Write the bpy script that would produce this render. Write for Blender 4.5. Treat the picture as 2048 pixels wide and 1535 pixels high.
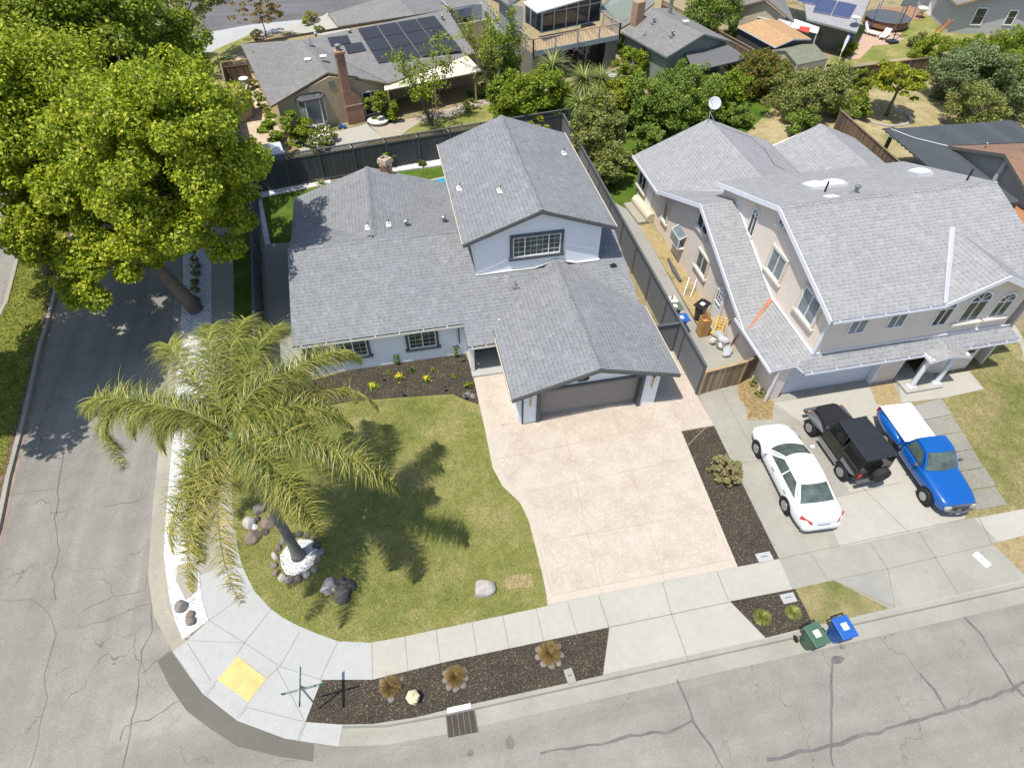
import bpy, math, random
import numpy as np
from mathutils import Vector, Matrix
for o in list(bpy.data.objects): bpy.data.objects.remove(o)
SC=bpy.context.scene; COL=SC.collection
random.seed(7); RNG=np.random.default_rng(7)
# ---------------- camera ----------------
FPX=1230.0; PITCH=math.radians(48.0); ROLL=math.radians(.27); YAW=math.radians(11.8); H=22.5
cp,sp=math.cos(PITCH),math.sin(PITCH)
FW=Vector((math.sin(YAW)*cp,math.cos(YAW)*cp,-sp)); r_=FW.cross(Vector((0,0,1))).normalized(); u_=r_.cross(FW)
RT=r_*math.cos(ROLL)+u_*math.sin(ROLL); UP=-r_*math.sin(ROLL)+u_*math.cos(ROLL)
cam=bpy.data.cameras.new('camera'); co=bpy.data.objects.new('camera',cam); COL.objects.link(co)
m=Matrix((RT,UP,-FW)).transposed().to_4x4(); m.translation=Vector((0,0,H)); co.matrix_world=m
cam.sensor_width=36; cam.lens=36*FPX/2048; cam.clip_end=2000; cam.clip_start=.2; SC.camera=co
# ---------------- light ----------------
w=bpy.data.worlds.new('World'); SC.world=w; w.use_nodes=True
SAZ=math.radians(241.5); SEL=math.radians(69.5)   # direction TO the sun, clockwise from +Y
nt=w.node_tree; sky=nt.nodes.new('ShaderNodeTexSky'); sky.sky_type='NISHITA'; sky.sun_disc=False
sky.sun_elevation=SEL; sky.sun_rotation=SAZ; sky.air_density=1; sky.dust_density=1.2
bg=nt.nodes['Background']; bg.inputs[1].default_value=.14; nt.links.new(sky.outputs[0],bg.inputs[0])
sl=bpy.data.lights.new('sun','SUN'); sl.energy=4.2; sl.angle=math.radians(.55); sl.color=(1,.955,.87)
so=bpy.data.objects.new('sun',sl); COL.objects.link(so)
sd=Vector((math.sin(SAZ)*math.cos(SEL),math.cos(SAZ)*math.cos(SEL),math.sin(SEL)))
so.rotation_euler=sd.to_track_quat('Z','Y').to_euler(); so.location=(0,0,60)
SC.view_settings.view_transform='Standard'; SC.view_settings.look='None'; SC.view_settings.exposure=.42; SC.view_settings.gamma=1
# ---------------- survey helpers: a photo pixel seen on a plane of the place ----------------
def ray(x,y): return RT*((x-1024)/FPX)-UP*((y-767.5)/FPX)+FW
def P(x,y,z=0.0):
    d=ray(x,y); t=(z-H)/d.z; return Vector((d.x*t,d.y*t,z))
def PXP(x,y,X):
    d=ray(x,y); t=X/d.x; return Vector((X,d.y*t,H+d.z*t))
def PYP(x,y,Y):
    d=ray(x,y); t=Y/d.y; return Vector((d.x*t,Y,H+d.z*t))
# ---------------- materials ----------------
MATS={}
def _new(name):
    m=bpy.data.materials.new(name); m.use_nodes=True; MATS[name]=m
    nt=m.node_tree; return m,nt,nt.nodes['Principled BSDF']
def N(nt,t,**k):
    n=nt.nodes.new(t)
    for a,b in k.items():
        if a.startswith('i_'): n.inputs[int(a[2:])].default_value=b
        else: setattr(n,a,b)
    return n
def c4(c): return (c[0],c[1],c[2],1)
def ramp(nt,fac,stops,interp='LINEAR'):
    r=nt.nodes.new('ShaderNodeValToRGB'); r.color_ramp.interpolation=interp
    e=r.color_ramp.elements
    e[0].position,e[0].color=stops[0][0],c4(stops[0][1]); e[1].position,e[1].color=stops[-1][0],c4(stops[-1][1])
    for p,c in stops[1:-1]:
        q=e.new(p); q.color=c4(c)
    nt.links.new(fac,r.inputs[0]); return r.outputs[0]
def noise(nt,co,scale,detail=4,rough=.6,dist=0):
    n=N(nt,'ShaderNodeTexNoise'); n.inputs['Scale'].default_value=scale; n.inputs['Detail'].default_value=detail
    n.inputs['Roughness'].default_value=rough; n.inputs['Distortion'].default_value=dist
    nt.links.new(co,n.inputs['Vector']); return n.outputs['Fac']
def mix(nt,fac,a,b,mode='MIX'):
    n=N(nt,'ShaderNodeMix',data_type='RGBA',blend_type=mode)
    if isinstance(fac,(int,float)): n.inputs[0].default_value=fac
    else: nt.links.new(fac,n.inputs[0])
    for i,v in ((6,a),(7,b)):
        if isinstance(v,(tuple,list)): n.inputs[i].default_value=c4(v)
        else: nt.links.new(v,n.inputs[i])
    return n.outputs[2]
def mth(nt,op,a,b=0.0,c=0.0,clamp=False):
    n=N(nt,'ShaderNodeMath',operation=op,use_clamp=clamp)
    for i,v in enumerate((a,b,c)):
        if isinstance(v,(int,float)): n.inputs[i].default_value=v
        else: nt.links.new(v,n.inputs[i])
    return n.outputs[0]
def bump(nt,b,h,strength=.3,dist=.02):
    n=N(nt,'ShaderNodeBump'); n.inputs['Strength'].default_value=strength; n.inputs['Distance'].default_value=dist
    nt.links.new(h,n.inputs['Height']); nt.links.new(n.outputs[0],b.inputs['Normal'])
def tex(nt,which='Object',scale=None):
    t=N(nt,'ShaderNodeTexCoord').outputs[which]
    if scale:
        mp=N(nt,'ShaderNodeMapping'); mp.inputs['Scale'].default_value=scale; nt.links.new(t,mp.inputs[0]); t=mp.outputs[0]
    return t
def M(name,col,rough=.8,var=.18,scale=3.0,metal=0.0,fine=0.0,spec=.3,coat=0.0,bmp=0.0):
    if name in MATS: return MATS[name]
    m,nt,b=_new(name); b.inputs['Roughness'].default_value=rough; b.inputs['Metallic'].default_value=metal
    b.inputs['Specular IOR Level'].default_value=spec; b.inputs['Coat Weight'].default_value=coat; b.inputs['Coat Roughness'].default_value=.05
    if var>0:
        co_=tex(nt); f=noise(nt,co_,scale)
        d=tuple(max(0,x*(1-var)) for x in col); l=tuple(min(1,x*(1+var)) for x in col)
        c=ramp(nt,f,[(.3,d),(.7,l)])
        if fine>0:
            f2=noise(nt,co_,scale*22,2); c=mix(nt,fine,c,ramp(nt,f2,[(.35,tuple(x*.5 for x in col)),(.65,tuple(min(1,x*1.5) for x in col))]))
            if bmp: bump(nt,b,f2,bmp,.01)
        nt.links.new(c,b.inputs['Base Color'])
    else: b.inputs['Base Color'].default_value=c4(col)
    return m
def shingle(name,dark,light,rowh=.2,bw=.26,stain=None,rust=0):
    """asphalt shingle courses: every course gets its own tabs with a random tone and a dark butt line"""
    m,nt,b=_new(name); uv=tex(nt,'UV'); ob=tex(nt); s=N(nt,'ShaderNodeSeparateXYZ'); nt.links.new(uv,s.inputs[0])
    r=mth(nt,'DIVIDE',s.outputs[1],rowh); row=mth(nt,'FLOOR',r); fr=mth(nt,'FRACT',r)
    wr=N(nt,'ShaderNodeTexWhiteNoise',noise_dimensions='1D'); nt.links.new(row,wr.inputs['W'])
    uu=mth(nt,'ADD',mth(nt,'DIVIDE',s.outputs[0],bw),mth(nt,'MULTIPLY',wr.outputs[0],7.3)); cell=mth(nt,'FLOOR',uu); fu=mth(nt,'FRACT',uu)
    cv=N(nt,'ShaderNodeCombineXYZ'); nt.links.new(cell,cv.inputs[0]); nt.links.new(row,cv.inputs[1])
    wn=N(nt,'ShaderNodeTexWhiteNoise',noise_dimensions='2D'); nt.links.new(cv.outputs[0],wn.inputs['Vector'])
    mid=tuple((x+y)/2 for x,y in zip(dark,light))
    c=ramp(nt,wn.outputs[0],[(0,tuple(x*.45+y*.55 for x,y in zip(dark,mid))),(.3,mid),(.8,mid),(1,tuple(x*.5+y*.5 for x,y in zip(light,mid)))])
    sc_=N(nt,'ShaderNodeSeparateColor'); nt.links.new(wn.outputs['Color'],sc_.inputs[0]); tab=mth(nt,'LESS_THAN',fu,mth(nt,'MULTIPLY_ADD',sc_.outputs[1],.75,.02)); c=mix(nt,mth(nt,'MULTIPLY',tab,.25),c,dark)
    butt=mth(nt,'LESS_THAN',fr,.22); sel=mth(nt,'MULTIPLY_ADD',tab,.38,.16); c=mix(nt,mth(nt,'MULTIPLY',butt,sel),c,tuple(x*.45 for x in dark))
    n2=noise(nt,ob,.4,5,.7); c=mix(nt,.4,c,ramp(nt,n2,[(.3,(.42,.42,.42)),(.7,(.58,.58,.57))]),'OVERLAY')
    n4=noise(nt,ob,3,3); c=mix(nt,.35,c,ramp(nt,n4,[(.3,(.4,.4,.4)),(.7,(.6,.6,.6))]),'OVERLAY')
    if stain:
        sn=noise(nt,ob,.7,5); c=mix(nt,ramp(nt,sn,[(.55,(0,0,0)),(.78,(.4,.4,.4))]),c,stain)
    nt.links.new(c,b.inputs['Base Color']); b.inputs['Roughness'].default_value=.92; b.inputs['Specular IOR Level'].default_value=.15
    bump(nt,b,fr,.25,.012); return m
def brick(name,c1,c2,mort,bw=.21,rh=.075):
    m,nt,b=_new(name); uv=tex(nt,'UV')
    br=N(nt,'ShaderNodeTexBrick'); br.inputs['Scale'].default_value=1; br.inputs['Brick Width'].default_value=bw; br.inputs['Row Height'].default_value=rh
    br.inputs['Mortar Size'].default_value=.012; br.inputs['Color1'].default_value=c4(c1); br.inputs['Color2'].default_value=c4(c2); br.inputs['Mortar'].default_value=c4(mort)
    nt.links.new(uv,br.inputs[0]); n=noise(nt,tex(nt),5); c=mix(nt,.5,br.outputs[0],ramp(nt,n,[(.3,(.3,.3,.3)),(.7,(.7,.7,.7))]),'OVERLAY')
    nt.links.new(c,b.inputs['Base Color']); b.inputs['Roughness'].default_value=.9; return m
def boards(name,col,bw=.14,dark=.35,var=.35,horiz=False,streak=True,gap=.08):
    """boards run up the v axis (or along u when horiz)"""
    m,nt,b=_new(name); uv=tex(nt,'UV'); s=N(nt,'ShaderNodeSeparateXYZ'); nt.links.new(uv,s.inputs[0])
    a=s.outputs[1 if horiz else 0]; k=mth(nt,'DIVIDE',a,bw); fr=mth(nt,'FRACT',k); fl=mth(nt,'FLOOR',k)
    wn=N(nt,'ShaderNodeTexWhiteNoise',noise_dimensions='1D'); nt.links.new(fl,wn.inputs['W'])
    c=ramp(nt,wn.outputs[0],[(0,tuple(x*(1-var) for x in col)),(1,tuple(min(1,x*(1+var)) for x in col))])
    if streak:
        n=noise(nt,tex(nt,'UV',(2,25,1) if horiz else (25,2,1)),1,3); c=mix(nt,.5,c,ramp(nt,n,[(.3,(.3,.3,.3)),(.7,(.7,.7,.7))]),'OVERLAY')
    g=mth(nt,'LESS_THAN',fr,gap); c=mix(nt,g,c,tuple(x*dark for x in col))
    nt.links.new(c,b.inputs['Base Color']); b.inputs['Roughness'].default_value=.85
    return m
def leafmat(name,stops,trans=.35,rough=.55):
    m,nt,b=_new(name); g=N(nt,'ShaderNodeNewGeometry'); c=ramp(nt,g.outputs['Random Per Island'],stops)
    n=noise(nt,tex(nt),.8,2); c=mix(nt,.35,c,ramp(nt,n,[(.3,(.35,.35,.35)),(.7,(.65,.65,.62))]),'OVERLAY')
    nt.links.new(c,b.inputs['Base Color']); b.inputs['Roughness'].default_value=rough; b.inputs['Specular IOR Level'].default_value=.35
    t=N(nt,'ShaderNodeBsdfTranslucent'); nt.links.new(mix(nt,1,c,(1.0,1.0,.55),'MULTIPLY'),t.inputs[0])
    ms=N(nt,'ShaderNodeMixShader'); ms.inputs[0].default_value=trans
    nt.links.new(b.outputs[0],ms.inputs[1]); nt.links.new(t.outputs[0],ms.inputs[2])
    nt.links.new(ms.outputs[0],nt.nodes['Material Output'].inputs[0]); return m
# setting materials
def asphalt(name,base,crack=1.0,streak=False):
    m,nt,b=_new(name); o=tex(nt); n=noise(nt,o,.22,6,.65); c=ramp(nt,n,[(.28,tuple(x*.84 for x in base)),(.5,base),(.75,tuple(x*1.16 for x in base))])
    ns=noise(nt,tex(nt,'Object',(1.1,.045,1)) if streak else tex(nt,'Object',(.045,.9,1)),1,3,.55); c=mix(nt,.75,c,ramp(nt,ns,[(.3,(.415,.412,.40)),(.5,(.5,.5,.5)),(.7,(.575,.58,.59))]),'OVERLAY')
    n1=noise(nt,o,1.6,5,.7); c=mix(nt,.5,c,ramp(nt,n1,[(.3,(.42,.42,.42)),(.7,(.58,.58,.565))]),'OVERLAY')
    n2=noise(nt,o,45,3,.8); c=mix(nt,.65,c,ramp(nt,n2,[(.32,(.24,.24,.24)),(.68,(.76,.76,.76))]),'OVERLAY')
    # hairline cracks
    wv=N(nt,'ShaderNodeVectorMath',operation='ADD'); nn=N(nt,'ShaderNodeTexNoise'); nn.inputs['Scale'].default_value=.9; nn.inputs['Detail'].default_value=5; nt.links.new(o,nn.inputs[0])
    sc=N(nt,'ShaderNodeVectorMath',operation='SCALE'); sc.inputs['Scale'].default_value=1.6; nt.links.new(nn.outputs['Color'],sc.inputs[0]); nt.links.new(o,wv.inputs[0]); nt.links.new(sc.outputs[0],wv.inputs[1])
    v=N(nt,'ShaderNodeTexVoronoi',feature='DISTANCE_TO_EDGE'); v.inputs['Scale'].default_value=.28; nt.links.new(wv.outputs[0],v.inputs[0])
    f=mth(nt,'LESS_THAN',v.outputs[0],.0045); msk=ramp(nt,noise(nt,o,.35,3),[(.42,(0,0,0)),(.6,(crack,)*3)])
    f=mth(nt,'MULTIPLY',f,msk); c=mix(nt,mth(nt,'MULTIPLY',f,.55),c,tuple(x*.3 for x in base))
    nt.links.new(c,b.inputs['Base Color']); b.inputs['Roughness'].default_value=.9; b.inputs['Specular IOR Level'].default_value=.2; bump(nt,b,n2,.5,.01); return m
def concrete(name,base,joint=None,var=.12):
    m,nt,b=_new(name); o=tex(nt); n=noise(nt,o,.5,6,.65); c=ramp(nt,n,[(.28,tuple(x*(1-var) for x in base)),(.72,tuple(x*(1+var) for x in base))])
    n1=noise(nt,o,3.5,5,.75); c=mix(nt,.4,c,ramp(nt,n1,[(.3,(.44,.43,.42)),(.7,(.56,.56,.55))]),'OVERLAY')
    n2=noise(nt,o,55,2); c=mix(nt,.3,c,ramp(nt,n2,[(.3,(.35,.35,.35)),(.7,(.65,.65,.65))]),'OVERLAY')
    nt.links.new(c,b.inputs['Base Color']); b.inputs['Roughness'].default_value=.85; b.inputs['Specular IOR Level'].default_value=.25; bump(nt,b,n2,.25,.005); return m
def grassmat(name,a,b_,c_,sc=1.0):
    m,nt,b=_new(name); o=tex(nt); n=noise(nt,o,.55*sc,5,.65); c=ramp(nt,n,[(.3,a),(.5,b_),(.7,c_)])
    n1=noise(nt,o,3.0*sc,5,.75); c=mix(nt,.6,c,ramp(nt,n1,[(.3,(.3,.34,.3)),(.7,(.7,.66,.66))]),'OVERLAY')
    n2=noise(nt,tex(nt,'Object',(1,1,1)),38,3,.8); c=mix(nt,.8,c,ramp(nt,n2,[(.3,(.15,.17,.14)),(.7,(.83,.81,.78))]),'OVERLAY')
    nt.links.new(c,b.inputs['Base Color']); b.inputs['Roughness'].default_value=.95; b.inputs['Specular IOR Level'].default_value=.1; bump(nt,b,n2,1,.05); return m
def speckle(name,cols,scale=22,rough=.95,bs=.9,bd=.04):
    m,nt,b=_new(name); o=tex(nt); v=N(nt,'ShaderNodeTexVoronoi'); v.inputs['Scale'].default_value=scale; nt.links.new(o,v.inputs[0])
    s=N(nt,'ShaderNodeSeparateColor'); nt.links.new(v.outputs['Color'],s.inputs[0]); k=len(cols)
    c=ramp(nt,s.outputs[0],[(p,q) for p,q in cols]); n=noise(nt,o,1.2,4); c=mix(nt,.5,c,ramp(nt,n,[(.3,(.36,.36,.36)),(.7,(.64,.63,.61))]),'OVERLAY')
    nt.links.new(c,b.inputs['Base Color']); b.inputs['Roughness'].default_value=rough; b.inputs['Specular IOR Level'].default_value=.15; bump(nt,b,v.outputs['Distance'],-bs,bd); return m
asphalt('front_asphalt',(.235,.221,.194)); asphalt('side_asphalt',(.222,.210,.186),streak=True); asphalt('far_asphalt',(.125,.123,.125),0)
concrete('conc_old',(.29,.28,.24)); concrete('conc_warm',(.37,.355,.31),var=.06); concrete('conc_new',(.365,.37,.36),var=.05); concrete('conc_dark',(.23,.225,.195)); concrete('conc_tan',(.31,.285,.235)); concrete('dark_patch',(.125,.118,.10),var=.08)
concrete('conc_mid',(.27,.265,.24))  # plain mid-grey concrete, slightly darker than the old slabs
grassmat('lawn',(.16,.195,.05),(.25,.25,.08),(.37,.32,.155),.8); grassmat('dry_lawn',(.13,.17,.04),(.27,.245,.11),(.39,.32,.18),.7); grassmat('dry_grass',(.38,.29,.16),(.43,.33,.19),(.22,.2,.09),2)
grassmat('green_grass',(.05,.10,.015),(.09,.15,.02),(.15,.19,.04)); grassmat('yard_dirt',(.30,.24,.14),(.33,.27,.17),(.19,.18,.08)); grassmat('ground_cover',(.12,.16,.03),(.22,.24,.055),(.32,.3,.08),3)
speckle('mulch',[(0,(.026,.022,.018)),(.55,(.05,.043,.034)),(.82,(.075,.062,.048)),(.95,(.10,.08,.055)),(1,(.30,.24,.14))],42)
speckle('white_gravel',[(0,(.30,.30,.31)),(.12,(.46,.46,.47)),(.5,(.58,.58,.58)),(1,(.70,.70,.69))],15,bs=.8,bd=.04); speckle('tan_gravel',[(0,(.35,.27,.18)),(.5,(.5,.4,.29)),(1,(.6,.5,.4))],20)
def stamped():
    m,nt,b=_new('stamped'); o=tex(nt); base=(.43,.375,.31)
    n=noise(nt,o,.9,5,.6); c=ramp(nt,n,[(.3,(.375,.315,.255)),(.55,(.43,.37,.305)),(.75,(.47,.42,.355))])
    wv=N(nt,'ShaderNodeTexNoise'); wv.inputs['Scale'].default_value=2.2; wv.inputs['Detail'].default_value=6; wv.inputs['Distortion'].default_value=1.2; nt.links.new(o,wv.inputs[0])
    vein=mth(nt,'ABSOLUTE',mth(nt,'SUBTRACT',wv.outputs[0],.5)); vf=ramp(nt,vein,[(0,(1,1,1)),(.022,(0,0,0))])
    c=mix(nt,mth(nt,'MULTIPLY',vf,.55),c,(.58,.51,.43)); n2=noise(nt,o,9,4,.8); c=mix(nt,.5,c,ramp(nt,n2,[(.3,(.4,.38,.37)),(.7,(.6,.6,.6))]),'OVERLAY')
    nt.links.new(c,b.inputs['Base Color']); b.inputs['Roughness'].default_value=.7; bump(nt,b,n2,.5,.02)
stamped(); concrete('stamp_border',(.44,.39,.325),var=.05); concrete('stamp_joint',(.37,.29,.23)); concrete('joint',(.22,.21,.175))
shingle('shingle_blue',(.158,.165,.174),(.262,.270,.278),stain=(.27,.275,.285)); shingle('shingle_light',(.228,.231,.237),(.335,.333,.332),.19)
shingle('shingle_far',(.155,.15,.148),(.25,.245,.235),.17,.3); shingle('shingle_tan',(.36,.22,.11),(.48,.31,.17),.15); shingle('shingle_brown',(.2,.12,.08),(.28,.17,.12),.16); shingle('shingle_green',(.16,.17,.12),(.22,.23,.17),.2)
M('white_stucco',(.74,.76,.79),.85,.03,2,fine=.1,bmp=.2); M('beige_stucco',(.69,.595,.515),.9,.05,2,fine=.15,bmp=.3); M('tan_stucco',(.42,.35,.235),.9,.07,2,fine=.15)
M('gray_stucco',(.30,.31,.32),.9,.05); M('pale_gray',(.42,.43,.47),.85,.05); M('gray_green',(.20,.235,.20),.85,.06)
M('white_paint',(.72,.72,.70),.5,.03); M('trim_gray',(.085,.09,.098),.6,.08); M('fascia_gray',(.10,.10,.095),.6,.1); M('fascia_white',(.68,.69,.74),.5,.03); M('fascia_tan',(.2,.15,.1),.6,.1)
M('dark',(.012,.012,.013),.6,0); M('vent_metal',(.30,.30,.29),.45,.1,metal=.6); M('black_metal',(.02,.02,.022),.4,0); M('steel',(.45,.45,.46),.35,.05,metal=.8); M('rubber',(.022,.022,.023),.75,.1); M('chrome',(.6,.6,.6),.2,0,metal=1)
M('rust_strip',(.36,.16,.09),.85,.15); M('gutter_brown',(.06,.04,.035),.6,.1); M('flash_white',(.62,.6,.55),.5,.1,8)
M('bark',(.16,.13,.10),.95,.3,4,fine=.4,bmp=.6); M('palm_bark',(.17,.16,.14),.95,.25,3,fine=.4); M('branch',(.15,.12,.09),.9,.2)
brick('brick_red',(.32,.12,.07),(.21,.085,.055),(.30,.25,.2)); brick('brick_tan',(.36,.2,.11),(.28,.15,.08),(.38,.3,.22))
boards('siding_dark',(.10,.105,.11),.17,.6,.08,True,False,.1); boards('door_gray',(.25,.228,.205),.13,.7,.03,True,False,.06)
boards('fence_dark',(.055,.062,.068),.30,.35,.18); boards('fence_gray',(.15,.155,.162),2.4,.6,.03,gap=.008,streak=False); boards('fence_wood',(.27,.20,.12),.135,.25,.4); boards('fence_wood_dark',(.15,.10,.065),.14,.3,.4)
boards('siding_tan',(.50,.43,.31),.12,.75,.03,True,False,.1); boards('siding_gray',(.40,.405,.41),.15,.75,.03,True,False,.1); boards('deck_wood',(.42,.30,.17),.12,.4,.2); boards('metal_ribs',(.50,.52,.53),.22,.75,.03,gap=.12,streak=False)
boards('dark_panel',(.055,.062,.07),.66,.75,.12,streak=True,gap=.03); boards('roll_roof',(.12,.12,.12),.9,.8,.05,True,False,.02); boards('garage_white',(.56,.59,.65),.5,.85,.01,True,False,.03)
boards('patio_cream',(.62,.58,.44),.3,.9,.03,streak=False)
M('post_gray',(.085,.09,.095),.7,.1); M('lattice_gray',(.13,.14,.14),.7,.1); M('post_wood',(.34,.24,.13),.85,.2)
def glass():
    m,nt,b=_new('glass'); o=tex(nt); n=noise(nt,o,1.3,3); c=ramp(nt,n,[(.35,(.018,.025,.024)),(.6,(.05,.065,.06)),(.75,(.11,.12,.10))])
    nt.links.new(c,b.inputs['Base Color']); b.inputs['Roughness'].default_value=.07; b.inputs['Specular IOR Level'].default_value=.7
glass(); M('curtain_glass',(.17,.20,.21),.12,.25,2,spec=.7); M('car_glass',(.075,.10,.085),.05,.4,3,spec=.7); M('car_glass_dark',(.02,.022,.02),.05,.3,3,spec=.7)
# ---------------- mesh builder ----------------
class MB:
    def __init__(s): s.v=[]; s.f=[]; s.m=[]
    def face(s,pts,mi=0):
        k=len(s.v); s.v+= [tuple(p) for p in pts]; s.f.append(tuple(range(k,k+len(pts)))); s.m.append(mi); return s
    def ext(s,poly,vec,m0=0,m1=None,bottom=True):
        """closed solid: polygon swept along vec; top face m0, rest m1"""
        m1=m0 if m1 is None else m1; vec=Vector(vec); poly=[Vector(p) for p in poly]
        n=Vector((0,0,0))
        for i in range(len(poly)): n+=poly[i].cross(poly[(i+1)%len(poly)])
        if n.dot(vec)>0: poly=poly[::-1]
        k=len(s.v); L=len(poly); s.v+=[tuple(p) for p in poly]+[tuple(p+vec) for p in poly]
        s.f.append(tuple(range(k,k+L))); s.m.append(m0)
        if bottom: s.f.append(tuple(range(k+2*L-1,k+L-1,-1))); s.m.append(m1)
        for i in range(L):
            j=(i+1)%L; s.f.append((k+j,k+i,k+L+i,k+L+j)); s.m.append(m1)
        return s
    def slab(s,poly,th=.12,m0=0,m1=1): return s.ext(poly,(0,0,-th),m0,m1)
    def prism(s,pts,z0,z1,mi=0): return s.ext([(p[0],p[1],z1) for p in pts],(0,0,z0-z1),mi)
    def obox(s,c,u,v,n,mi=0):
        """c centre; u,v,n full-size edge vectors"""
        c=Vector(c);u=Vector(u);v=Vector(v);n=Vector(n); b=c-u/2-v/2+n/2
        return s.ext([b,b+u,b+u+v,b+v],-n,mi)
    def box(s,c,d,rz=0,mi=0):
        R=Matrix.Rotation(rz,3,'Z'); return s.obox(c,R@Vector((d[0],0,0)),R@Vector((0,d[1],0)),(0,0,d[2]),mi)
    def bar(s,a,b,w,h=None,mi=0,up=(0,0,1)):
        a=Vector(a);b=Vector(b);h=h or w; d=b-a; up=Vector(up)
        if d.length<1e-6: return s
        if abs(d.normalized().dot(up))>.98: up=Vector((0,1,0))
        sx=d.cross(up).normalized(); uy=sx.cross(d).normalized(); return s.obox((a+b)/2,sx*w,uy*h,d,mi)
    def tube(s,path,rad,n=8,mi=0,cap=True):
        path=[Vector(p) for p in path]; rad=rad if isinstance(rad,(list,tuple)) else [rad]*len(path); k=len(s.v)
        for i,p in enumerate(path):
            d=(path[min(i+1,len(path)-1)]-path[max(i-1,0)]).normalized(); a=d.orthogonal().normalized() if abs(d.z)<.9 else (Vector((1,0,0))-d*d.x).normalized(); b=d.cross(a)
            for j in range(n):
                t=2*math.pi*j/n; s.v.append(tuple(p+(a*math.cos(t)+b*math.sin(t))*rad[i]))
        for i in range(len(path)-1):
            for j in range(n):
                q=(j+1)%n; s.f.append((k+i*n+j,k+i*n+q,k+(i+1)*n+q,k+(i+1)*n+j)); s.m.append(mi)
        if cap:
            s.f.append(tuple(k+j for j in range(n-1,-1,-1))); s.m.append(mi); e=k+(len(path)-1)*n; s.f.append(tuple(e+j for j in range(n))); s.m.append(mi)
        return s
    def lathe(s,c,prof,n=16,mi=0,axis='z',sx=1,sy=1):
        c=Vector(c);k=len(s.v)
        for (r,z) in prof:
            for j in range(n):
                t=2*math.pi*j/n; q=(r*math.cos(t)*sx,r*math.sin(t)*sy,z)
                if axis=='x': q=(q[2],q[0],q[1])
                if axis=='y': q=(q[0],q[2],q[1])
                s.v.append(tuple(c+Vector(q)))
        for i in range(len(prof)-1):
            for j in range(n):
                q=(j+1)%n; s.f.append((k+i*n+j,k+i*n+q,k+(i+1)*n+q,k+(i+1)*n+j)); s.m.append(mi)
        s.f.append(tuple(k+j for j in range(n-1,-1,-1))); s.m.append(mi); e=k+(len(prof)-1)*n; s.f.append(tuple(e+j for j in range(n))); s.m.append(mi)
        return s
    def blob(s,c,r,seed=0,n=10,mi=0,jit=.15,flat=.6):
        rg=random.Random(seed); c=Vector(c); k=len(s.v); rings=max(4,n//2)
        ax=[Vector((rg.uniform(-1,1),rg.uniform(-1,1),rg.uniform(-1,1))).normalized() for _ in range(5)]; am=[rg.uniform(-jit,jit*.6) for _ in range(5)]
        for i in range(rings+1):
            ph=math.pi*i/rings
            for j in range(n):
                t=2*math.pi*j/n; d=Vector((math.sin(ph)*math.cos(t),math.sin(ph)*math.sin(t),math.cos(ph))); rr=1+sum(a*max(0,d.dot(x))**2*2 for a,x in zip(am,ax))
                s.v.append((c.x+d.x*rr*r[0],c.y+d.y*rr*r[1],c.z+d.z*rr*r[2]))
        for i in range(rings):
            for j in range(n):
                q=(j+1)%n; s.f.append((k+i*n+j,k+(i+1)*n+j,k+(i+1)*n+q,k+i*n+q)); s.m.append(mi)
        return s
    def build(s,name,mats,parent=None,smooth=False,bevel=0,subsurf=0,origin=None):
        me=bpy.data.meshes.new(name); org=Vector(origin) if origin is not None else Vector((0,0,0))
        me.from_pydata([tuple(Vector(v)-org) for v in s.v] if origin is not None else s.v,[],s.f)
        for mt in (mats if isinstance(mats,(list,tuple)) else [mats]): me.materials.append(MATS[mt] if isinstance(mt,str) else mt)
        if len(me.materials)>1: me.polygons.foreach_set('material_index',s.m)
        uvl=me.uv_layers.new(name='UVMap'); Z=Vector((0,0,1))
        for p in me.polygons:
            n=p.normal
            if abs(n.z)>.995: u=Vector((1,0,0)); v=Vector((0,1,0))
            else: u=Z.cross(n).normalized(); v=n.cross(u)
            for li in p.loop_indices:
                q=me.vertices[me.loops[li].vertex_index].co; uvl.data[li].uv=(q.dot(u),q.dot(v))
        if smooth: me.polygons.foreach_set('use_smooth',[True]*len(me.polygons))
        o=bpy.data.objects.new(name,me); COL.objects.link(o)
        if origin is not None: o.location=org
        if bevel: b=o.modifiers.new('bevel','BEVEL'); b.width=bevel; b.segments=2; b.limit_method='ANGLE'
        if subsurf: b=o.modifiers.new('sub','SUBSURF'); b.levels=subsurf; b.render_levels=subsurf
        setparent(o,parent); return o
WM={}
def setparent(o,parent):
    if parent is not None:
        o.parent=parent; o.matrix_parent_inverse=WM.get(parent.name,Matrix.Identity(4)).inverted()
    WM[o.name]=Matrix.Translation(o.location) 
def tag(o,label,cat,group=None,kind=None):
    if label: o['label']=label
    if cat: o['category']=cat
    if group: o['group']=group
    if kind: o['kind']=kind
    return o
def thing(name,label,cat,loc=(0,0,0),group=None):
    o=bpy.data.objects.new(name,None); COL.objects.link(o); o.location=loc; o.empty_display_size=.3; WM[o.name]=Matrix.Translation(Vector(loc)); return tag(o,label,cat,group)
def copytree(root,loc,rz=0,label=None,group=None,scale=1):
    def cp(o,par):
        c=o.copy(); COL.objects.link(c)
        if par is not None: c.parent=par
        for ch in kids.get(o.name,[]): cp(ch,c)
        return c
    kids={}
    for o in bpy.data.objects:
        if o.parent: kids.setdefault(o.parent.name,[]).append(o)
    r=cp(root,None); r.location=loc; r.rotation_euler=(0,0,rz); r.scale=(scale,)*3
    if label: r['label']=label
    if group: r['group']=group
    return r
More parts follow.
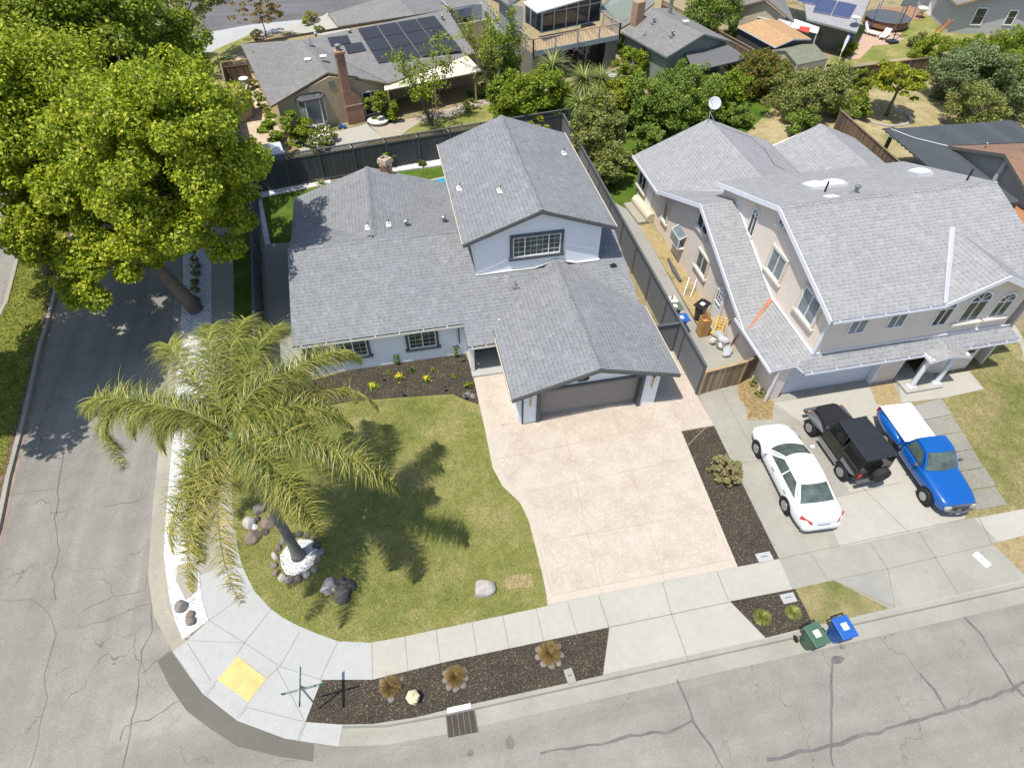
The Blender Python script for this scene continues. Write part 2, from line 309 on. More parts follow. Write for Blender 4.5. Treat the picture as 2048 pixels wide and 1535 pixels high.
def sheet(name,pts,z,mat,parent=None,th=0,kind='structure'):
    b=MB(); poly=[(p[0],p[1],z) for p in pts]
    if th: b.slab(poly,th,0,0)
    else:
        b.face(poly)
    o=b.build(name,mat,parent)
    if not th:
        if o.data.polygons[0].normal.z<0: o.data.flip_normals()
    if parent is None: o['kind']=kind
    return o
def strip(name,path,w,z,mat,parent=None,jit=0,seed=1):
    """flat ribbon along a path"""
    rg=random.Random(seed); pts=[Vector((p[0],p[1])) for p in path]; 
    if jit:
        q=[]
        for a,b_ in zip(pts,pts[1:]):
            k=max(2,int((b_-a).length/.35))
            for i in range(k): q.append(a.lerp(b_,i/k)+Vector((rg.uniform(-jit,jit),rg.uniform(-jit,jit))))
        q.append(pts[-1]); pts=q
    b=MB(); L=[];R=[]
    for i,p in enumerate(pts):
        d=(pts[min(i+1,len(pts)-1)]-pts[max(i-1,0)]).normalized(); n=Vector((-d.y,d.x)); ww=w/2*(rg.uniform(.6,1.3) if jit else 1)
        L.append(p+n*ww); R.append(p-n*ww)
    for i in range(len(pts)-1): b.face([(R[i].x,R[i].y,z),(R[i+1].x,R[i+1].y,z),(L[i+1].x,L[i+1].y,z),(L[i].x,L[i].y,z)])
    o=b.build(name,mat,parent)
    if parent is None: o['kind']='structure'
    return o
def G(*px): return [P(x,y,0) for x,y in px]
X_=Vector((1,0,0)); Y_=Vector((0,1,0)); Z_=Vector((0,0,1))
grassmat('straw_yard',(.20,.21,.08),(.40,.33,.19),(.50,.41,.26),.7)
# =============== GROUND ===============
ST=-.12
sheet('ground',[(-130,-60),(160,-60),(160,190),(-130,190)],-.2,'yard_dirt')
A=[(-14.6,62),(-14.2,50),(-13.8,42),(-13.4,34.6),(-13.15,29.55),(-12.74,25.9),(-12.3,20),(-11.95,16),(-11.6,13),(-11.1,11.3),(-10.2,9.8),(-9.0,8.16),(-7.76,7.05),(-6.2,6.2),(-4.5,5.62),(-3.0,5.35),(-1.0,5.27),(5,5.27),(20,5.27),(75,5.3)]
A=[Vector(a) for a in A]
def offs(path,d):
    o=[]
    for i,p in enumerate(path):
        t=(path[min(i+1,len(path)-1)]-path[max(i-1,0)]).normalized(); o.append(p+Vector((-t.y,t.x))*d)
    return o
A5=offs(A,.52);A6=offs(A,.56);A7=offs(A,.72)
sheet('side_street',[(-22,62)]+[(a.x,a.y) for a in A[:10]]+[(-10,8),(-8,4),(-8,-20),(-24,-20),(-20.2,12)],ST,'side_asphalt')
sheet('front_street',[(a.x,a.y) for a in A[7:]]+[(75,-30),(-8,-30),(-11.5,-30),(-11.8,8)],ST+.004,'front_asphalt')
def band(name,L0,L1,z0,z1,mat,i0=0,i1=None):
    b=MB(); i1=i1 or len(L0)
    for i in range(i0,i1-1): b.face([(L0[i].x,L0[i].y,z0),(L0[i+1].x,L0[i+1].y,z0),(L1[i+1].x,L1[i+1].y,z1),(L1[i].x,L1[i].y,z1)])
    o=b.build(name,mat); o['kind']='structure'; return o
R0,R1=10,15
for (i0,i1,mt) in ((0,R0+1,'conc_tan'),(R1-1,len(A),'conc_old')):
    band('gutter',A,A5,ST+.012,ST+.012,mt,i0,i1); band('kerb',A5,A6,ST,0.008,mt,i0,i1); band('kerb_top',A6,A7,.008,.008,mt,i0,i1)
band('ramp_gutter',A,A5,ST+.012,ST+.03,'conc_new',R0,R1); band('ramp_lip',A5,A7,ST+.03,.008,'conc_new',R0,R1)
# raised yard block
sheet('yard_ground',[(a.x,a.y) for a in A7]+[(75,130),(-14.6,130)],0,'yard_dirt')
# dark asphalt patch round the ramp
o=sheet('asphalt_patch',[P(x,y,ST) for x,y in ((342,1301),(380,1355),(408,1388),(440,1414),(473,1434),(528,1460),(593,1481),(628,1488),(626,1522),(560,1512),(476,1492),(420,1456),(373,1420),(340,1372),(315,1322))],ST+.010,'dark_patch')
# median strip and the far carriageway
med=[P(x,y,0) for x,y in ((117,564),(99,640),(83,690),(66,770),(50,840),(20.5,952.6),(0,1055))]
mp=[Vector((p.x,p.y)) for p in med]; mp=[Vector((-21.9,62)),Vector((-20.8,44))]+mp+[Vector((-17.6,12)),Vector((-17.9,0)),Vector((-18,-20))]
mo=offs(mp,-.2); sheet('median_strip',[(p.x,p.y) for p in mo]+[(-22,-20),(-21.6,10),(-22.1,31.5),(-24.3,45),(-25.5,62)],0.0,'ground_cover')
band('median_kerb_face',mp,offs(mp,-.02),ST,.02,'conc_old'); band('median_kerb',offs(mp,-.02),mo,.02,.02,'conc_old')
strip('red_soil_strip',[(p.x,p.y) for p in offs(mp,.07)],.14,ST+.006,M('rust_dust',(.28,.21,.165),.95,.3,2)); strip('red_soil_edge',[(p.x,p.y) for p in offs(mp,-.3)],.26,.006,M('soil_red',(.17,.10,.08),.95,.3))
lk=[(-26,62),(-24.5,45),(-22.3,31.5),(-21.8,10),(-22.2,-20)]
strip('median_kerb_west',lk,.18,.008,'conc_tan')
sheet('far_carriageway',[(-26.1,62),(-24.6,45),(-22.4,31.5),(-21.9,10),(-22.3,-20),(-34,-20),(-34,62)],ST,'side_asphalt')
# front sidewalk and parkways
Zs=.004
sheet('parkway_concrete',[(2.4,5.99),(75,6.0),(75,9),(2.4,9)],Zs,'conc_warm')
sheet('neighbour_apron',[(12.3,6.0),(21.9,6.03),(21.3,8.9),(12.6,8.9)],Zs*2,'conc_old')
sheet('sidewalk',G((1095,1211),(1000,1231.5),(900,1252.6),(800,1274),(740,1284.5),(745,1359),(820,1340),(900,1321),(1218,1254),(1197,1190)),Zs*3,'conc_warm')
_gx=[(448,505),(423,505)]
sheet('corner_sidewalk',G((740,1284.5),(676,1281.5),(638,1268),(600,1252),(568,1236),(540,1215.6),(508,1180),(498,1160),(484,1130),(476,1100),(468,1050),(464,1000),(462,940),(462,860),(463,800),(455,700),(452,620),(450,560),(448,505),(423,505),(424,620),(425,700),(428,780),(425,860),(415,960),(405,1050),(398,1120),(402,1190),(418,1240),(372,1281),(380,1300),(422,1361),(494,1415),(550,1440),(611,1443),(643,1359),(745,1359)),Zs*3,'conc_new')
sheet('side_sidewalk',G((463,800),(462,860),(462,940),(464,1000),(468,1050),(476,1123),(399,1150),(395,1110),(400,1050),(410,960),(420,860),(425,780),(424,700),(423,620),(423,505),(466,505),(468,580),(468,700)),Zs*4,'conc_tan')
pad=sheet('warning_pad',G((476,1312),(532,1357),(498,1403),(435,1358)),Zs*6,M('yellow_pad',(.56,.44,.18),.8,.14,2),th=.006); del pad['kind']; tag(pad,'yellow tactile warning pad set in the curved corner ramp','warning pad')
b=MB()
for i in range(15):
    for j in range(9):
        c=Vector(P(435,1358)).lerp(P(498,1403),(i+.5)/15)+ (P(476,1312)-P(435,1358))*((j+.5)/9); b.box((c.x,c.y,Zs*6+.006),(.035,.035,.01),.8)
b.build('bump',M('yellow_bump',(.52,.41,.17),.8,.04,8),pad)
def joints(name,segs,z,w=.022,mat='joint'):
    b=MB()
    for (a,c) in segs:
        a=P(*a);c=P(*c); d=(c-a).normalized(); n=Vector((-d.y,d.x,0))*w/2; b.face([(a-n)+Z_*z,(c-n)+Z_*z,(c+n)+Z_*z,(a+n)+Z_*z])
    o=b.build(name,mat); o['kind']='structure'
joints('ramp_joints',[((367,1280),(489,1285)),((418,1240),(489,1285)),((489,1285),(560,1332)),((489,1285),(545,1215)),((489,1285),(472,1310)),((418,1240),(470,1203)),((560,1332),(600,1263)),((560,1332),(643,1359)),((552,1332),(609,1440)),((560,1332),(532,1357)),((498,1403),(474,1434)),((435,1358),(408,1389)),((609,1443),(593,1481)),((470,1203),(505,1178)),((375,1285),(422,1361)),((640,1359),(676,1282)),((494,1414),(611,1443)),((744,1284),(745,1358))],.021,.015)
joints('sidewalk_joints',[((x,1284.5-(x-740)*.2055),(x+d,1357-(x-745)*.2225)) for x,d in ((810,6),(872,9),(944,11),(1005,14),(1072,16),(1135,20))],.017)
joints('parkway_joints',[((1197,1191),(1218,1254)),((1325,1163),(1342,1225)),((1342,1225),(1380,1330)),((1218,1254),(1460,1203)),((1434,1143),(1457,1200)),((1622,1106),(1655,1160)),((1740,1084),(1775,1137)),((1836,1061),(1915,1185)),((1775,1137),(1984,1088)),((1666,1159),(1775,1137)),((1205,1350),(1218,1256)),((1775,1137),(1790,1214)),((1955,1030),(1984,1087)),((1669,1161),(1790,1214))],.017,.03)
sheet('mulch_bed_corner',G((643,1359),(745,1358.5),(820,1340),(900,1321),(1218,1254),(1205,1350),(1090,1375),(900,1417),(830,1434),(745,1447),(680,1448),(611,1443)),Zs*5,'mulch')
sheet('mulch_bed_small',G((1460,1202),(1590,1177),(1628,1251),(1531,1275)),Zs*5,'mulch')
sheet('dry_parkway',G((1590,1177),(1666,1160),(1779,1216),(1628,1251)),Zs*5,'dry_lawn')
sheet('apron_patch',G((1669,1161),(1770,1138),(1787,1214)),Zs*4,'conc_mid')
sheet('dry_parkway_right',G((1985,1086),(2048,1071),(2140,1050),(2140,1125),(2048,1148)),Zs*5,'dry_grass')
# lawn, beds, driveways
sheet('lawn',G((1095,1211),(1000,1231.5),(900,1252.6),(800,1274),(740,1284.5),(676,1281.5),(638,1268),(600,1252),(568,1236),(540,1215.6),(508,1180),(498,1160),(484,1130),(476,1100),(468,1050),(464,1000),(462,940),(462,860),(463,800),(640,812),(700,803),(800,795),(905,788),(930,800),(955,810),(968,850),(985,935),(1005,972),(1040,1005),(1057,1040),(1070,1090),(1085,1150)),Zs*2,'lawn')
sheet('lawn_bald_patch',G((1008,1152),(1064,1146),(1066,1172),(1012,1178)),Zs*3,'dry_grass')
sheet('mulch_bed_house',G((600,768),(721,733),(930,705),(947,746),(953,770),(957,808),(930,800),(905,788),(800,795),(700,803),(640,815),(560,830),(500,840),(500,790)),Zs*3,'mulch')
sheet('driveway',G((945,742),(1000,735),(1080,695),(1300,690),(1345,690),(1393,789),(1428,851),(1363,862),(1475,1133),(1097,1208),(1085,1150),(1070,1090),(1057,1040),(1040,1005),(1005,972),(985,935),(968,850)),Zs*4,'stamped')
lft=G((945,746),(968,850),(985,935),(1005,972),(1040,1005),(1057,1040),(1070,1090),(1085,1150),(1097,1208)); rgt=G((1097,1208),(1475,1133),(1363,862),(1428,851))
def bord(pts,w,name,k=5):
    pts=[Vector((p.x,p.y)) for p in pts]; band(name,pts,offs(pts,w),Zs*k,Zs*k,'stamp_border')
bord(lft,.3,'driveway_border',4.6); bord(rgt[:2],.3,'driveway_border',4.8); bord([rgt[1],rgt[2],rgt[3]],.3,'driveway_border',5)
joints('driveway_joints',[((1003,850),(1030,845)),((1126,850),(1202,1187)),((1226,820),(1330,1163)),((985,920),(1330,850)),((1045,985),(1386,915)),((1075,1085),(1440,1020)),((1105,1190),(1462,1118)),((1105,1190),(1080,1100)),((1462,1118),(1366,900)),((1000,850),(1120,838)),((1366,900),(1410,856))],.021,.02,'stamp_joint')
sheet('mulch_bed_strip',G((1363,863),(1428,852),(1558,1117),(1475,1133)),Zs*5,'mulch')
sheet('neighbour_driveway',G((1395,789),(1440,778),(1474,771),(1500,760),(1560,775),(1740,745),(1800,760),(1803,806),(1880,930),(1932,1036),(1836,1061),(1624,1105),(1558,1117),(1428,851)),Zs*2.5,'conc_old')
sheet('driveway_slab',G((1548,806),(1742,772),(1752,806),(1778,816),(1800,812),(1932,1037),(1836,1061),(1680,1094),(1640,1000),(1700,985),(1640,870)),Zs*3.4,'conc_warm')
joints('drive_joints',[((1440,778),(1520,925)),((1500,915),(1720,876)),((1560,1018),(1800,965)),((1720,970),(1815,1063)),((1474,771),(1500,838)),((1495,840),(1545,838)),((1480,927),(1600,902)),((1558,1117),(1932,1037))],.017,.03)
sheet('dry_weeds',G((1474,771),(1502,757),(1527,795),(1549,801),(1545,839),(1492,839),(1496,824),(1476,794)),Zs*5,'dry_grass')
sheet('dry_weeds_porch',G((1739,773),(1785,765),(1803,803),(1800,812),(1778,816),(1752,806)),Zs*5,'dry_grass')
sheet('porch_path',G((1797,768),(1938,742),(1968,778),(1887,796),(1802,806)),Zs*6,'conc_warm',th=.05)
sheet('neighbour_lawn',G((1887,796),(1968,778),(1938,742),(1950,690),(2010,670),(2200,640),(2240,1000),(2048,1017),(1960,1034),(1932,1037),(1870,910)),Zs*3,'dry_lawn')
sheet('right_path',G((2000,640),(2018,632),(2060,700),(2060,760),(2040,690)),Zs*5,'conc_warm')
for i,q in enumerate([((1825,813),(1882,798),(1903,829),(1840,841)),((1840,843),(1902,830),(1924,863),(1862,874)),((1877,872),(1923,864),(1945,898),(1897,906)),((1898,908),(1944,899),(1967,934),(1911,944)),((1912,946),(1968,935),(1990,971),(1928,982)),((1933,984),(1989,974),(2013,1009),(1951,1021))]):
    o=sheet('paving_slab',G(*q),.045,'conc_dark' if i else 'conc_mid',th=.05); del o['kind']
    tag(o,['pale concrete slab nearest the porch, top of the slab walk','grey concrete slab second from the porch in the slab walk','grey slab third from the porch beside the blue cab roof','grey slab fourth from the porch beside the blue windscreen','grey slab fifth from the porch beside the blue bonnet','last slab of the walk nearest the sidewalk with dry grass edge'][i],'paving slab','slabs of the walk beside the blue pickup')
# white gravel along side street
sheet('gravel_bed_corner',G((417,1241),(402,1190),(398,1140),(395,1110),(400,1050),(410,960),(420,860),(425,780),(424,700),(423,620),(423,505),(366,505),(366,560),(362,640),(352,760),(346,860),(341,930),(335,1000),(330,1060),(328,1110),(338,1190),(350,1240),(366,1278)),Zs*5,'white_gravel')
sheet('slab_in_gravel',G((355,1130),(398,1122),(396,1180),(372,1200),(352,1160)),Zs*6,'conc_tan')
sheet('side_grass',G((466,505),(508,505),(512,640),(520,780),(463,800),(468,700),(468,580)),Zs*2,'green_grass')
sheet('side_slab',G((528,488),(585,485),(600,600),(605,760),(540,770)),Zs*4,'conc_mid')
sheet('back_lawn',G((525,395),(700,362),(980,318),(980,330),(900,430),(640,500),(528,488)),Zs*3,'green_grass')
sheet('back_gravel_west',G((516,400),(524,400),(541,488),(530,490)),Zs*5,'white_gravel')
o=sheet('back_gravel_north',G((515,386),(660,358),(662,366),(525,396)),Zs*5,'white_gravel'); sheet('back_gravel_wall',G((775,338),(900,316),(905,330),(785,346)),.12,'white_gravel',th=.12)
sheet('back_lawn_low',G((700,345),(880,325),(890,345),(800,370)),Zs*4,'green_grass')
# side passage of the neighbour
sheet('side_passage',[(12.85,17.5),(14.75,17.5),(14.97,33),(13.4,36),(12.9,36)],Zs*4,'conc_mid'); sheet('passage_straw',[(14.75,21.6),(15.9,20.5),(15.9,30),(15.5,31.6),(14.95,31.5)],Zs*4,'dry_grass'); sheet('passage_slab',[(14.6,17.7),(15.88,17.9),(15.88,20.5),(14.6,21.5)],Zs*4.5,'conc_old')
sheet('passage_front',[(12.85,17.3),(14.6,17.3),(14.6,19.8),(12.85,19.8)],Zs*5,'conc_old')
# tar seal and cracks in the streets (drawn where the photograph shows them)
cr=lambda pts,w,seed=1:strip('crack_seal',[P(x,y,ST) for x,y in pts],w*.68,ST+.006+.0011*seed,M('tar',(.135,.13,.12),.9,.3,3,fine=.3),None,.05,seed)
cr([(1536,1520),(1600,1503),(1655,1490),(1730,1470),(1800,1448),(1890,1422),(1960,1400),(2025,1378),(2048,1362)],.16,1)
cr([(1665,1535),(1661,1480),(1662,1420),(1663,1330),(1664,1318)],.13,2); cr([(1894,1420),(1866,1375),(1840,1345)],.13,3); cr([(2048,1390),(2025,1366),(1985,1310),(1962,1265),(1920,1226)],.12,4)
cr([(1080,1508),(1120,1500),(1200,1486),(1260,1470),(1330,1463),(1385,1440)],.12,5); cr([(1352,1360),(1375,1400),(1388,1445),(1420,1490),(1445,1535)],.11,6)
cr2=lambda pts,w,seed:strip('crack',[P(x,y,ST) for x,y in pts],w*.6,ST+.004+.0009*(seed-10),M('crack_dark',(.14,.135,.12),.9,.3,3),None,.06,seed)
cr2([(25,990),(60,982),(120,978)],.06,11); cr2([(0,1200),(60,1198),(100,1225),(115,1270),(92,1330),(90,1420),(60,1535)],.04,12); cr2([(165,1222),(230,1190),(290,1180)],.05,13); cr2([(155,1258),(210,1240),(300,1205)],.05,14)
cr2([(300,1205),(302,1262),(285,1300),(275,1370),(262,1460),(245,1535)],.06,15); cr2([(290,1180),(296,1150),(310,1130)],.04,16); cr2([(340,1300),(306,1325),(285,1345)],.06,17); cr2([(110,1030),(118,1100),(105,1150),(112,1200)],.035,18); cr2([(205,1015),(280,1000)],.05,19); cr2([(330,1420),(300,1440),(250,1450),(240,1480)],.05,20); cr2([(75,912),(130,918)],.05,21); cr2([(372,1395),(330,1420)],.05,22); cr2([(125,905),(118,980),(112,1030)],.035,23)
for i,(x,y,w_,h_) in enumerate(((1675,1318,.5,.28),(1620,1290,.3,.25),(1684,1293,.2,.2),(1020,1485,.3,.4),(940,1505,.25,.2))):
    c=P(x,y,ST); b=MB(); rg=random.Random(i); b.face([(c.x+math.cos(t)*w_*rg.uniform(.35,.6),c.y+math.sin(t)*h_*rg.uniform(.35,.6),ST+.018+.001*i) for t in [k*math.pi/7 for k in range(14)]]); o=b.build('oil_stain','tar' if i==0 else M('stain_brown',(.16,.145,.12),.9,.2,6)); o['kind']='structure'
# back lots
sheet('back_street',G((365,40),(400,68),(500,50),(640,36),(760,8),(760,-60),(330,-60),(350,0)),Zs*3,'far_asphalt')
sheet('back_sidewalk',G((340,90),(400,68),(500,50),(640,36),(655,26),(690,50),(560,64),(480,82),(425,105),(402,130),(395,180),(360,200)),Zs*4,'conc_new')
sheet('back_driveway',G((560,62),(655,29),(700,60),(680,75)),Zs*5,'conc_warm')
sheet('back_verge',G((500,70),(430,100),(405,130),(400,175),(440,170),(445,120),(520,78)),Zs*5,'lawn')
sheet('tan_side_yard',G((455,130),(485,110),(560,260),(580,300),(490,330),(470,180)),Zs*3,'tan_gravel')
sheet('back_patio',G((590,275),(680,262),(735,248),(765,275),(700,300),(600,310)),Zs*4,'conc_warm')
sheet('back_bed',G((735,250),(820,238),(980,195),(985,205),(900,232),(850,235),(790,278),(765,275)),Zs*4,M('grey_bed',(.36,.31,.25),.95,.12,2,fine=.2))
sheet('back_grass',G((795,278),(830,250),(860,240),(910,232),(975,208),(1000,215),(990,240),(820,272)),Zs*5,'lawn')
strip('back_edging',[P(x,y) for x,y in ((793,278),(812,262),(835,247),(870,238),(905,231),(940,216),(970,208),(995,212))],.1,.03,'conc_warm')
sheet('dry_backyard',G((1400,240),(1480,185),(1620,120),(1700,140),(1830,110),(2048,120),(2200,170),(2150,260),(1760,330),(1560,330),(1440,300)),Zs*2,'straw_yard')
sheet('green_backyard',G((1710,60),(1800,20),(1950,20),(1980,90),(1820,112),(1650,135)),Zs*2,'lawn')
sheet('brick_path',G((1690,120),(1730,60),(1770,60),(1800,65),(1808,78),(1775,90),(1745,92),(1720,118)),Zs*4,M('path_pink',(.45,.31,.23),.9,.1,3))
sheet('far_dirt',G((1760,15),(1850,15),(1850,40),(1740,45)),Zs*5,M('path_brown',(.28,.17,.1),.9,.1,3))
sheet('balcony_yard',G((930,180),(1000,200),(1180,170),(1260,150),(1300,170),(1200,260),(960,250)),Zs*2,'green_grass'); sheet('balcony_path',G((1190,150),(1233,140),(1245,160),(1200,158)),Zs*4,'conc_new')

sheet('gravel_bed_north',G((366,505),(423,505),(440,380),(448,330),(405,330),(392,400)),Zs*5,'white_gravel'); sheet('sidewalk_north',G((423,505),(466,505),(480,400),(490,330),(448,330),(440,380)),Zs*3.6,'conc_tan'); sheet('side_grass_north',G((466,505),(508,505),(512,400),(510,330),(490,330),(480,400)),Zs*2,'green_grass')

sheet('hedge_ground',G((960,250),(1140,230),(1500,150),(1560,200),(1470,290),(1320,380),(1240,420),(1190,360),(1130,280)),Zs*3.5,'green_grass')

sheet('pool_water',G((850,362),(905,352),(905,378),(872,374)),Zs*6,M('pool_blue',(.03,.28,.42),.1,.1,2)); sheet('pool_coping',G((838,364),(905,350),(905,353.5),(850,364)),Zs*7,'conc_warm')
# =============== BUILDING HELPERS ===============
def roofpart(parent,polys,mt='shingle_blue',edge='fascia_gray',th=.14,name='roof'):
    b=MB()
    for q in polys: b.slab(q,th,0,1)
    return b.build(name,[mt,edge],parent)
def wallpart(parent,segs,mt,name='wall',th=.14):
    """segs: list of vertical polygons given as 3D points; thickness goes inwards (vec)"""
    b=MB()
    for i,(poly,vec) in enumerate(segs):   # butt joints: each piece a few mm inside the next so no faces share a plane
        vec=Vector(vec).normalized(); poly=[Vector(p)+vec*.003*(i+1) for p in poly]; c=sum(poly,Vector((0,0,0)))/len(poly); ax=vec.cross(Z_).normalized(); lo=min((p-c).dot(ax) for p in poly); hi=max((p-c).dot(ax) for p in poly)
        poly=[p-ax*(.004*(i+1)*(1 if (p-c).dot(ax)>hi-.01 else -1 if (p-c).dot(ax)<lo+.01 else 0)) for p in poly]; b.ext(poly,vec*th,0,0)
    return b.build(name,mt,parent)
def wface(x0,y0,x1,y1,z0,z1): return [(x0,y0,z0),(x1,y1,z0),(x1,y1,z1),(x0,y0,z1)]
def window(parent,c,u,n,w,h,trim=None,tw=.13,frame='white_paint',fw=.05,cols=2,muntin=None,gl='glass',sill=None,sashes=None):
    c=Vector(c);u=Vector(u).normalized();n=Vector(n).normalized();v=Z_
    b=MB()
    def ring(W,Hh,t,d,off,mi=0):
        for s in (-1,1):
            b.obox(c+u*s*(W/2+t/2)+n*off,u*t,v*Hh,n*d,mi); b.obox(c+v*s*(Hh/2+t/2)+n*off,u*(W+2*t),v*t,n*d,mi)
    mats=[frame]
    ring(w-2*fw,h-2*fw,fw,.07,.035,0)
    cs=sashes or [i/cols for i in range(1,cols)]
    for s in cs: b.obox(c+u*(s-.5)*w+n*.03,u*.045,v*(h-2*fw),n*.05,0)
    if muntin:
        for i in range(1,muntin[0]): b.obox(c+u*(i/muntin[0]-.5)*w+n*.02,u*.011,v*(h-2*fw),n*.02,0)
        for i in range(1,muntin[1]): b.obox(c+v*(i/muntin[1]-.5)*h+n*.02,u*(w-2*fw),v*.011,n*.02,0)
    o=b.build('window',mats,parent)
    MB().obox(c+n*.012,u*(w-.02),v*(h-.02),n*.012).build('pane',gl,o)
    if trim:
        b=MB()
        for s in (-1,1): b.obox(c+u*s*(w/2+tw/2)+n*.045,u*tw,v*h,n*.09)
        b.obox(c+v*(h/2+tw/2)+n*.047,u*(w+2*tw),v*tw,n*.094)
        b.obox(c-v*(h/2+tw/2)+n*(.07),u*(w+2*tw+.14),v*tw,n*.14); b.build('trim',trim,o)
    return o
def winbox(parent,p0,p1,u,n,**k):
    p0=Vector(p0);p1=Vector(p1); u=Vector(u).normalized(); return window(parent,(p0+p1)/2,u,n,abs((p1-p0).dot(u)),abs((p1-p0).z),**k)
def archwin(parent,c,u,n,w,h,frame='white_paint',gl='glass'):
    """rectangle w x h with a half-round light above; c = centre of the rectangle"""
    c=Vector(c);u=Vector(u).normalized();n=Vector(n).normalized();v=Z_
    o=window(parent,c,u,n,w,h,cols=2,frame=frame,gl=gl)
    b=MB(); top=c+v*h/2; K=12; R=w/2
    for i in range(K):
        a0=math.pi*i/K;a1=math.pi*(i+1)/K
        p=lambda a,r: top+u*math.cos(a)*r+v*math.sin(a)*r
        b.ext([p(a0,R-.05)+n*.07,p(a1,R-.05)+n*.07,p(a1,R+.03)+n*.07,p(a0,R+.03)+n*.07],-n*.07)
    for a in (math.pi*.25,math.pi*.5,math.pi*.75): b.bar(top+n*.035,p(a,R-.05)+n*.035,.03,.03,up=n)
    f=b.build('arch_frame',frame,o)
    MB().ext([p(math.pi*i/16,R-.04)+n*.018 for i in range(17)],-n*.012).build('arch_pane',gl,o)
    return o
def vent(parent,pos,kind='pipe',h=.35,name='roof_vent'):
    pos=Vector(pos); b=MB()
    if kind=='pipe':
        b.box(pos+Z_*.01,(.34,.34,.03)); b.tube([pos,pos+Z_*h],.035,8); return b.build(name,'vent_metal' if h>.3 else 'black_metal',parent)
    if kind=='cap':
        b.box(pos+Z_*.01,(.42,.42,.03)); b.tube([pos,pos+Z_*(h-.08)],.085,10); b.lathe(pos+Z_*(h-.1),[(.15,0),(.16,.06),(.09,.11)],12); return b.build(name,'vent_metal',parent)
    if kind=='flat':
        b.box(pos+Z_*.07,(.42,.36,.13)); b.box(pos+Z_*.15,(.5,.42,.03)); return b.build(name,'white_paint',parent)
    if kind=='fl':
        b.box(pos+Z_*.02,(.3,.42,.035)); b.box(pos+Vector((0,.06,.08)),(.16,.12,.12)); o=b.build(name,'flash_white',parent)
        MB().tube([pos+Vector((.04,.05,0)),pos+Vector((.04,.05,.33))],.022,6).build('pipe','black_metal',o); return o
def gutter(parent,a,b_,mt='gutter_brown',name='gutter',out=(0,-1,0)):
    a=Vector(a);b2=Vector(b_); out=Vector(out)*.06; b=MB(); 
    b.bar(a+out*1.9+Z_*-.03,b2+out*1.9+Z_*-.03,.018,.12,0); b.bar(a+out+Z_*-.09,b2+out+Z_*-.09,.12,.015,1); L=(b2-a).length; k=int(L/1.3)
    for i in range(k+1): 
        q=a.lerp(b2,(i+.3)/(k+1)); b.bar(q+Z_*.02,q+out*2.1+Z_*.02,.03,.012,0)
    return b.build(name,['flash_white' if mt!='fascia_white' else 'fascia_white','gutter_brown'],parent)
# =============== MAIN HOUSE ===============
h1=thing('house','white house with blue grey shingle roofs, upper gable storey and grey garage door','house',(2.5,25,0))
K=.29; ez=2.3
def mz(y): return ez+K*(y-22.12) if y<27.6 else ez+K*(33.08-y)
W0=-5.87;W1=-6.2
main=[[(W0,22.12,ez),(2.2,22.12,ez),(2.2,27.6,3.89),(W0,27.6,3.89)],[(2.2,20.85,mz(20.85)),(3.58,20.85,mz(20.85)),(3.58,22.12,ez),(3.58,27.6,3.89),(2.2,27.6,3.89),(2.2,22.12,ez)],[(3.58,21.4,mz(21.4)),(11.1,21.4,mz(21.4)),(11.1,27.6,3.89),(3.58,27.6,3.89)],
 [(W0,27.6,3.89),(11.1,27.6,3.89),(11.1,33.0,2.32),(W0,33.0,2.32)]]
r1=roofpart(h1,main)
rw=roofpart(h1,[[(W1,28.2,ez),(-1.55,28.2,3.87),(-1.55,35.2,3.87),(W1,35.2,ez)],[(3.1,30,ez),(3.1,35.2,ez),(-1.55,35.2,3.87),(-1.55,27.7,3.87),(2.0,27.7,2.68)]])
GK=1.12/3.85
rg_=roofpart(h1,[[(3.55,16.92,ez),(7.4,16.92,3.42),(7.4,25,3.42),(3.55,21.6,ez)],[(11.25,16.92,ez),(11.25,21.65,ez),(7.4,25,3.42),(7.4,16.92,3.42)]])
ru=roofpart(h1,[[(2.7,24.42,5.22),(6.5,24.42,6.6),(6.5,34.4,6.6),(2.7,34.4,5.22)],[(10.3,24.42,5.22),(10.3,34.4,5.22),(6.5,34.4,6.6),(6.5,24.42,6.6)]])
# ridge caps
def ridgecap(roof,a,b_,mt='shingle_blue',w=.15,dz=.05):
    a=Vector(a);b2=Vector(b_);d=(b2-a); n=max(2,int(d.length/.22)); s=d.cross(Z_).normalized(); B=MB()
    for i in range(n):
        p=a.lerp(b2,i/n);q=a.lerp(b2,(i+1.15)/n); B.face([p+s*w-Z_*(dz-.012),p+Z_*.03,q+Z_*.012,q+s*w-Z_*dz]); B.face([p+Z_*.03,p-s*w-Z_*(dz-.012),q-s*w-Z_*dz,q+Z_*.012])
    B.build('ridge_cap',mt,roof)
ridgecap(ru,(6.5,24.42,6.61),(6.5,34.4,6.61)); ridgecap(r1,(W0,27.6,3.9),(2.9,27.6,3.9)); ridgecap(rw,(-1.55,28,3.88),(-1.55,35.2,3.88)); ridgecap(rg_,(7.4,16.92,3.43),(7.4,24.6,3.43))
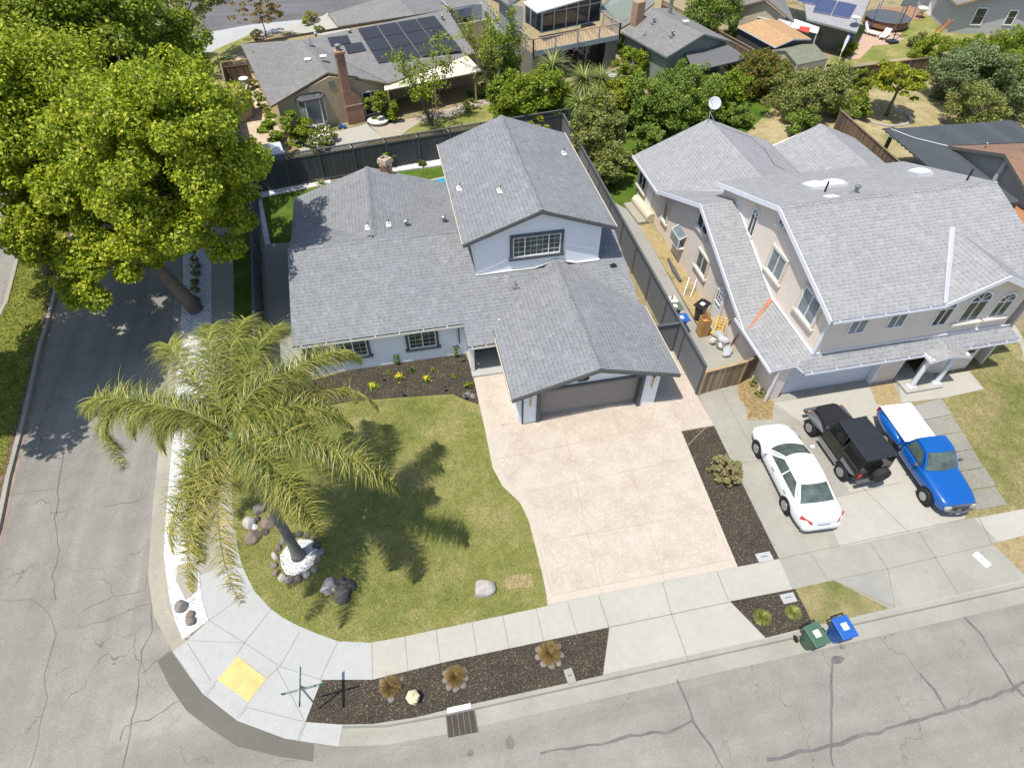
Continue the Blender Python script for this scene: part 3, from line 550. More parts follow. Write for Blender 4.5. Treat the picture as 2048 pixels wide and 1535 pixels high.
# rakes: dark barge boards on the front gables
for (x0,z0,x1,z1,y) in ((2.68,5.2,6.5,6.585,24.39),(6.5,6.585,10.32,5.2,24.39),(3.53,2.28,7.4,3.4,16.89),(7.4,3.4,11.27,2.28,16.89)):
    MB().ext([(x0,y,z0),(x1,y,z1),(x1,y,z1-.17),(x0,y,z0-.17)],(0,-.035,0)).build('barge_board','fascia_gray',h1)
M('eave_tan',(.50,.43,.35),.6,.1)
for a,c in (((2.66,24.42,5.17),(2.66,34.4,5.17)),((10.34,24.42,5.17),(10.34,34.4,5.17)),((11.3,16.92,2.24),(11.3,21.65,2.24)),((3.5,16.92,2.24),(3.5,20.85,2.24))): MB().bar(a,c,.045,.13).build('eave_board','eave_tan',h1)
# walls
y0=22.36
wallpart(h1,[([(-5.5,y0,0),(2.35,y0,0),(2.35,y0,2.28),(-5.5,y0,2.28)],Y_),
 ([(-5.5,y0,0),(-5.5,27.6,0),(-5.5,34.8,0),(-5.5,34.8,2.3),(-5.5,33.0,2.3),(-5.5,27.6,3.8),(-5.5,y0,2.28)],X_),
 ([(-5.5,34.8,0),(2.6,34.8,0),(2.6,34.8,2.3),(-1.5,34.8,3.75),(-5.5,34.8,2.3)],-Y_),
 ([(2.35,20.95,0),(2.35,y0,0),(2.35,y0,2.2),(2.35,20.95,1.8)],X_),
 ([(3.9,17.32,0),(3.9,24,0),(3.9,24,2.3),(3.9,17.32,2.3)],X_),([(10.6,17.32,0),(10.6,32.9,0),(10.6,32.9,2.3),(10.6,27.6,3.7),(10.6,22.4,2.3),(10.6,17.32,2.3)],-X_)],'white_stucco')
b=MB(); b.ext([(4.1,17.3,2.22),(10.55,17.3,2.22),(10.55,17.3,2.42),(7.4,17.3,3.33),(4.1,17.3,2.42)],(0,.12,0)); b.ext([(4.06,17.3,0),(4.78,17.3,0),(4.78,17.3,2.23),(4.06,17.3,2.23)],(0,.14,0)); b.ext([(9.78,17.3,0),(10.55,17.3,0),(10.55,17.3,2.23),(9.78,17.3,2.23)],(0,.14,0)); b.ext([(4.04,17.36,0),(3.9,17.44,0),(3.9,17.44,2.25),(4.04,17.36,2.25)],(.02,.1,0)); b.build('garage_front_wall','white_stucco',h1)
# upper storey walls
yb=24.75
wallpart(h1,[([(3.3,yb,2.6),(9.7,yb,2.6),(9.7,yb,5.25),(6.5,yb,6.42),(3.3,yb,5.25)],Y_),(wface(3.3,yb,3.3,34,2.5,5.25),X_),(wface(9.7,yb,9.7,34,2.2,5.25),-X_),([(3.3,34,0),(9.7,34,0),(9.7,34,5.25),(6.5,34,6.42),(3.3,34,5.25)],-Y_)],'white_stucco','upper_wall')
b=MB(); 
pts=[(3.28,3.1),(6.3,3.1),(7.4,3.46),(8.5,3.1),(9.72,3.1)]
for (xa,za),(xb,zb) in zip(pts,pts[1:]): b.bar((xa,24.70,za),(xb,24.70,zb),.10,.05)
b.bar((9.75,24.7,3.1),(9.75,26.8,3.72),.06,.05); b.build('flashing','flash_white',h1)
# windows
winbox(h1,PYP(1020.5,472,yb)+Vector((.12,0,-.1)),PYP(1121,507,yb)+Vector((-.05,0,.12)),X_,-Y_,trim='trim_gray',tw=.14,sashes=[.25,.75],muntin=(8,4),gl='glass')
for pxr in ((873.6,689.5,1.35),(738,708,1.35)):
    q=PYP(pxr[0],pxr[1],y0); window(h1,(q.x-pxr[2]/2,y0,q.z+.56),X_,-Y_,pxr[2],1.1,trim='trim_gray',tw=.13,cols=2,muntin=(4,4))
window(h1,(-5.0,y0,1.45),X_,-Y_,.8,1.1,trim='trim_gray',cols=2,muntin=(4,4))
# garage door with bevelled trim, sconces, lamp and house numbers
gd=MB(); gd.ext([(4.9,17.62,0),(9.66,17.62,0),(9.66,17.62,2.12),(4.9,17.62,2.12)],(0,.06,0)); g=gd.build('garage_door','door_gray',h1)
b=MB()
for i in range(4):
    cx=5.5+i*1.19
    b.obox((cx,17.605,1.93),(.95,0,0),(0,0,.2),(0,.02,0))
b.build('door_window','glass',g)
b=MB()
for i in range(4):
    cx=5.5+i*1.19
    for k in range(-2,3): b.bar((cx,17.59,1.84),(cx+k*.2,17.59,2.03),.03,.012,up=(0,1,0))
b.build('sunburst_muntin',M('sunburst',(.2,.19,.14),.6,.05),g)
b=MB()
for x in (4.83,9.72): b.obox((x,17.42,1.09),(.15,0,0),(0,0,2.18),(0,.40,0))
b.obox((7.28,17.40,2.19),(5.05,0,0),(0,0,.13),(0,.38,0)); b.obox((4.10,17.27,1.1),(.07,0,0),(0,0,2.2),(0,.05,0)); b.build('door_trim','trim_gray',h1)
for x in (4.46,10.2):
    s=MB().box((x,17.24,1.62),(.045,.07,.75)).build('wall_light',M('gold',(.5,.33,.1),.4,.05,metal=.5),h1); MB().box((x,17.24,2.02),(.09,.1,.07)).build('lamp_cap','dark',s)
s=MB().box((6.9,17.26,2.62),(.16,.07,.1)).lathe((6.84,17.2,2.6),[(.05,-.06),(.075,.06)],8).lathe((7.0,17.2,2.6),[(.05,-.06),(.075,.06)],8).build('flood_light','black_metal',h1)
def text(body,loc,size,mt,parent,rot=(math.pi/2,0,0),ext=.01,align='CENTER',name='lettering'):
    cu=bpy.data.curves.new(name,'FONT'); cu.body=body; cu.size=size; cu.extrude=ext; cu.align_x=align; cu.align_y='CENTER'; cu.resolution_u=2
    t=bpy.data.objects.new(name,cu); COL.objects.link(t); dg=bpy.context.evaluated_depsgraph_get(); me=bpy.data.meshes.new_from_object(t.evaluated_get(dg)); bpy.data.objects.remove(t)
    o=bpy.data.objects.new(name,me); COL.objects.link(o); me.materials.clear(); me.materials.append(MATS[mt]); o.location=loc; o.rotation_euler=rot
    o.parent=parent; o.matrix_parent_inverse=WM.get(parent.name,Matrix.Identity(4)).inverted(); return o
b=MB()
for i in range(5): b.obox((6.62+i*.085,17.27,2.42),(.055,0,0),(0,0,.12 if i!=2 else .09),(0,.03,0))
b.build('house_number','black_metal',h1)
# gutters, downspout, porch
gutter(h1,(-5.8,22.12,ez-.02),(2.2,22.12,ez-.02)); gutter(h1,(2.2,20.85,mz(20.85)-.02),(3.55,20.85,mz(20.85)-.02))
MB().bar((1.95,22.27,.9),(1.95,22.27,2.2),.06).build('downspout','trim_gray',h1)
b=MB(); b.prism([(2.3,20.6),(3.85,20.6),(3.85,22.36),(2.3,22.36)],0,.13); b.build('porch_floor','conc_new',h1)
MB().box((2.37,20.98,.93),(.13,.13,1.85)).build('porch_post','white_paint',h1); MB().box((2.55,21.6,.32),(.12,.9,.08),.4).build('driftwood',M('drift',(.5,.42,.3),.8,.2),h1)
d=MB().obox((3.15,22.3,1.05),(.9,0,0),(0,0,2.05),(0,.06,0)).build('front_door','trim_gray',h1); MB().lathe((2.8,22.2,1.0),[(.03,-.03),(.03,.03)],8).build('handle','chrome',d)
# roof furniture
def onmain(px,py,f,z0=3):
    z=z0
    for _ in range(8): q=P(px,py,z); z=f(q)
    return P(px,py,z)
fm=lambda q: mz(q.y); fW=lambda q: 3.87-(abs(q.x+1.55))*.3376; fU=lambda q: 6.6-abs(q.x-6.5)*.363
for (x,y,k,f,h) in ((1000,383,'fl',fU,.3),(919,378,'fl',fU,.3),(1127,308,'fl',fU,.3),(736,456,'fl',fW,.3),(777,450,'fl',fW,.3),(813,452,'cap',fm,.42),(888,444,'cap',fm,.42),(1031,572,'pipe',fm,.34),(1226,530,'pipe',fm,.12)): vent(h1,onmain(x,y,f),k,h)
# chimney
cb=MB(); q=Vector((.55,35.35,0)); cb.prism([(-.82,34.95),(-.08,34.95),(-.08,35.55),(-.82,35.55)],0,3.95); ch=cb.build('chimney','brick_red',h1)
MB().lathe((-.45,35.25,3.95),[(.46,0),(.48,.12),(.42,.34),(.3,.36),(.27,.2)],4).build('chimney_cap',M('cap_buff',(.42,.33,.25),.9,.2),ch)
ch.data.materials[0]=MATS['brick_red']
# =============== NEIGHBOUR HOUSE ===============
h2=thing('house','pale beige two storey house with light grey shingle roofs, arched windows and white garage door','house',(20,25,0))
SL='shingle_light'; FWh='fascia_white'
r2=roofpart(h2,[[(16.95,16.0,5.28),(22.28,16.0,5.28),(24.66,19.55,6.445),(27.02,16.0,5.28),(28.2,16.0,5.28),(28.2,21.7,7.15),(16.95,21.7,7.15)],[(16.95,21.7,7.15),(28.2,21.7,7.15),(28.2,27.4,5.2),(16.95,27.4,5.2)]],SL,FWh,.16)
dr=roofpart(h2,[[(22.3,15.98,5.30),(24.66,15.98,6.45),(24.66,19.6,6.45),(22.3,16.1,5.30)],[(27.0,15.98,5.30),(27.0,16.1,5.3),(24.66,19.6,6.45),(24.66,15.98,6.45)]],SL,FWh,.16)
b=MB(); b.ext([(22.15,16.0,5.335),(22.5,16.05,5.345),(24.72,19.55,6.50),(24.5,19.6,6.47)],(0,0,-.02)); b.build('valley_flashing',M('flash_lilac',(.40,.40,.44),.5,.05),dr)
a41=.41
lowS=[(15.35,19.0,2.3),(17.3,20.3,2.83),(17.3,25.7,5.05),(15.35,25.7,5.05)]
r3=roofpart(h2,[lowS,[(15.35,16.25,2.3),(17.3,16.25,2.82),(17.3,20.3,2.83),(15.35,19.0,2.3)],[(15.35,25.7,5.05),(17.3,25.7,5.05),(19.2,27.3,4.38),(19.2,30.8,2.9),(15.35,30.8,2.9)],
 [(15.3,30.6,2.8),(20.05,27.0,4.8),(20.05,35.3,4.8),(15.3,35.3,2.8)],[(24.9,27,2.8),(24.9,35.3,2.8),(20.05,35.3,4.8),(20.05,27,4.8)],
 [(24.9,27.0,2.72),(27.9,27.0,4.0),(27.9,34.8,4.0),(24.9,34.8,2.72)],[(31,27,2.7),(31,34.8,2.7),(27.9,34.8,4.0),(27.9,27,4.0)]],SL,FWh,.14)
b=MB(); b.ext([(15.42,18.93,2.335),(15.55,18.9,2.335),(17.3,20.2,2.88),(17.25,20.42,2.90)],(0,0,-.02)); b.build('valley_flashing','rust_strip',r3)
# rake boards (white)
b=MB()
def rake(b,a,c,dep=.24,out=(-.04,0,0)):
    a=Vector(a);c=Vector(c); MB().ext([a,c,c-Z_*dep,a-Z_*dep],out).build('barge_board',FWh,h2)
rake(b,(16.93,15.98,5.30),(16.93,21.7,7.17)); rake(b,(16.93,21.7,7.17),(16.93,27.4,5.22)); rake(b,(15.33,18.95,2.33),(15.33,25.7,5.07)); rake(b,(15.33,25.7,5.07),(15.33,30.8,2.92))
rake(b,(22.28,15.96,5.32),(24.66,15.96,6.47),.26,(0,-.04,0)); rake(b,(24.66,15.96,6.47),(27.02,15.96,5.32),.26,(0,-.04,0)); MB().bar((15.28,30.8,2.74),(15.28,35.3,2.74),.05,.16).build('eave_board',FWh,h2); MB().bar((15.3,16.2,2.24),(15.3,19.9,2.24),.05,.14).build('eave_board',FWh,h2)
gutter(h2,(16.95,16.0,5.24),(22.3,16.0,5.24),FWh)
ridgecap(r2,(16.95,21.7,7.16),(28.2,21.7,7.16),SL,.12,.035)
# pent roof along the front and porch gable
b=MB(); b.slab([(16.7,15.88,2.3),(22.95,15.88,2.3),(22.95,16.43,2.80),(17.3,16.43,2.82)],.12,0,1); b.slab([(22.95,15.88,2.3),(24.95,15.88,2.3),(24.95,16.43,2.80),(22.95,16.43,2.8)],.12,0,1); b.slab([(24.95,15.88,2.3),(27.95,15.88,2.3),(27.45,16.43,2.80),(24.95,16.43,2.8)],.12,0,1)
b.slab([(22.85,15.3,2.24),(23.85,15.3,2.5),(23.85,16.2,2.62),(22.95,15.9,2.33)],.1,0,1); b.slab([(24.95,15.3,2.24),(24.95,15.9,2.33),(23.85,16.2,2.62),(23.85,15.3,2.5)],.1,0,1)
b.slab([(15.35,16.27,2.28),(16.4,16.1,2.58),(16.65,16.3,2.6),(15.35,16.4,2.28)],.1,0,1); b.slab([(16.4,16.1,2.58),(16.75,15.88,2.32),(17.2,16.4,2.8),(16.6,16.4,2.7)],.1,0,1)
pr=b.build('front_roof',[SL,FWh],h2); gutter(h2,(16.75,15.88,2.26),(22.9,15.88,2.26),FWh); gutter(h2,(25.0,15.88,2.26),(27.9,15.88,2.26),FWh)
b=MB(); b.bar((17.3,16.40,2.84),(22.2,16.40,2.83),.05,.06); b.bar((22.2,16.38,2.84),(27.5,16.38,2.83),.08,.07); b.bar((17.27,16.4,2.84),(17.27,20.3,2.9),.09,.06); b.bar((17.27,20.3,2.9),(17.27,25.7,5.1),.09,.06); b.build('flashing','fascia_white',h2)
# walls
yS=16.43
wallpart(h2,[([(17.3,yS,2.3),(27.2,yS,2.3),(27.2,yS,5.3),(17.3,yS,5.3)],Y_),([(22.6,yS-.01,5.1),(26.8,yS-.01,5.1),(26.8,yS-.01,5.3),(24.66,yS-.01,6.3),(22.6,yS-.01,5.3)],Y_),
 ([(17.3,yS,2.3),(17.3,27.1,2.3),(17.3,27.1,5.2),(17.3,21.7,7.0),(17.3,yS,5.25)],X_),([(27.9,yS,0),(27.9,27.1,0),(27.9,27.1,5.2),(27.9,21.7,7.0),(27.9,yS,5.25)],-X_),([(17.3,27.1,2.5),(27.9,27.1,2.5),(27.9,27.1,5.2),(17.3,27.1,5.2)],-Y_)],'beige_stucco','upper_wall')
wallpart(h2,[([(15.9,16.4,0),(15.9,35.0,0),(15.9,35.0,2.85),(15.9,30.9,2.85),(15.9,25.7,4.95),(15.9,19.2,2.3),(15.9,16.4,2.3)],X_),([(15.9,16.36,0),(16.5,16.36,0),(16.5,16.36,2.3),(15.9,16.36,2.35)],Y_),([(16.5,16.36,0),(16.5,16.62,0),(16.5,16.62,2.3),(16.5,16.36,2.3)],-X_),([(16.5,16.36,2.14),(21.45,16.36,2.14),(21.45,16.36,2.5),(16.5,16.36,2.5)],Y_),
 ([(21.38,16.34,0),(22.75,16.34,0),(22.75,16.34,2.5),(21.38,16.34,2.5)],Y_),([(24.0,16.34,0),(26.85,16.34,0),(26.85,16.34,2.5),(24.0,16.34,2.5)],Y_),([(22.75,17.6,0),(24,17.6,0),(24,17.6,2.5),(22.75,17.6,2.5)],Y_),([(26.85,16.34,0),(26.85,27,0),(26.85,27,2.5),(26.85,16.34,2.5)],-X_),([(15.9,35,0),(30.5,35,0),(30.5,35,2.7),(27.9,35,3.8),(24.9,35,2.7),(20.05,35,4.6),(15.9,35,2.8)],-Y_)],'beige_stucco','lower_wall')
gd=MB(); gd.ext([(16.5,16.62,0),(21.38,16.62,0),(21.38,16.62,2.16),(16.5,16.62,2.16)],(0,.06,0)); gd.build('garage_door','garage_white',h2); b=MB(); b.obox((21.42,16.46,1.07),(.1,0,0),(0,0,2.14),(0,.3,0)); b.build('door_jamb','fascia_white',h2)
# windows front
winbox(h2,PYP(1699,629,yS),PYP(1728,672,yS)+Vector((.15,0,.1)),X_,-Y_,cols=2,gl='curtain_glass') if False else None
for cx,wd in ((18.85,.86),(20.77,.86)): window(h2,(cx,yS,4.32),X_,-Y_,wd,.96,cols=2,gl='curtain_glass')
for (cx,wd,hh,zc) in ((23.15,.8,1.04,4.05),(24.66,1.05,1.2,4.15),(26.15,.88,.95,4.03)): archwin(h2,(cx,yS,zc),X_,-Y_,wd,hh)
b=MB(); b.obox((24.65,yS-.1,3.48),(1.5,0,0),(0,0,.1),(0,.2,0)); b.obox((26.15,yS-.1,3.48),(1.2,0,0),(0,0,.1),(0,.2,0)); b.build('window_sill','beige_stucco',h2)
window(h2,(25.62,16.34,1.5),X_,-Y_,1.9,.7,cols=3); d=MB().obox((23.4,17.56,1.05),(.95,0,0),(0,0,2.05),(0,.06,0)).build('front_door','trim_gray',h2); MB().lathe((23.05,17.5,1.0),[(.03,-.03),(.03,.03)],8).build('handle','chrome',d)
# porch columns and slab
MB().prism([(22.75,15.35),(24.75,15.35),(24.75,16.3),(24.0,16.3),(24.0,17.6),(22.75,17.6),(22.75,16.3)],0,.16).build('porch_floor','conc_warm',h2)
for x in (23.1,24.46):
    MB().box((x,15.62,.22),(.36,.36,.12)).lathe((x,15.62,.28),[(.15,0),(.17,.04),(.13,.08),(.115,.6),(.105,1.9),(.14,1.94),(.14,1.98)],18).box((x,15.62,2.28),(.3,.3,.06)).build('column','fascia_white',h2)
b=MB(); b.bar((22.95,15.45,2.24),(24.85,15.45,2.24),.16,.14); b.bar((22.93,15.4,2.2),(22.93,15.9,2.25),.12,.14); b.bar((24.87,15.4,2.2),(24.87,15.9,2.25),.12,.14); b.build('porch_beam','fascia_white',h2)
MB().bar((17.24,16.37,2.85),(17.24,16.37,5.15),.09).build('downspout','fascia_white',h2); MB().bar((15.82,16.3,0.02),(15.82,16.3,2.2),.08).build('downspout','fascia_white',h2)
# windows west
mX=-X_
for (px,py,X,wd,hh,kk) in ((1286,361,15.9,1.3,1.2,{}),(1333,424,15.9,.62,1.25,dict(cols=1)),(1405,527,15.9,1.25,1.05,{}),(1408,447,15.9,1.3,.9,{}),(1554,529.6,17.3,1.25,1.25,dict(gl='curtain_glass')),(1619,612.7,17.3,1.3,1.35,dict(gl='curtain_glass')),(1567,443,17.3,.45,.5,{})):
    q=PXP(px,py,X); window(h2,q,Y_,mX,wd,hh,trim='beige_stucco' if hh<.6 else M('cream_trim',(.58,.53,.44),.85,.04),tw=.12,**({'cols':2}|kk))
q=PXP(1506,450,17.3); archwin(h2,q,Y_,mX,.62,1.2)
q=PXP(1299,396,15.9); d=MB().obox((15.87,q.y,1.05),(0,.95,0),(0,0,2.1),(.05,0,0)).build('side_door','white_paint',h2)
q=PXP(1436,612,15.9); d=MB().obox((15.87,q.y,1.0),(0,.9,0),(0,0,2.0),(.05,0,0)).build('side_door','white_paint',h2); window(d,(15.84,q.y,1.5),Y_,mX,.65,.8,cols=3,muntin=(1,3)); MB().obox((15.82,q.y,1.0),(0,1.1,0),(0,0,.0001),(.0001,0,0)) 
b=MB(); 
for s in (-.5,.5): b.obox((15.86,q.y+s,1.03),(0,.09,0),(0,0,2.06),(.09,0,0))
b.obox((15.86,q.y,2.09),(0,1.1,0),(0,0,.09),(.09,0,0)); b.build('door_trim','cream_trim',h2)
# garden window box
q=PXP(1363,473,15.9); cz=q.z; 
b=MB(); b.ext([(15.9,q.y-.6,cz+.45),(15.9,q.y+.6,cz+.45),(15.5,q.y+.6,cz+.2),(15.5,q.y-.6,cz+.2)],(0,0,-.03)); b.obox((15.7,q.y,cz-.45),(.4,0,0),(0,1.2,0),(0,0,.06))
for s in (-.6,.6):
    for t in (15.5,): b.bar((t,q.y+s,cz-.45),(t,q.y+s,cz+.22),.04)
    b.bar((15.5,q.y+s,cz+.22),(15.9,q.y+s,cz+.45),.04)
b.bar((15.5,q.y-.6,cz+.2),(15.5,q.y+.6,cz+.2),.04); gw=b.build('garden_window','white_paint',h2)
b=MB(); b.obox((15.5,q.y,cz-.1),(0,1.14,0),(0,0,.6),(.012,0,0)); b.ext([(15.88,q.y-.56,cz+.47),(15.88,q.y+.56,cz+.47),(15.5,q.y+.56,cz+.23),(15.5,q.y-.56,cz+.23)],(0,0,-.01)); b.build('pane','curtain_glass',gw)
# skylights, vents
fN=lambda q: 7.15-(q.y-21.7)*.342 if q.y>21.7 else 5.28+(q.y-16)*.328
def skylight(px,py,w_,d_,nd=1,h=.14):
    q=onmain(px,py,fN,6.5); o=None; b=MB()
    an=math.atan(.342); T=Matrix.Rotation(-an,3,'X'); u=Vector((w_,0,0)); v=T@Vector((0,d_,0)); n=T@Z_
    b.obox(q+n*h/2,u,v,n*h); o=b.build('skylight',M('sky_frame',(.5,.51,.53),.5,.05),h2)
    for i in range(nd):
        b=MB(); c=q+u*((i+.5)/nd-.5)+n*h; ww=w_/nd; K=8
        vs=[[c+u.normalized()*ww*(a/K-.5)*.96+v*(bb/K-.5)*.96+n*(.16*(1-(2*a/K-1)**2)**.5*(1-(2*bb/K-1)**2)**.5) for bb in range(K+1)] for a in range(K+1)]
        for a in range(K):
            for bb in range(K): b.face([vs[a][bb],vs[a+1][bb],vs[a+1][bb+1],vs[a][bb+1]])
        b.build('dome',M('dome_white',(.72,.73,.73),.2,0,spec=.5),o)
skylight(1648,372,2.0,.95,2); skylight(1838,350,.85,.85,1,.2)
for (x,y,h) in ((1649,384,.55),(1933,361,.6)):
    q=onmain(x,y,fN,6.5); MB().tube([q,q+Z_*h],.045,8).build('roof_vent','black_metal',h2)
q=onmain(1710,386,fN,6.5); MB().lathe(q,[(.2,0),(.1,.05),(.09,.3),(.15,.32),(.15,.4),(.08,.42)],10).build('roof_vent','vent_metal',h2)
q=onmain(1662,393,fN,6.5); MB().obox(q+Z_*.02,(.6,0,0),(0,.5,-.17),(0,0,.02)).build('vent_flashing','fascia_white',h2)
# satellite dish on the rear ridge
sd_=thing('satellite_dish','white round satellite dish on the rear ridge of the beige house','satellite dish',(20.05,35.2,4.8))
q=Vector((20.2,35.3,5.75)); n=Vector((-.25,-.72,.45)).normalized(); u=n.orthogonal().normalized(); v=n.cross(u); b=MB(); K=24; rr=[.02,.1,.18,.26,.33,.37]; b.v=[tuple(q+u*math.cos(2*math.pi*j/K)*r+v*math.sin(2*math.pi*j/K)*r*1.05+n*(r*r*.45)) for r in rr for j in range(K)]
b.f=[(i*K+j,(i+1)*K+j,(i+1)*K+(j+1)%K,i*K+(j+1)%K) for i in range(5) for j in range(K)]+[tuple(range(K))]; b.m=[0]*len(b.f)
o=b.build('dish',M('dish_gray',(.5,.52,.55),.4,.03),sd_,smooth=True); so_=o.modifiers.new('s','SOLIDIFY'); so_.thickness=.02
b=MB(); b.tube([(20.0,35.15,4.78),(19.98,35.2,5.2),q-n*.05],.025,6); b.tube([(19.8,34.9,4.72),(20.0,35.2,5.2)],.02,6); b.tube([(20.3,34.9,4.72),(20.0,35.2,5.2)],.02,6); b.tube([q-v*.4,q+n*.45-v*.2],.015,6); b.build('mount','steel',sd_)
tag(MB().tube([onmain(x,y,lambda q:4.8-abs(q.x-20.05)*.42,4) +Z_*.03 for x,y in ((1425,248),(1500,275),(1530,300),(1548,330),(1570,342))],.018,5).build('cable','rubber'),'black cable running over the rear light grey roof from the dish','cable')
# =============== FENCES ===============
def fence(name,label,a,b_,h,panel,postm,bay=2.4,lat=0.0,latm='lattice_gray',post=.1,rail=True,side=1,group=None,bottomrail=False,posts=True):
    a=Vector((a[0],a[1],0));b2=Vector((b_[0],b_[1],0)); d=(b2-a); L=d.length; u=d/L; n=Vector((-u.y,u.x,0))*side; k=max(1,round(L/bay)); t=thing(name,label,'fence',a,group)
    for i in range(k):
        p=a+u*(L*i/k+post/2);q=a+u*(L*(i+1)/k-post/2); hh=h-lat
        MB().obox((p+q)/2+Z_*hh/2,(q-p),Z_*hh,n*.03).build('panel',panel,t)
        if lat:
            W=(q-p).length; B=MB(); z0=h-lat+.05;z1=h-.05; s=.17; m=int((W+(z1-z0))/s)
            for j in range(m):
                x=j*s-(z1-z0)
                for sg in (1,-1):
                    xa,xb=(x,x+(z1-z0)) if sg>0 else (x+(z1-z0),x)
                    za,zb=z0,z1
                    # clip
                    def cl(xa,za,xb,zb):
                        pts=[]
                        for (X0,Z0,X1,Z1) in ((xa,za,xb,zb),):
                            if X0==X1: return None
                            t0,t1=0,1
                            for lim,sgn in ((0,1),(W,-1)):
                                f0=(X0-lim)*sgn;f1=(X1-lim)*sgn
                                if f0<0 and f1<0: return None
                                if f0<0: t0=max(t0,f0/(f0-f1))
                                if f1<0: t1=min(t1,f0/(f0-f1))
                            return (X0+(X1-X0)*t0,Z0+(Z1-Z0)*t0,X0+(X1-X0)*t1,Z0+(Z1-Z0)*t1) if t1>t0 else None
                    c=cl(xa,za,xb,zb)
                    if c:
                        A_=p+u*c[0]+Z_*c[1]+n*.006*sg;B_=p+u*c[2]+Z_*c[3]+n*.006*sg
                        dd=(B_-A_).normalized(); w_=n.cross(dd).normalized()*.027; B.face([A_-w_,B_-w_,B_+w_,A_+w_])
            if B.v: B.build('lattice',latm,t)
            B=MB(); B.bar(p+Z_*z0,q+Z_*z0,.07,.07); B.build('mid_rail',postm,t)
        if rail: MB().bar(p+Z_*(h+.0),q+Z_*(h+.0),.13,.05).build('top_rail',postm,t)
        if bottomrail: MB().bar(p+Z_*.12-n*.04,q+Z_*.12-n*.04,.05,.12).build('bottom_rail',postm,t)
    if posts:
        for i in range(k+1):
            q=a+u*(L*i/k); MB().box((q.x,q.y,(h+.03)/2),(post,post,h+.03),math.atan2(u.y,u.x)).build('post',postm,t)
    return t
fence('back_fence','dark blue grey board fence with lattice top behind the white house',(-9.4,40.53),(13.4,43.85),2.28,'fence_dark','post_gray',2.25,.42,'post_gray',bottomrail=True)
fence('side_fence','long grey panel fence with lattice top between the two front houses',(12.78,17.42),(12.92,43.8),2.0,'fence_gray','post_gray',2.4,.26,bottomrail=True)
fence('cross_fence','short dark grey lattice topped fence closing the passage beside the garage',(11.0,20.45),(12.72,20.45),1.95,'fence_gray','post_gray',1.7,.26)
fence('corner_fence','dark board fence along the side sidewalk west of the white house',(-7.75,23.2),(-9.3,40.5),1.95,'fence_dark','post_gray',2.4)
fence('wood_fence','weathered brown board fence beside the neighbour garage driveway',(12.88,17.35),(15.05,17.62),1.62,'fence_wood','post_wood',2.2)
fence('wood_gate','dark reddish brown wooden gate against the beige garage wall',(15.12,17.66),(15.85,17.9),1.6,'fence_wood_dark','fascia_tan',.8)
def gp(x,y,z=0): p=P(x,y,z); return (p.x,p.y)
fence('rear_fence','brown plank fence behind the dry yard right of the grey green tree',gp(1600,152,1.6),gp(1862,118,1.6),1.75,'fence_wood_dark','fascia_tan',2.4)
fence('lattice_fence','brown lattice topped fence between the grey house and the tan shed',gp(1325,3,1.7),gp(1592,147,1.7),1.8,'fence_wood_dark','fascia_tan',2.4,.4,'post_wood')
fence('yard_fence','dark brown slatted fence running behind the beige two storey house',gp(1682,222,1.8),gp(1800,326,1.8),1.85,'fence_wood_dark','fascia_tan',2.0)
fence('lattice_fence','wooden side fence with diamond lattice left of the tan house',gp(443,127,1.8),gp(494,121,1.8),1.9,'fence_wood_dark','post_wood',2.2,.45,'post_wood')
fence('board_fence','tall shaded board fence running down the narrow yard left of the tan house',gp(441,127,1.8),gp(487,322,1.8),1.85,'fence_wood_dark','fascia_tan',2.4)
# =============== FAR HOUSES ===============
def plane3(a,b_,c): n=(b_-a).cross(c-a).normalized(); return (a,n)
def RP(x,y,pl):
    d=ray(x,y); o=Vector((0,0,H)); t=(pl[0]-o).dot(pl[1])/d.dot(pl[1]); return o+d*t
# --- tan house with solar panels
h3=thing('house','tan stucco house with brown grey roof, black solar panels and tall brick chimney','house',P(700,150))
A3=P(481,88,4.0);B3=P(895,19,4.0);E1=P(541,213,2.45);E2=P(778,167,2.45);AP=P(655,145,3.85);N3=P(603,80,4.0);BR=P(948,106,2.5)
back=Vector((.25,1,0)).normalized()
rf=roofpart(h3,[[A3,N3,E1],[N3,AP,E1],[N3,E2,AP],[N3,B3,BR,E2],[A3,A3+back*5.5-Z_*1.6,B3+back*5.5-Z_*1.6,B3]],'shingle_far','fascia_tan',.14)
roofpart(h3,[[P(655,28,2.4),P(676,53,2.4),P(828,30,3.9),P(790,-12,3.9)],[P(790,-12,3.9),P(828,30,3.9),P(905,22,2.5),P(870,-25,2.5)]],'shingle_far','fascia_tan',.14)
MB().bar(RP(607,83,plane3(N3,B3,E2))+Z_*.04,E2+Z_*.04,.14,.03).build('valley_flashing','vent_metal',rf)
u3=(E2-E1); u3.z=0; L3=u3.length; u3.normalize(); n3=Vector((u3.y,-u3.x,0))  # outward (towards camera)
wl=E1+u3*.55-n3*.35; wr=E2-u3*.45-n3*.35; wl.z=wr.z=0
def w3(t,z,off=0): q=wl.lerp(wr,t)+n3*off; q.z=z; return q
ta=(AP-E1).dot(u3)/L3
wallpart(h3,[([w3(0,0),w3(1,0),w3(1,2.4),w3(ta,3.6),w3(0,2.4)],-n3),([w3(0,0),w3(0,0)+back*11,w3(0,2.5)+back*11,w3(0,2.5)],u3),([w3(1,0),w3(1,0)+back*2.6,w3(1,2.45)+back*2.6,w3(1,2.45)],-u3),
 ([w3(1,0)+back*2.6,w3(1,0)+back*2.6+u3*9.2,w3(1,2.4)+back*2.6+u3*9.2,w3(1,2.4)+back*2.6],back),([w3(0,0)+back*11,w3(1,0)+back*11+u3*9,w3(1,2.4)+back*11+u3*9,w3(0,2.4)+back*11],-back)],'tan_stucco')
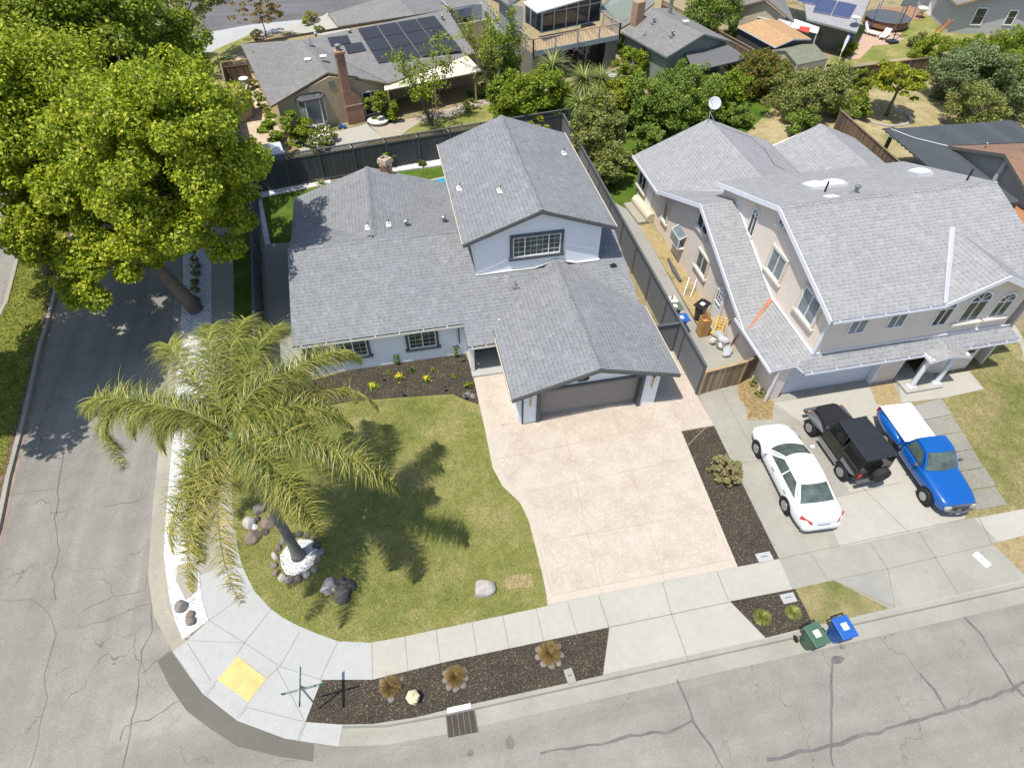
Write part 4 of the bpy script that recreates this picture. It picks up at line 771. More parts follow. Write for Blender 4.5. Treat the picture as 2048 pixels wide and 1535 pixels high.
cb=MB(); cx=w3(.66,0,.28)
cb.obox(cx+Z_*.9+u3*.15,u3*1.35,n3*.6,Z_*1.8); cb.ext([cx+u3*.82+n3*.3+Z_*1.8,cx-u3*.52+n3*.3+Z_*1.8,cx-u3*.52+n3*.3+Z_*2.6,cx+u3*.15+n3*.3+Z_*2.6],-n3*.6); cb.obox(cx-u3*.18+Z_*3.5,u3*.62,n3*.56,Z_*3.4); chh=cb.build('chimney','brick_red',h3)
q=cx-u3*.18+Z_*5.2; MB().obox(q+Z_*.08,u3*.78,n3*.7,Z_*.16).build('chimney_cap','brick_tan',chh); MB().lathe(q+Z_*.16,[(.17,0),(.17,.3),(.24,.32),(.24,.4),(.1,.46)],12).build('flue_cap','vent_metal',chh)
MB().obox(cx+u3*.15+n3*.31+Z_*1.45,u3*1.4,n3*.04,Z_*.07).build('band','cap_buff',chh)
# bay window
bc=w3(.30,1.35,.0); b=MB(); o1,o2=.95,.55
ft=[bc-u3*o1,bc-u3*o2+n3*.5,bc+u3*o2+n3*.5,bc+u3*o1]
b.ext([p+Z_*1.12 for p in (bc-u3*1.15,bc-u3*.7+n3*.62,bc+u3*.7+n3*.62,bc+u3*1.15)]+[bc+u3*.7+Z_*1.35,bc-u3*.7+Z_*1.35],-Z_*.1)
bw=b.build('bay_window_roof','trim_gray',h3)
b=MB()
for p in ft: b.bar(p-Z_*.85,p+Z_*1.08,.08)
for z in (-.85,1.05):
    for p,q in zip(ft,ft[1:]): b.bar(p+Z_*z,q+Z_*z,.08)
b.ext([p-Z_*.86 for p in ft],-Z_*.1); bf=b.build('bay_window','white_paint',h3)
b=MB()
for p,q in zip(ft,ft[1:]): b.ext([p-Z_*.82,q-Z_*.82,q+Z_*1.02,p+Z_*1.02],-n3*.02)
b.build('pane','curtain_glass',bf)
window(h3,w3(.87,1.15,.01),u3,n3,1.35,1.75,cols=2); MB().obox(w3(.52,3.1,.02),u3*.4,Z_*.45,n3*.04).build('gable_vent','gray_green',h3)
for (x,y,k,hh) in ((508,110,'pipe',.36),(563,94,'flat',.1),(633,78,'cap',.5),(616,122,'flat',.1),(647,116,'flat',.1),(621,86,'pipe',.36),(700,72,'cap',.5),(885,42,'cap',.5)):
    pl=plane3(A3,B3,BR) if x<605 or x>690 or y<80 else plane3(N3,AP,E1); vent(h3,RP(x,y,pl),k,hh)
pl3=plane3(N3,B3,E2)
def solar(parent,quad,pl,nx,ny,mt,frame='vent_metal',gap=.03):
    q=[RP(x,y,pl)+pl[1]*(.12 if pl[1].z>0 else -.12) for x,y in quad]; n=pl[1] if pl[1].z>0 else -pl[1]
    for i in range(nx):
        for j in range(ny):
            f=lambda s,t: (q[0].lerp(q[1],s)).lerp(q[3].lerp(q[2],s),t)
            s0,s1,t0,t1=(i+gap)/nx,(i+1-gap)/nx,(j+gap)/ny,(j+1-gap)/ny
            o=MB().ext([f(s0,t0),f(s1,t0),f(s1,t1),f(s0,t1)],-n*.05,0,1).build('solar_panel',[mt,frame],parent)
M('solar_black',(.035,.036,.042),.3,.05,spec=.35)
def solarblue():
    m,nt,b=_new('solar_blue'); uv=tex(nt,'UV'); br=N(nt,'ShaderNodeTexBrick'); br.offset=0; br.inputs['Scale'].default_value=1; br.inputs['Brick Width'].default_value=.16; br.inputs['Row Height'].default_value=.16; br.inputs['Mortar Size'].default_value=.01
    br.inputs['Color1'].default_value=c4((.02,.035,.10)); br.inputs['Color2'].default_value=c4((.024,.042,.12)); br.inputs['Mortar'].default_value=c4((.16,.18,.24)); nt.links.new(uv,br.inputs[0]); nt.links.new(br.outputs[0],b.inputs['Base Color']); b.inputs['Roughness'].default_value=.35
solarblue()
solar(h3,((653.6,77.7),(696,72.7),(703,88),(661,95)),pl3,1,1,'solar_black'); solar(h3,((686,92),(724,86.5),(734,102.6),(694.6,110)),pl3,1,1,'solar_black')
solar(h3,((713.7,60),(869,33.7),(924.8,102.6),(756,129)),pl3,4,3,'solar_black')
pc=thing('patio_cover','cream ribbed patio cover on posts joined to the tan house','patio cover',P(868,215))
b=MB(); b.slab([P(765,141,2.5),P(933,110,2.5),P(964,142,2.25),P(769,181,2.25)],.07,0,1); b.build('cover','patio_cream',pc).data.materials.append(MATS['fascia_tan'])
for (x,y) in ((775,181),(868,163),(950,147)):
    q=P(x,y,2.2); MB().box((q.x,q.y,1.1),(.14,.14,2.2)).build('post','post_wood',pc)
# --- balcony house
h4=thing('house','grey two storey house with a railed balcony and a white roofed sunroom','house',P(1130,110))
dz=2.75; D0=P(1066,105,dz);D1=P(1238,71,dz); u4=(D1-D0).normalized(); n4=Vector((u4.y,-u4.x,0)); dep=1.5
MB().ext([D0,D1,D1-n4*dep*2,D0-n4*dep*2],-Z_*.18).build('deck','deck_wood',h4); MB().obox((D0+D1)/2-Z_*.12+n4*.04,(D1-D0),Z_*.42,n4*.06).build('deck_fascia','gray_stucco',h4)
rl=MB(); rp=[D0-n4*dep*1.8,D0,D1,D1-n4*dep*1.8]
for a,c in zip(rp,rp[1:]): rl.bar(a+Z_*1.0,c+Z_*1.0,.1,.05)
ral=rl.build('railing',M('rail_tan',(.36,.25,.2),.7,.1),h4)
for a,c in zip(rp,rp[1:]):
    k=max(3,int((c-a).length/.15)); b=MB()
    for i in range(k): q=a.lerp(c,(i+.5)/k); b.bar(q+Z_*.05,q+Z_*.97,.035)
    b.build('balusters',M('baluster_cream',(.5,.45,.38),.7,.1),ral); b=MB()
    k=max(2,int((c-a).length/1.9))
    for i in range(k+1): q=a.lerp(c,i/k)+n4*.03; b.bar(q-Z_*.3,q+Z_*1.0,.1)
    b.build('railing_post','gray_stucco',ral)
for t in (.36,.63):
    b=MB(); q=D0.lerp(D1,t)-n4*.2; b.bar((q.x,q.y,0),(q.x,q.y,dz-.2),.12)
    for s in (-1,1): b.bar(q+Z_*(-.9),q+u4*s*.6-Z_*.2,.08)
    b.build('deck_post','gray_stucco',h4)
g4=lambda t,off,z: Vector((*(D0.lerp(D1,t)-n4*off)[:2],z))
wallpart(h4,[([g4(0,.1,0),g4(.16,.1,0),g4(.16,.1,dz-.2),g4(0,.1,dz-.2)],-n4),([g4(.86,.1,0),g4(1,.1,0),g4(1,.1,dz-.2),g4(.86,.1,dz-.2)],-n4),([g4(0,.1,0),g4(0,6,0),g4(0,6,dz-.2),g4(0,.1,dz-.2)],u4),([g4(1,.1,0),g4(1,6,0),g4(1,6,dz-.2),g4(1,.1,dz-.2)],-u4),([g4(0,2.6,0),g4(1,2.6,0),g4(1,2.6,dz),g4(0,2.6,dz)],-n4)],M('olive_wall',(.20,.19,.155),.85,.06),'lower_wall')
S0=P(1083,66,dz);S1=P(1198,42,dz); us=(S1-S0).normalized(); sh=2.35
sw=MB(); sw.ext([S0,S1,S1+Z_*sh,S0+Z_*sh],-n4*.08); sw.ext([S0,S0-n4*3,S0-n4*3+Z_*sh,S0+Z_*sh],us*.08); sr=sw.build('sunroom','glass',h4)
b=MB()
for i in range(6):
    q=S0.lerp(S1,i/5)+n4*.03; b.bar(q,q+Z_*sh,.1)
for i in range(4): q=S0-n4*i; b.bar(q-us*.03,q+Z_*sh-us*.03,.1)
for z in (0.04,.8*0+1.55,sh): b.bar(S0+n4*.03+Z_*z,S1+n4*.03+Z_*z,.07)
b.build('sunroom_frame','pale_gray',h4)
MB().slab([P(1046,4,5.15),P(1075,25,5.15),S1+Z_*sh+n4*.4,S1+Z_*sh-n4*3.2],.12,0,0).build('sunroom_roof','white_paint',h4)
wallpart(h4,[([P(1000,66,dz),P(1046,75,dz),P(1046,75,dz)+Z_*2.4,P(1000,66,dz)+Z_*2.4],-n4)],'gray_stucco','upper_wall')
roofpart(h4,[[P(1018,12,5.2),P(1048,-8,5.2),P(1010,-25,6.2),P(985,-12,5.8)],[P(1018,12,5.2),P(985,-12,5.8),P(965,-30,5.6),P(980,-5,5.0)]],'shingle_far','gray_stucco',.16)
roofpart(h4,[[P(960,0,3.6),P(968,-6,3.8),P(1022,85,2.9),P(1010,92,2.6)],[P(878,-5,2.9),P(905,20,2.9),P(960,7,2.9),P(950,-30,3.2)]],'shingle_far','fascia_white',.14)
q0=P(905,85,0);q1=P(968,72,0); wallpart(h4,[([q0,q1,P(968,72,0)+Z_*2.9,q0+Z_*2.9],back),([q1,P(1012,140,0),P(1012,140,0)+Z_*2.5,q1+Z_*3.1],Vector((-1,0,0)))],'pale_gray','side_wall'); window(h4,P(932,52,1.5),Vector((1,.15,0)),-Y_,.8,1.4,cols=1,trim='trim_gray')
# --- grey green house with dark patio roof
h5=thing('house','low grey house with roof vents and a flat dark patio roof behind the big bushes','house',P(1340,100))
rN=P(1300,16,4.0);rS=P(1408.6,68,4.0);lN=P(1244,64,2.6);lS=P(1334,114,2.6);eN=P(1340,17,2.7);eS=P(1466,84,2.6)
rf5=roofpart(h5,[[lN,lS,rS,rN],[rN,rS,eS,eN]],'shingle_far','gray_green',.14)
d5=(lS-lN).normalized(); nl=Vector((-d5.y,d5.x,0)); nl=nl if nl.x>0 else -nl
a5=lN+nl*.4;c5=lS+nl*.4-d5*.4;e5=eS-nl*.4-d5*.4;k5=eN-nl*.4
z=lambda p,q: Vector((p.x,p.y,q))
wallpart(h5,[([z(a5,0),z(c5,0),z(c5,2.6),z(a5,2.6)],nl),([z(c5,0),z(e5,0),z(e5,2.6),z(rS-d5*.4,3.85),z(c5,2.6)],-d5),([z(e5,0),z(k5,0),z(k5,2.6),z(e5,2.6)],-nl)],'gray_green')
MB().slab([P(1369,104,2.5),P(1454,88,2.5),P(1497,117,2.2),P(1389,142,2.2)],.1,0,0).build('patio_roof','roll_roof',h5)
for (x,y,k,hh) in ((1307,47,'cap',.5),(1344,73,'cap',.5),(1291,70,'pipe',.36),(1371,46,'flat',.08)): vent(h5,RP(x,y,plane3(lN,lS,rS)),k,hh)
q=RP(1339,29,plane3(rN,rS,eS)); MB().lathe(q,[(.18,0),(.16,.1),(.16,1.1),(.24,1.12),(.24,1.3),(.15,1.36)],12).build('flue','vent_metal',h5)
q=P(1273,46,3.2); MB().box((q.x,q.y,2.4),(.9,.7,5.0),.4).build('chimney','brick_tan',h5)
roofpart(h5,[[P(1198,17,3.9),P(1241,57,2.6),P(1262,45,2.7),P(1310,5,4.1),P(1290,-25,4.1),P(1235,-25,4.2)]],'shingle_far','gray_green',.14)
# --- house with blue solar panels
h6=thing('house','house with blue solar panels on a pale grey roof at the top edge','house',P(1680,70))
R6=[P(1542,-2,4.3),P(1741,-2,3.9),P(1714,64.5,2.6),P(1614,38,2.6)]; R6[0]=P(1535,-6,3.2)
pl6=plane3(P(1614,38,2.6),P(1714,64.5,2.6),P(1741,-2,4.0)); R6=[RP(1540,-3,pl6),RP(1741,-2,pl6),P(1714,64.5,2.6),P(1614,38,2.6)]
up6=RP(1760,-60,pl6); up7=RP(1590,-90,pl6)
roofpart(h6,[[up7,up6,R6[2],R6[3]]],M('roof_lilac',(.27,.26,.27),.9,.08,2,fine=.3),'gray_green',.16)
solar(h6,((1592,5),(1635,13),(1648,-12),(1605,-18)),pl6,1,1,'solar_blue','fascia_white'); solar(h6,((1637,-4),(1715,12),(1699,40),(1624,26)),pl6,2,1,'solar_blue','fascia_white')
q0=P(1637,95);q1=P(1697,104); u6=(q1-q0).normalized()
wallpart(h6,[([q0,q1,z(q1,2.5),z(q0,2.5)],Y_),([q1,q1+Vector((3.2,6,0)),z(q1+Vector((3.2,6,0)),2.5),z(q1,2.5)],-X_)],M('wall_taupe',(.22,.205,.17),.85,.05))
q0=P(1450,80);q1=P(1575,95); za=P(1517,7,0)
w6=MB(); p0=P(1470,15,2.4);p1=P(1517,8,3.4);p2=P(1572,36,2.4); w6.ext([z(p0,0),z(p2,0),p2,z((p0+p2)/2,3.5),p0],Y_*.15); w6.build('gable_wall','siding_tan',h6)
pm=(p0+p2)/2; up=(p2-p0).normalized(); window(h6,z(p0.lerp(p2,.62),1.55)-Y_*.0,up,Vector((up.y,-up.x,0)),1.5,.9,cols=2)
bk=Vector((.4,1,0)).normalized()*6; roofpart(h6,[[p0-up*.6+Vector((0,-.5,0))-Z_*.1,z(pm,3.7)-Y_*.5,z(pm,3.7)+bk,p0-up*.6+bk],[z(pm,3.7)-Y_*.5,p2+up*.6-Y_*.5-Z_*.1,p2+up*.6+bk,z(pm,3.7)+bk]],'shingle_far','fascia_tan',.14)
dd=thing('satellite_dish','small pale satellite dish at the corner of the solar panel roof','satellite dish',P(1711,40,2.9)); MB().lathe(P(1711,38,3.4),[(.02,0),(.28,.06),(.42,.16)],14).build('dish','dish_gray',dd); MB().bar(P(1711,38,3.4),P(1714,45,2.8),.05).build('mount','steel',dd)
aw=thing('awning','white awning with a red square panel beside the tan shed roof','awning',P(1605,60)); b=MB(); b.slab([P(1589,38,2.3),P(1639,55,2.3),P(1635,67,2.15),P(1580,54,2.15)],.04,0,0); b.build('canopy','white_paint',aw); b=MB(); b.slab([P(1600,52,2.36),P(1621,55,2.36),P(1617,66,2.22),P(1597,60,2.22)],.03,0,0); b.build('red_panel',M('red_cloth',(.55,.06,.04),.7,.05),aw); b=MB(); b.slab([P(1558,31,2.3),P(1586,38,2.3),P(1579,53,2.2),P(1556,45,2.2)],.04,0,0); b.build('grey_panel','pale_gray',aw)
b=MB(); 
for x,y in ((1560,46),(1634,66)): q=P(x,y,2.15); b.box((q.x,q.y,1.07),(.07,.07,2.14))
b.build('post','fascia_white',aw)
# --- sheds
s1=thing('shed','dark walled shed with a tan orange shingle gable roof','shed',P(1560,100))
a=P(1475,53,2.3);bb=P(1551,94,2.3);c=P(1587,78,2.85);d=P(1520,38,2.85);e=P(1623,78,2.35);f=P(1560,41,2.35)
roofpart(s1,[[a,bb,c,d],[d,c,e,f]],'shingle_tan','fascia_white',.12)
ud=(bb-a).normalized(); nd=Vector((-ud.y,ud.x,0)); nd=nd if nd.x>0 else -nd
wallpart(s1,[([z(a+nd*.2,0),z(bb+nd*.2-ud*.2,0),z(bb+nd*.2-ud*.2,2.3),z(a+nd*.2,2.3)],nd),([z(bb+nd*.2-ud*.2,0),z(e-nd*.2-ud*.2,0),z(e-nd*.2-ud*.2,2.3),z(c-ud*.2,2.75),z(bb+nd*.2-ud*.2,2.3)],-ud),([z(e-nd*.2-ud*.2,0),z(f-nd*.2,0),z(f-nd*.2,2.3),z(e-nd*.2-ud*.2,2.3)],-nd)],M('shed_dark',(.06,.06,.065),.85,.1))
s2=thing('shed','small beige garden shed with a green grey roof and a vent window','shed',P(1600,140))
a=P(1595,130,2.0);bb=P(1656,117,2.0);c=P(1630,88,2.6);d=P(1571,101,2.6); off=Vector((c.x-bb.x,c.y-bb.y,0)); e=c+off*1.0-Z_*.6; f=d+off*1.0-Z_*.6
roofpart(s2,[[a,bb,c,d],[d,c,e,f]],'shingle_green','gray_green',.08)
ua=(bb-a).normalized()
wallpart(s2,[([z(a,0),z(bb,0),z(bb,2.0),z(a,2.0)],off.normalized()),([z(a+ua*.1,0),z(f+ua*.1,0),z(f+ua*.1,2.0),z(d+ua*.1,2.5),z(a+ua*.1,2.0)],ua),([z(bb-ua*.1,0),z(e-ua*.1,0),z(e-ua*.1,2.0),z(c-ua*.1,2.5),z(bb-ua*.1,2.0)],-ua)],'siding_tan')
window(s2,z(a.lerp(f,.32)+ua*.09,1.2),off.normalized(),-ua,.8,.7,cols=1)
s3=thing('shed','low garden shed with a ribbed pale metal gable roof by the dark fence','shed',P(525,330))
a=P(482,303,1.75);b0=P(517,290,2.05);b1=P(527.5,311,2.05);c0=P(560,283,1.75);c1=P(568,305,1.75);a1=P(491,319,1.75)
roofpart(s3,[[a,a1,b1,b0],[b0,b1,c1,c0]],'metal_ribs','fascia_white',.05); 
wallpart(s3,[([z(a1,0),z(c1,0),z(c1,1.75),z(b1,2.0),z(a1,1.75)],Y_),([z(a,0),z(a1,0),z(a1,1.75),z(a,1.75)],X_),([z(c1,0),z(c0,0),z(c0,1.75),z(c1,1.75)],-X_)],'pale_gray')
s4=thing('shed','small brown roofed tool shed in the narrow yard left of the tan house','shed',P(480,230))
a=P(457,170,2.0);b0=P(478,164,2.3);c0=P(492,184,2.0);a1=P(464,198,2.0);b1=P(483,187,2.35)
roofpart(s4,[[a,b0,b1,a1],[b0,P(484,166,2.1),c0,b1],[a1,b1,c0]],'shingle_brown','fascia_tan',.06)
wallpart(s4,[([z(a1,0),z(c0,0),z(c0,1.95),z(a1,1.95)],Y_),([z(a,0),z(a1,0),z(a1,1.95),z(a,1.95)],X_),([z(c0,0),z(c0+Y_*1.6,0),z(c0+Y_*1.6,1.95),z(c0,1.95)],-X_)],'tan_stucco')
# --- top right grey house
h8=thing('house','grey gabled house with white sash windows at the top right corner','house',P(1960,80))
q0=P(1893,66);q1=q0+Vector((14,-4.5,0)); u8=(q1-q0).normalized(); n8=Vector((u8.y,-u8.x,0)); g8=lambda t,zz,o=0: z(q0+u8*t+n8*o,zz)
wallpart(h8,[([g8(0,0),g8(14,0),g8(14,3.0),g8(9,3.0),g8(4.7,4.3),g8(0,2.9)],-n8),([g8(0,0),g8(0,0)-n8*9,g8(0,2.9)-n8*9,g8(0,2.9)],u8)],'siding_gray')
roofpart(h8,[[g8(-.6,2.75,.7),g8(4.7,4.45,.7),g8(4.7,4.45,-9),g8(-.6,2.75,-9)],[g8(4.7,4.45,.7),g8(9.3,3.0,.7),g8(9.3,3.0,-9),g8(4.7,4.45,-9)],[g8(7,4.0,.3),g8(12,5.6,.3),g8(12,5.6,-9),g8(7,4.0,-9)],[g8(12,5.6,.3),g8(17,4.0,.3),g8(17,4.0,-9),g8(12,5.6,-9)]],'shingle_far','post_wood',.16)
for t,wd,hh in ((2.3,1.1,1.6),(5.3,.9,1.4),(8.0,.9,1.6),(9.7,1.0,1.6)): window(h8,g8(t,1.6),u8,n8,wd,hh,cols=1,muntin=(1,2),fw=.1)
# --- brown roof house on the right
h9=thing('house','house with a brown shingle gable roof on the right edge','house',P(2000,380))
G0=P(1896,292,2.7);G1=P(2010,308,4.0);G2=P(2062,395,2.6)
e9=Vector((1,-.12,0))*9
roofpart(h9,[[G0,G1,G1+e9,G0+e9],[G1,G2,G2+e9,G1+e9]],'shingle_brown','fascia_gray',.2)
wallpart(h9,[([z(G0+X_*.6,0),z(G2+X_*.6,0),z(G2+X_*.6,2.5),z(G1+X_*.6,3.8),z(G0+X_*.6,2.6)],X_)],'gray_stucco'); q=G1.lerp(G2,.1); MB().bar(z(G1+X_*.5,0),z(G1+X_*.5,3.7),.22).build('pillar','pale_gray',h9)
vent(h9,G1+Vector((2.3,.6,-.1)),'flat',.1); MB().tube([P(1975,286,3.1),P(1975,286,3.6)],.04,6).build('pipe','fascia_white',h9)
pd=thing('patio_cover','large dark corrugated patio roof on posts beside the brown roofed house','patio cover',P(1774,301))
M('pat_dark',(.06,.066,.07),.6,.12,3)
b=MB(); b.slab([P(1768.5,258,2.6),P(2025,240.5,2.6),P(2090,283,2.6),P(1896,291,2.6)],.08,0,0); b.slab([P(1768.5,258,2.6),P(1896,291,2.6),P(2040,403,2.6),P(2012,407,2.6),P(1856,332,2.6)],.08,0,0); b.build('cover','dark_panel',pd)
for x,y in ((1781,275),(1866,336),(2010,402)):
    q=P(x,y,2.5); MB().box((q.x,q.y,1.25),(.2,.2,2.5)).build('post','dark',pd)
b=MB()
for t in np.linspace(0,1,12):
    q=P(1768.5,258,2.5).lerp(P(1856,332,2.5),t); b.bar(q-X_*.15,q+X_*.8,.06,.12)
b.build('rafter','fascia_tan',pd)
tag(MB().tube([P(1782,258,2.66),P(1830,276,2.67),P(1896,292,2.72)],.02,5).build('string_light','white_paint'),'string of small white lights laid over the dark patio roof','string light')
cw=thing('brick_wall','orange brown brick wall at the right edge below the dark patio roof','wall',P(2040,430)); b=MB(); b.ext([P(2012,440,1.6),P(2043,398,1.6),P(2075,440,1.6),P(2048,500,1.6)],-Z_*1.6); b.build('wall',brick('brick_orange',(.42,.19,.07),(.33,.14,.06),(.25,.17,.1),.3,.12) or 'brick_orange',cw)
# =============== VEHICLES ===============
def loft(b,st,mi=0):
    """st: list of (y, [(x,z)...]) half sections from sill to centre line; mirrored"""
    k=len(st[0][1]); rings=[]
    for y,pr in st:
        k0=len(b.v); pts=[(x,y,z) for x,z in pr]+[(-x,y,z) for x,z in pr[::-1] if x>1e-5]; b.v+=pts; rings.append((k0,len(pts)))
    n=rings[0][1]
    for (a,_),(c,_) in zip(rings,rings[1:]):
        for j in range(n):
            q=(j+1)%n; b.f.append((a+j,a+q,c+q,c+j)); b.m.append(mi)
    b.f.append(tuple(rings[0][0]+j for j in range(n-1,-1,-1))); b.m.append(mi); b.f.append(tuple(rings[-1][0]+j for j in range(n))); b.m.append(mi)
def patch(b,f,nu,nv,mi=0):
    k=len(b.v)
    for i in range(nu+1):
        for j in range(nv+1): b.v.append(tuple(f(i/nu,j/nv)))
    for i in range(nu):
        for j in range(nv): b.f.append((k+i*(nv+1)+j,k+(i+1)*(nv+1)+j,k+(i+1)*(nv+1)+j+1,k+i*(nv+1)+j+1)); b.m.append(mi)
def cabin(car,paint,gl,fb,ft,rt,rb,wb,wt,zb,zt,cf=.15,cr=.10,crown=.05,pil=(.5,),inset=.06):
    L=lambda a,c,t:a+(c-a)*t
    def ws(u,v,e=0):  # windshield u across, v up
        s=2*u-1; w_=L(wb,wt,v); return Vector((s*w_,L(fb,ft,v)-cf*s*s*(1-.5*v)+.03*math.sin(math.pi*v)+e,L(zb,zt,v)+e+crown*.5*(1-s*s)*v))
    def rw(u,v,e=0):
        s=2*u-1; w_=L(wb,wt,v); return Vector((s*w_,L(rb,rt,v)+cr*s*s*(1-.5*v)-.03*math.sin(math.pi*v)-e,L(zb,zt,v)+e+crown*.5*(1-s*s)*v))
    def roof(u,v,e=0):
        s=2*u-1; y=L(ft-cf*.5*s*s,rt+cr*.5*s*s,v); return Vector((s*wt,y,zt+crown*(.5*(1-s*s))+crown*.6*math.sin(math.pi*v)*(1-.5*s*s)+e))
    def side(sg):
        def f(u,v,e=0):  # u front->rear, v up
            yb=L(fb-cf,rb+cr,u); yt=L(ft-cf*.5,rt+cr*.5,u); return Vector((sg*(L(wb,wt,v)+.02*math.sin(math.pi*v)+e),L(yb,yt,v),L(zb,zt,v)))
        return f
    b=MB(); patch(b,lambda u,v:ws(u,v),10,6); patch(b,lambda u,v:rw(u,v),10,6); patch(b,lambda u,v:roof(u,v),10,10)
    for sg in (-1,1): patch(b,lambda u,v:side(sg)(u,v),10,5)
    b.build('cabin',paint,car,smooth=True)
    b=MB(); patch(b,lambda u,v:ws(.05+.9*u,.05+.87*v,.012),10,6); b.build('windshield',gl,car,smooth=True)
    b=MB(); patch(b,lambda u,v:rw(.06+.88*u,.08+.82*v,.012),10,6); b.build('rear_window',gl,car,smooth=True)
    for sg in (-1,1):
        ps=[.07]+list(pil)+[.93]
        for a,c in zip(ps,ps[1:]):
            b=MB(); patch(b,lambda u,v:side(sg)(a+.015+(c-a-.03)*u,.08+.78*v,.012),6,4); b.build('side_window',gl,car,smooth=True)
def wheel(car,x,y,r,w_,sg,rimr=.62):
    b=MB(); b.lathe((x,y,r),[(r*.6,-w_/2),(r*.93,-w_/2),(r,-w_*.35),(r,w_*.35),(r*.93,w_/2),(r*.6,w_/2)],22,axis='x'); o=b.build('wheel','rubber',car,smooth=False)
    b=MB(); xo=x+sg*w_*.5; b.lathe((xo,y,r),[(r*rimr,-.012),(r*rimr,.008)],18,axis='x')
    b.build('rim','dark',o); b=MB()
    for k in range(7):
        a=2*math.pi*k/7; d=Vector((0,math.cos(a),math.sin(a))); b.bar(Vector((xo+sg*.01,y,r)),Vector((xo+sg*.01,y,r))+d*r*rimr*.96,.05,.03,up=(1,0,0))
    b.lathe((xo+sg*.012,y,r),[(r*rimr,-.014),(r*rimr*1.02,.012),(r*rimr*.9,.014)],18,axis='x'); b.lathe((xo+sg*.02,y,r),[(r*.2,-.02),(r*.16,.02)],10,axis='x'); b.build('hub','steel',o)
M('car_white',(.74,.75,.75),.25,0,coat=.8); M('car_black',(.018,.019,.021),.35,.1,coat=.3); M('car_blue',(.004,.085,.33),.3,0,coat=.8); M('top_black',(.022,.024,.03),.55,.15,2); M('tail_red',(.45,.02,.02),.2,0,coat=.5); M('lamp_clear',(.4,.38,.33),.15,0); M('lamp_amber',(.5,.2,.05),.2,0); M('tonneau',(.78,.79,.80),.5,.02)
M('olive_black',(.025,.027,.018),.35,.15,coat=.3); M('plastic_grey',(.09,.095,.1),.6,.1)
def arches(car,pts,r,x,mt='dark'):
    for sg in (-1,1):
        for y in pts: MB().lathe((sg*x,y,r*.98),[(r*1.17,-.05),(r*1.17,.05)],22,axis='x').build('wheel_well',mt,car)
def sec(w_,zt,zb=.24,sh=.86,mid=.5):
    return [(w_*.86,zb),(w_*.97,zb+.06),(w_,zb+(zt-zb)*mid),(w_*.965,zt-.10),(w_*sh,zt-.02),(w_*.45,zt+.012),(0,zt+.02)]
# --- white sedan
car=thing('parked_car','white four door sedan parked nose to the garage on the grey driveway','car',(0,0,0),'cars parked in the neighbour driveway')
b=MB(); loft(b,[(2.43,sec(.55,.50,.34)),(2.36,sec(.70,.60,.26)),(2.2,sec(.81,.68)),(1.9,sec(.875,.76)),(1.4,sec(.90,.85)),(.95,sec(.905,.92)),(.5,sec(.905,.95)),(-.6,sec(.905,.96)),(-1.4,sec(.905,.99)),(-1.8,sec(.895,1.0)),(-2.15,sec(.85,.98)),(-2.36,sec(.77,.92)),(-2.44,sec(.68,.75,.34))]); b.build('body','car_white',car,smooth=True,subsurf=1)
cabin(car,'car_white','car_glass',1.12,.22,-1.02,-1.80,.79,.56,.925,1.40,.22,.12,.06,(.47,))
for sg in (-1,1):
    for y in (1.42,-1.30): wheel(car,sg*.80,y,.325,.21,sg)
    MB().blob((sg*1.0,.78,.98),(.12,.08,.07),3).build('mirror','car_white',car,smooth=True); b=MB(); patch(b,lambda u,v:Vector((sg*(.50+.36*u),2.28-.42*u-.20*v*(1-u),.66+.02*v+.09*u*v+.0)),4,3); b.build('headlight','lamp_clear',car)
    b=MB(); b.ext([(sg*.82,-2.10,.93),(sg*.50,-2.43,.86),(sg*.50,-2.45,.76),(sg*.86,-2.14,.82)],(sg*.02,-.02,.02)); b.build('tail_light','tail_red',car)
arches(car,(1.42,-1.30),.325,.86)
b=MB(); 
for sg in (-1,1):
    for y in (.02,): b.bar((sg*.912,y,.3),(sg*.905,y,.88),.008)
    for y in (.12,-.95): b.bar((sg*.918,y-.1,.80),(sg*.918,y+.08,.80),.03)
b.bar((-.7,-2.02,1.0),(.7,-2.02,1.0),.012); b.build('door_seam',M('seam_grey',(.3,.3,.31),.5,0),car); b=MB(); loft(b,[(-2.50,[(.50,.36),(.56,.46),(.5,.56),(0,.58)]),(-2.46,[(.64,.30),(.69,.46),(.64,.60),(0,.62)]),(-2.34,[(.76,.28),(.80,.46),(.76,.62),(0,.64)])]); b.build('bumper','car_white',car,smooth=True)
b=MB(); b.bar((-.25,-2.46,.68),(.25,-2.46,.68),.02,.12); b.build('licence_plate','pale_gray',car)
a_=P(1508,906);c_=P(1563.5,1019); hd=(a_-c_); an=math.atan2(-hd.x,hd.y); s_=hd.length/2.72; mid=(a_+c_)/2; fwd=hd.normalized(); right=Vector((fwd.y,-fwd.x,0)); pos=mid+right*.9*s_-fwd*.06*s_; car.location=(pos.x,pos.y,.012); car.rotation_euler=(0,0,an); car.scale=(s_,)*3
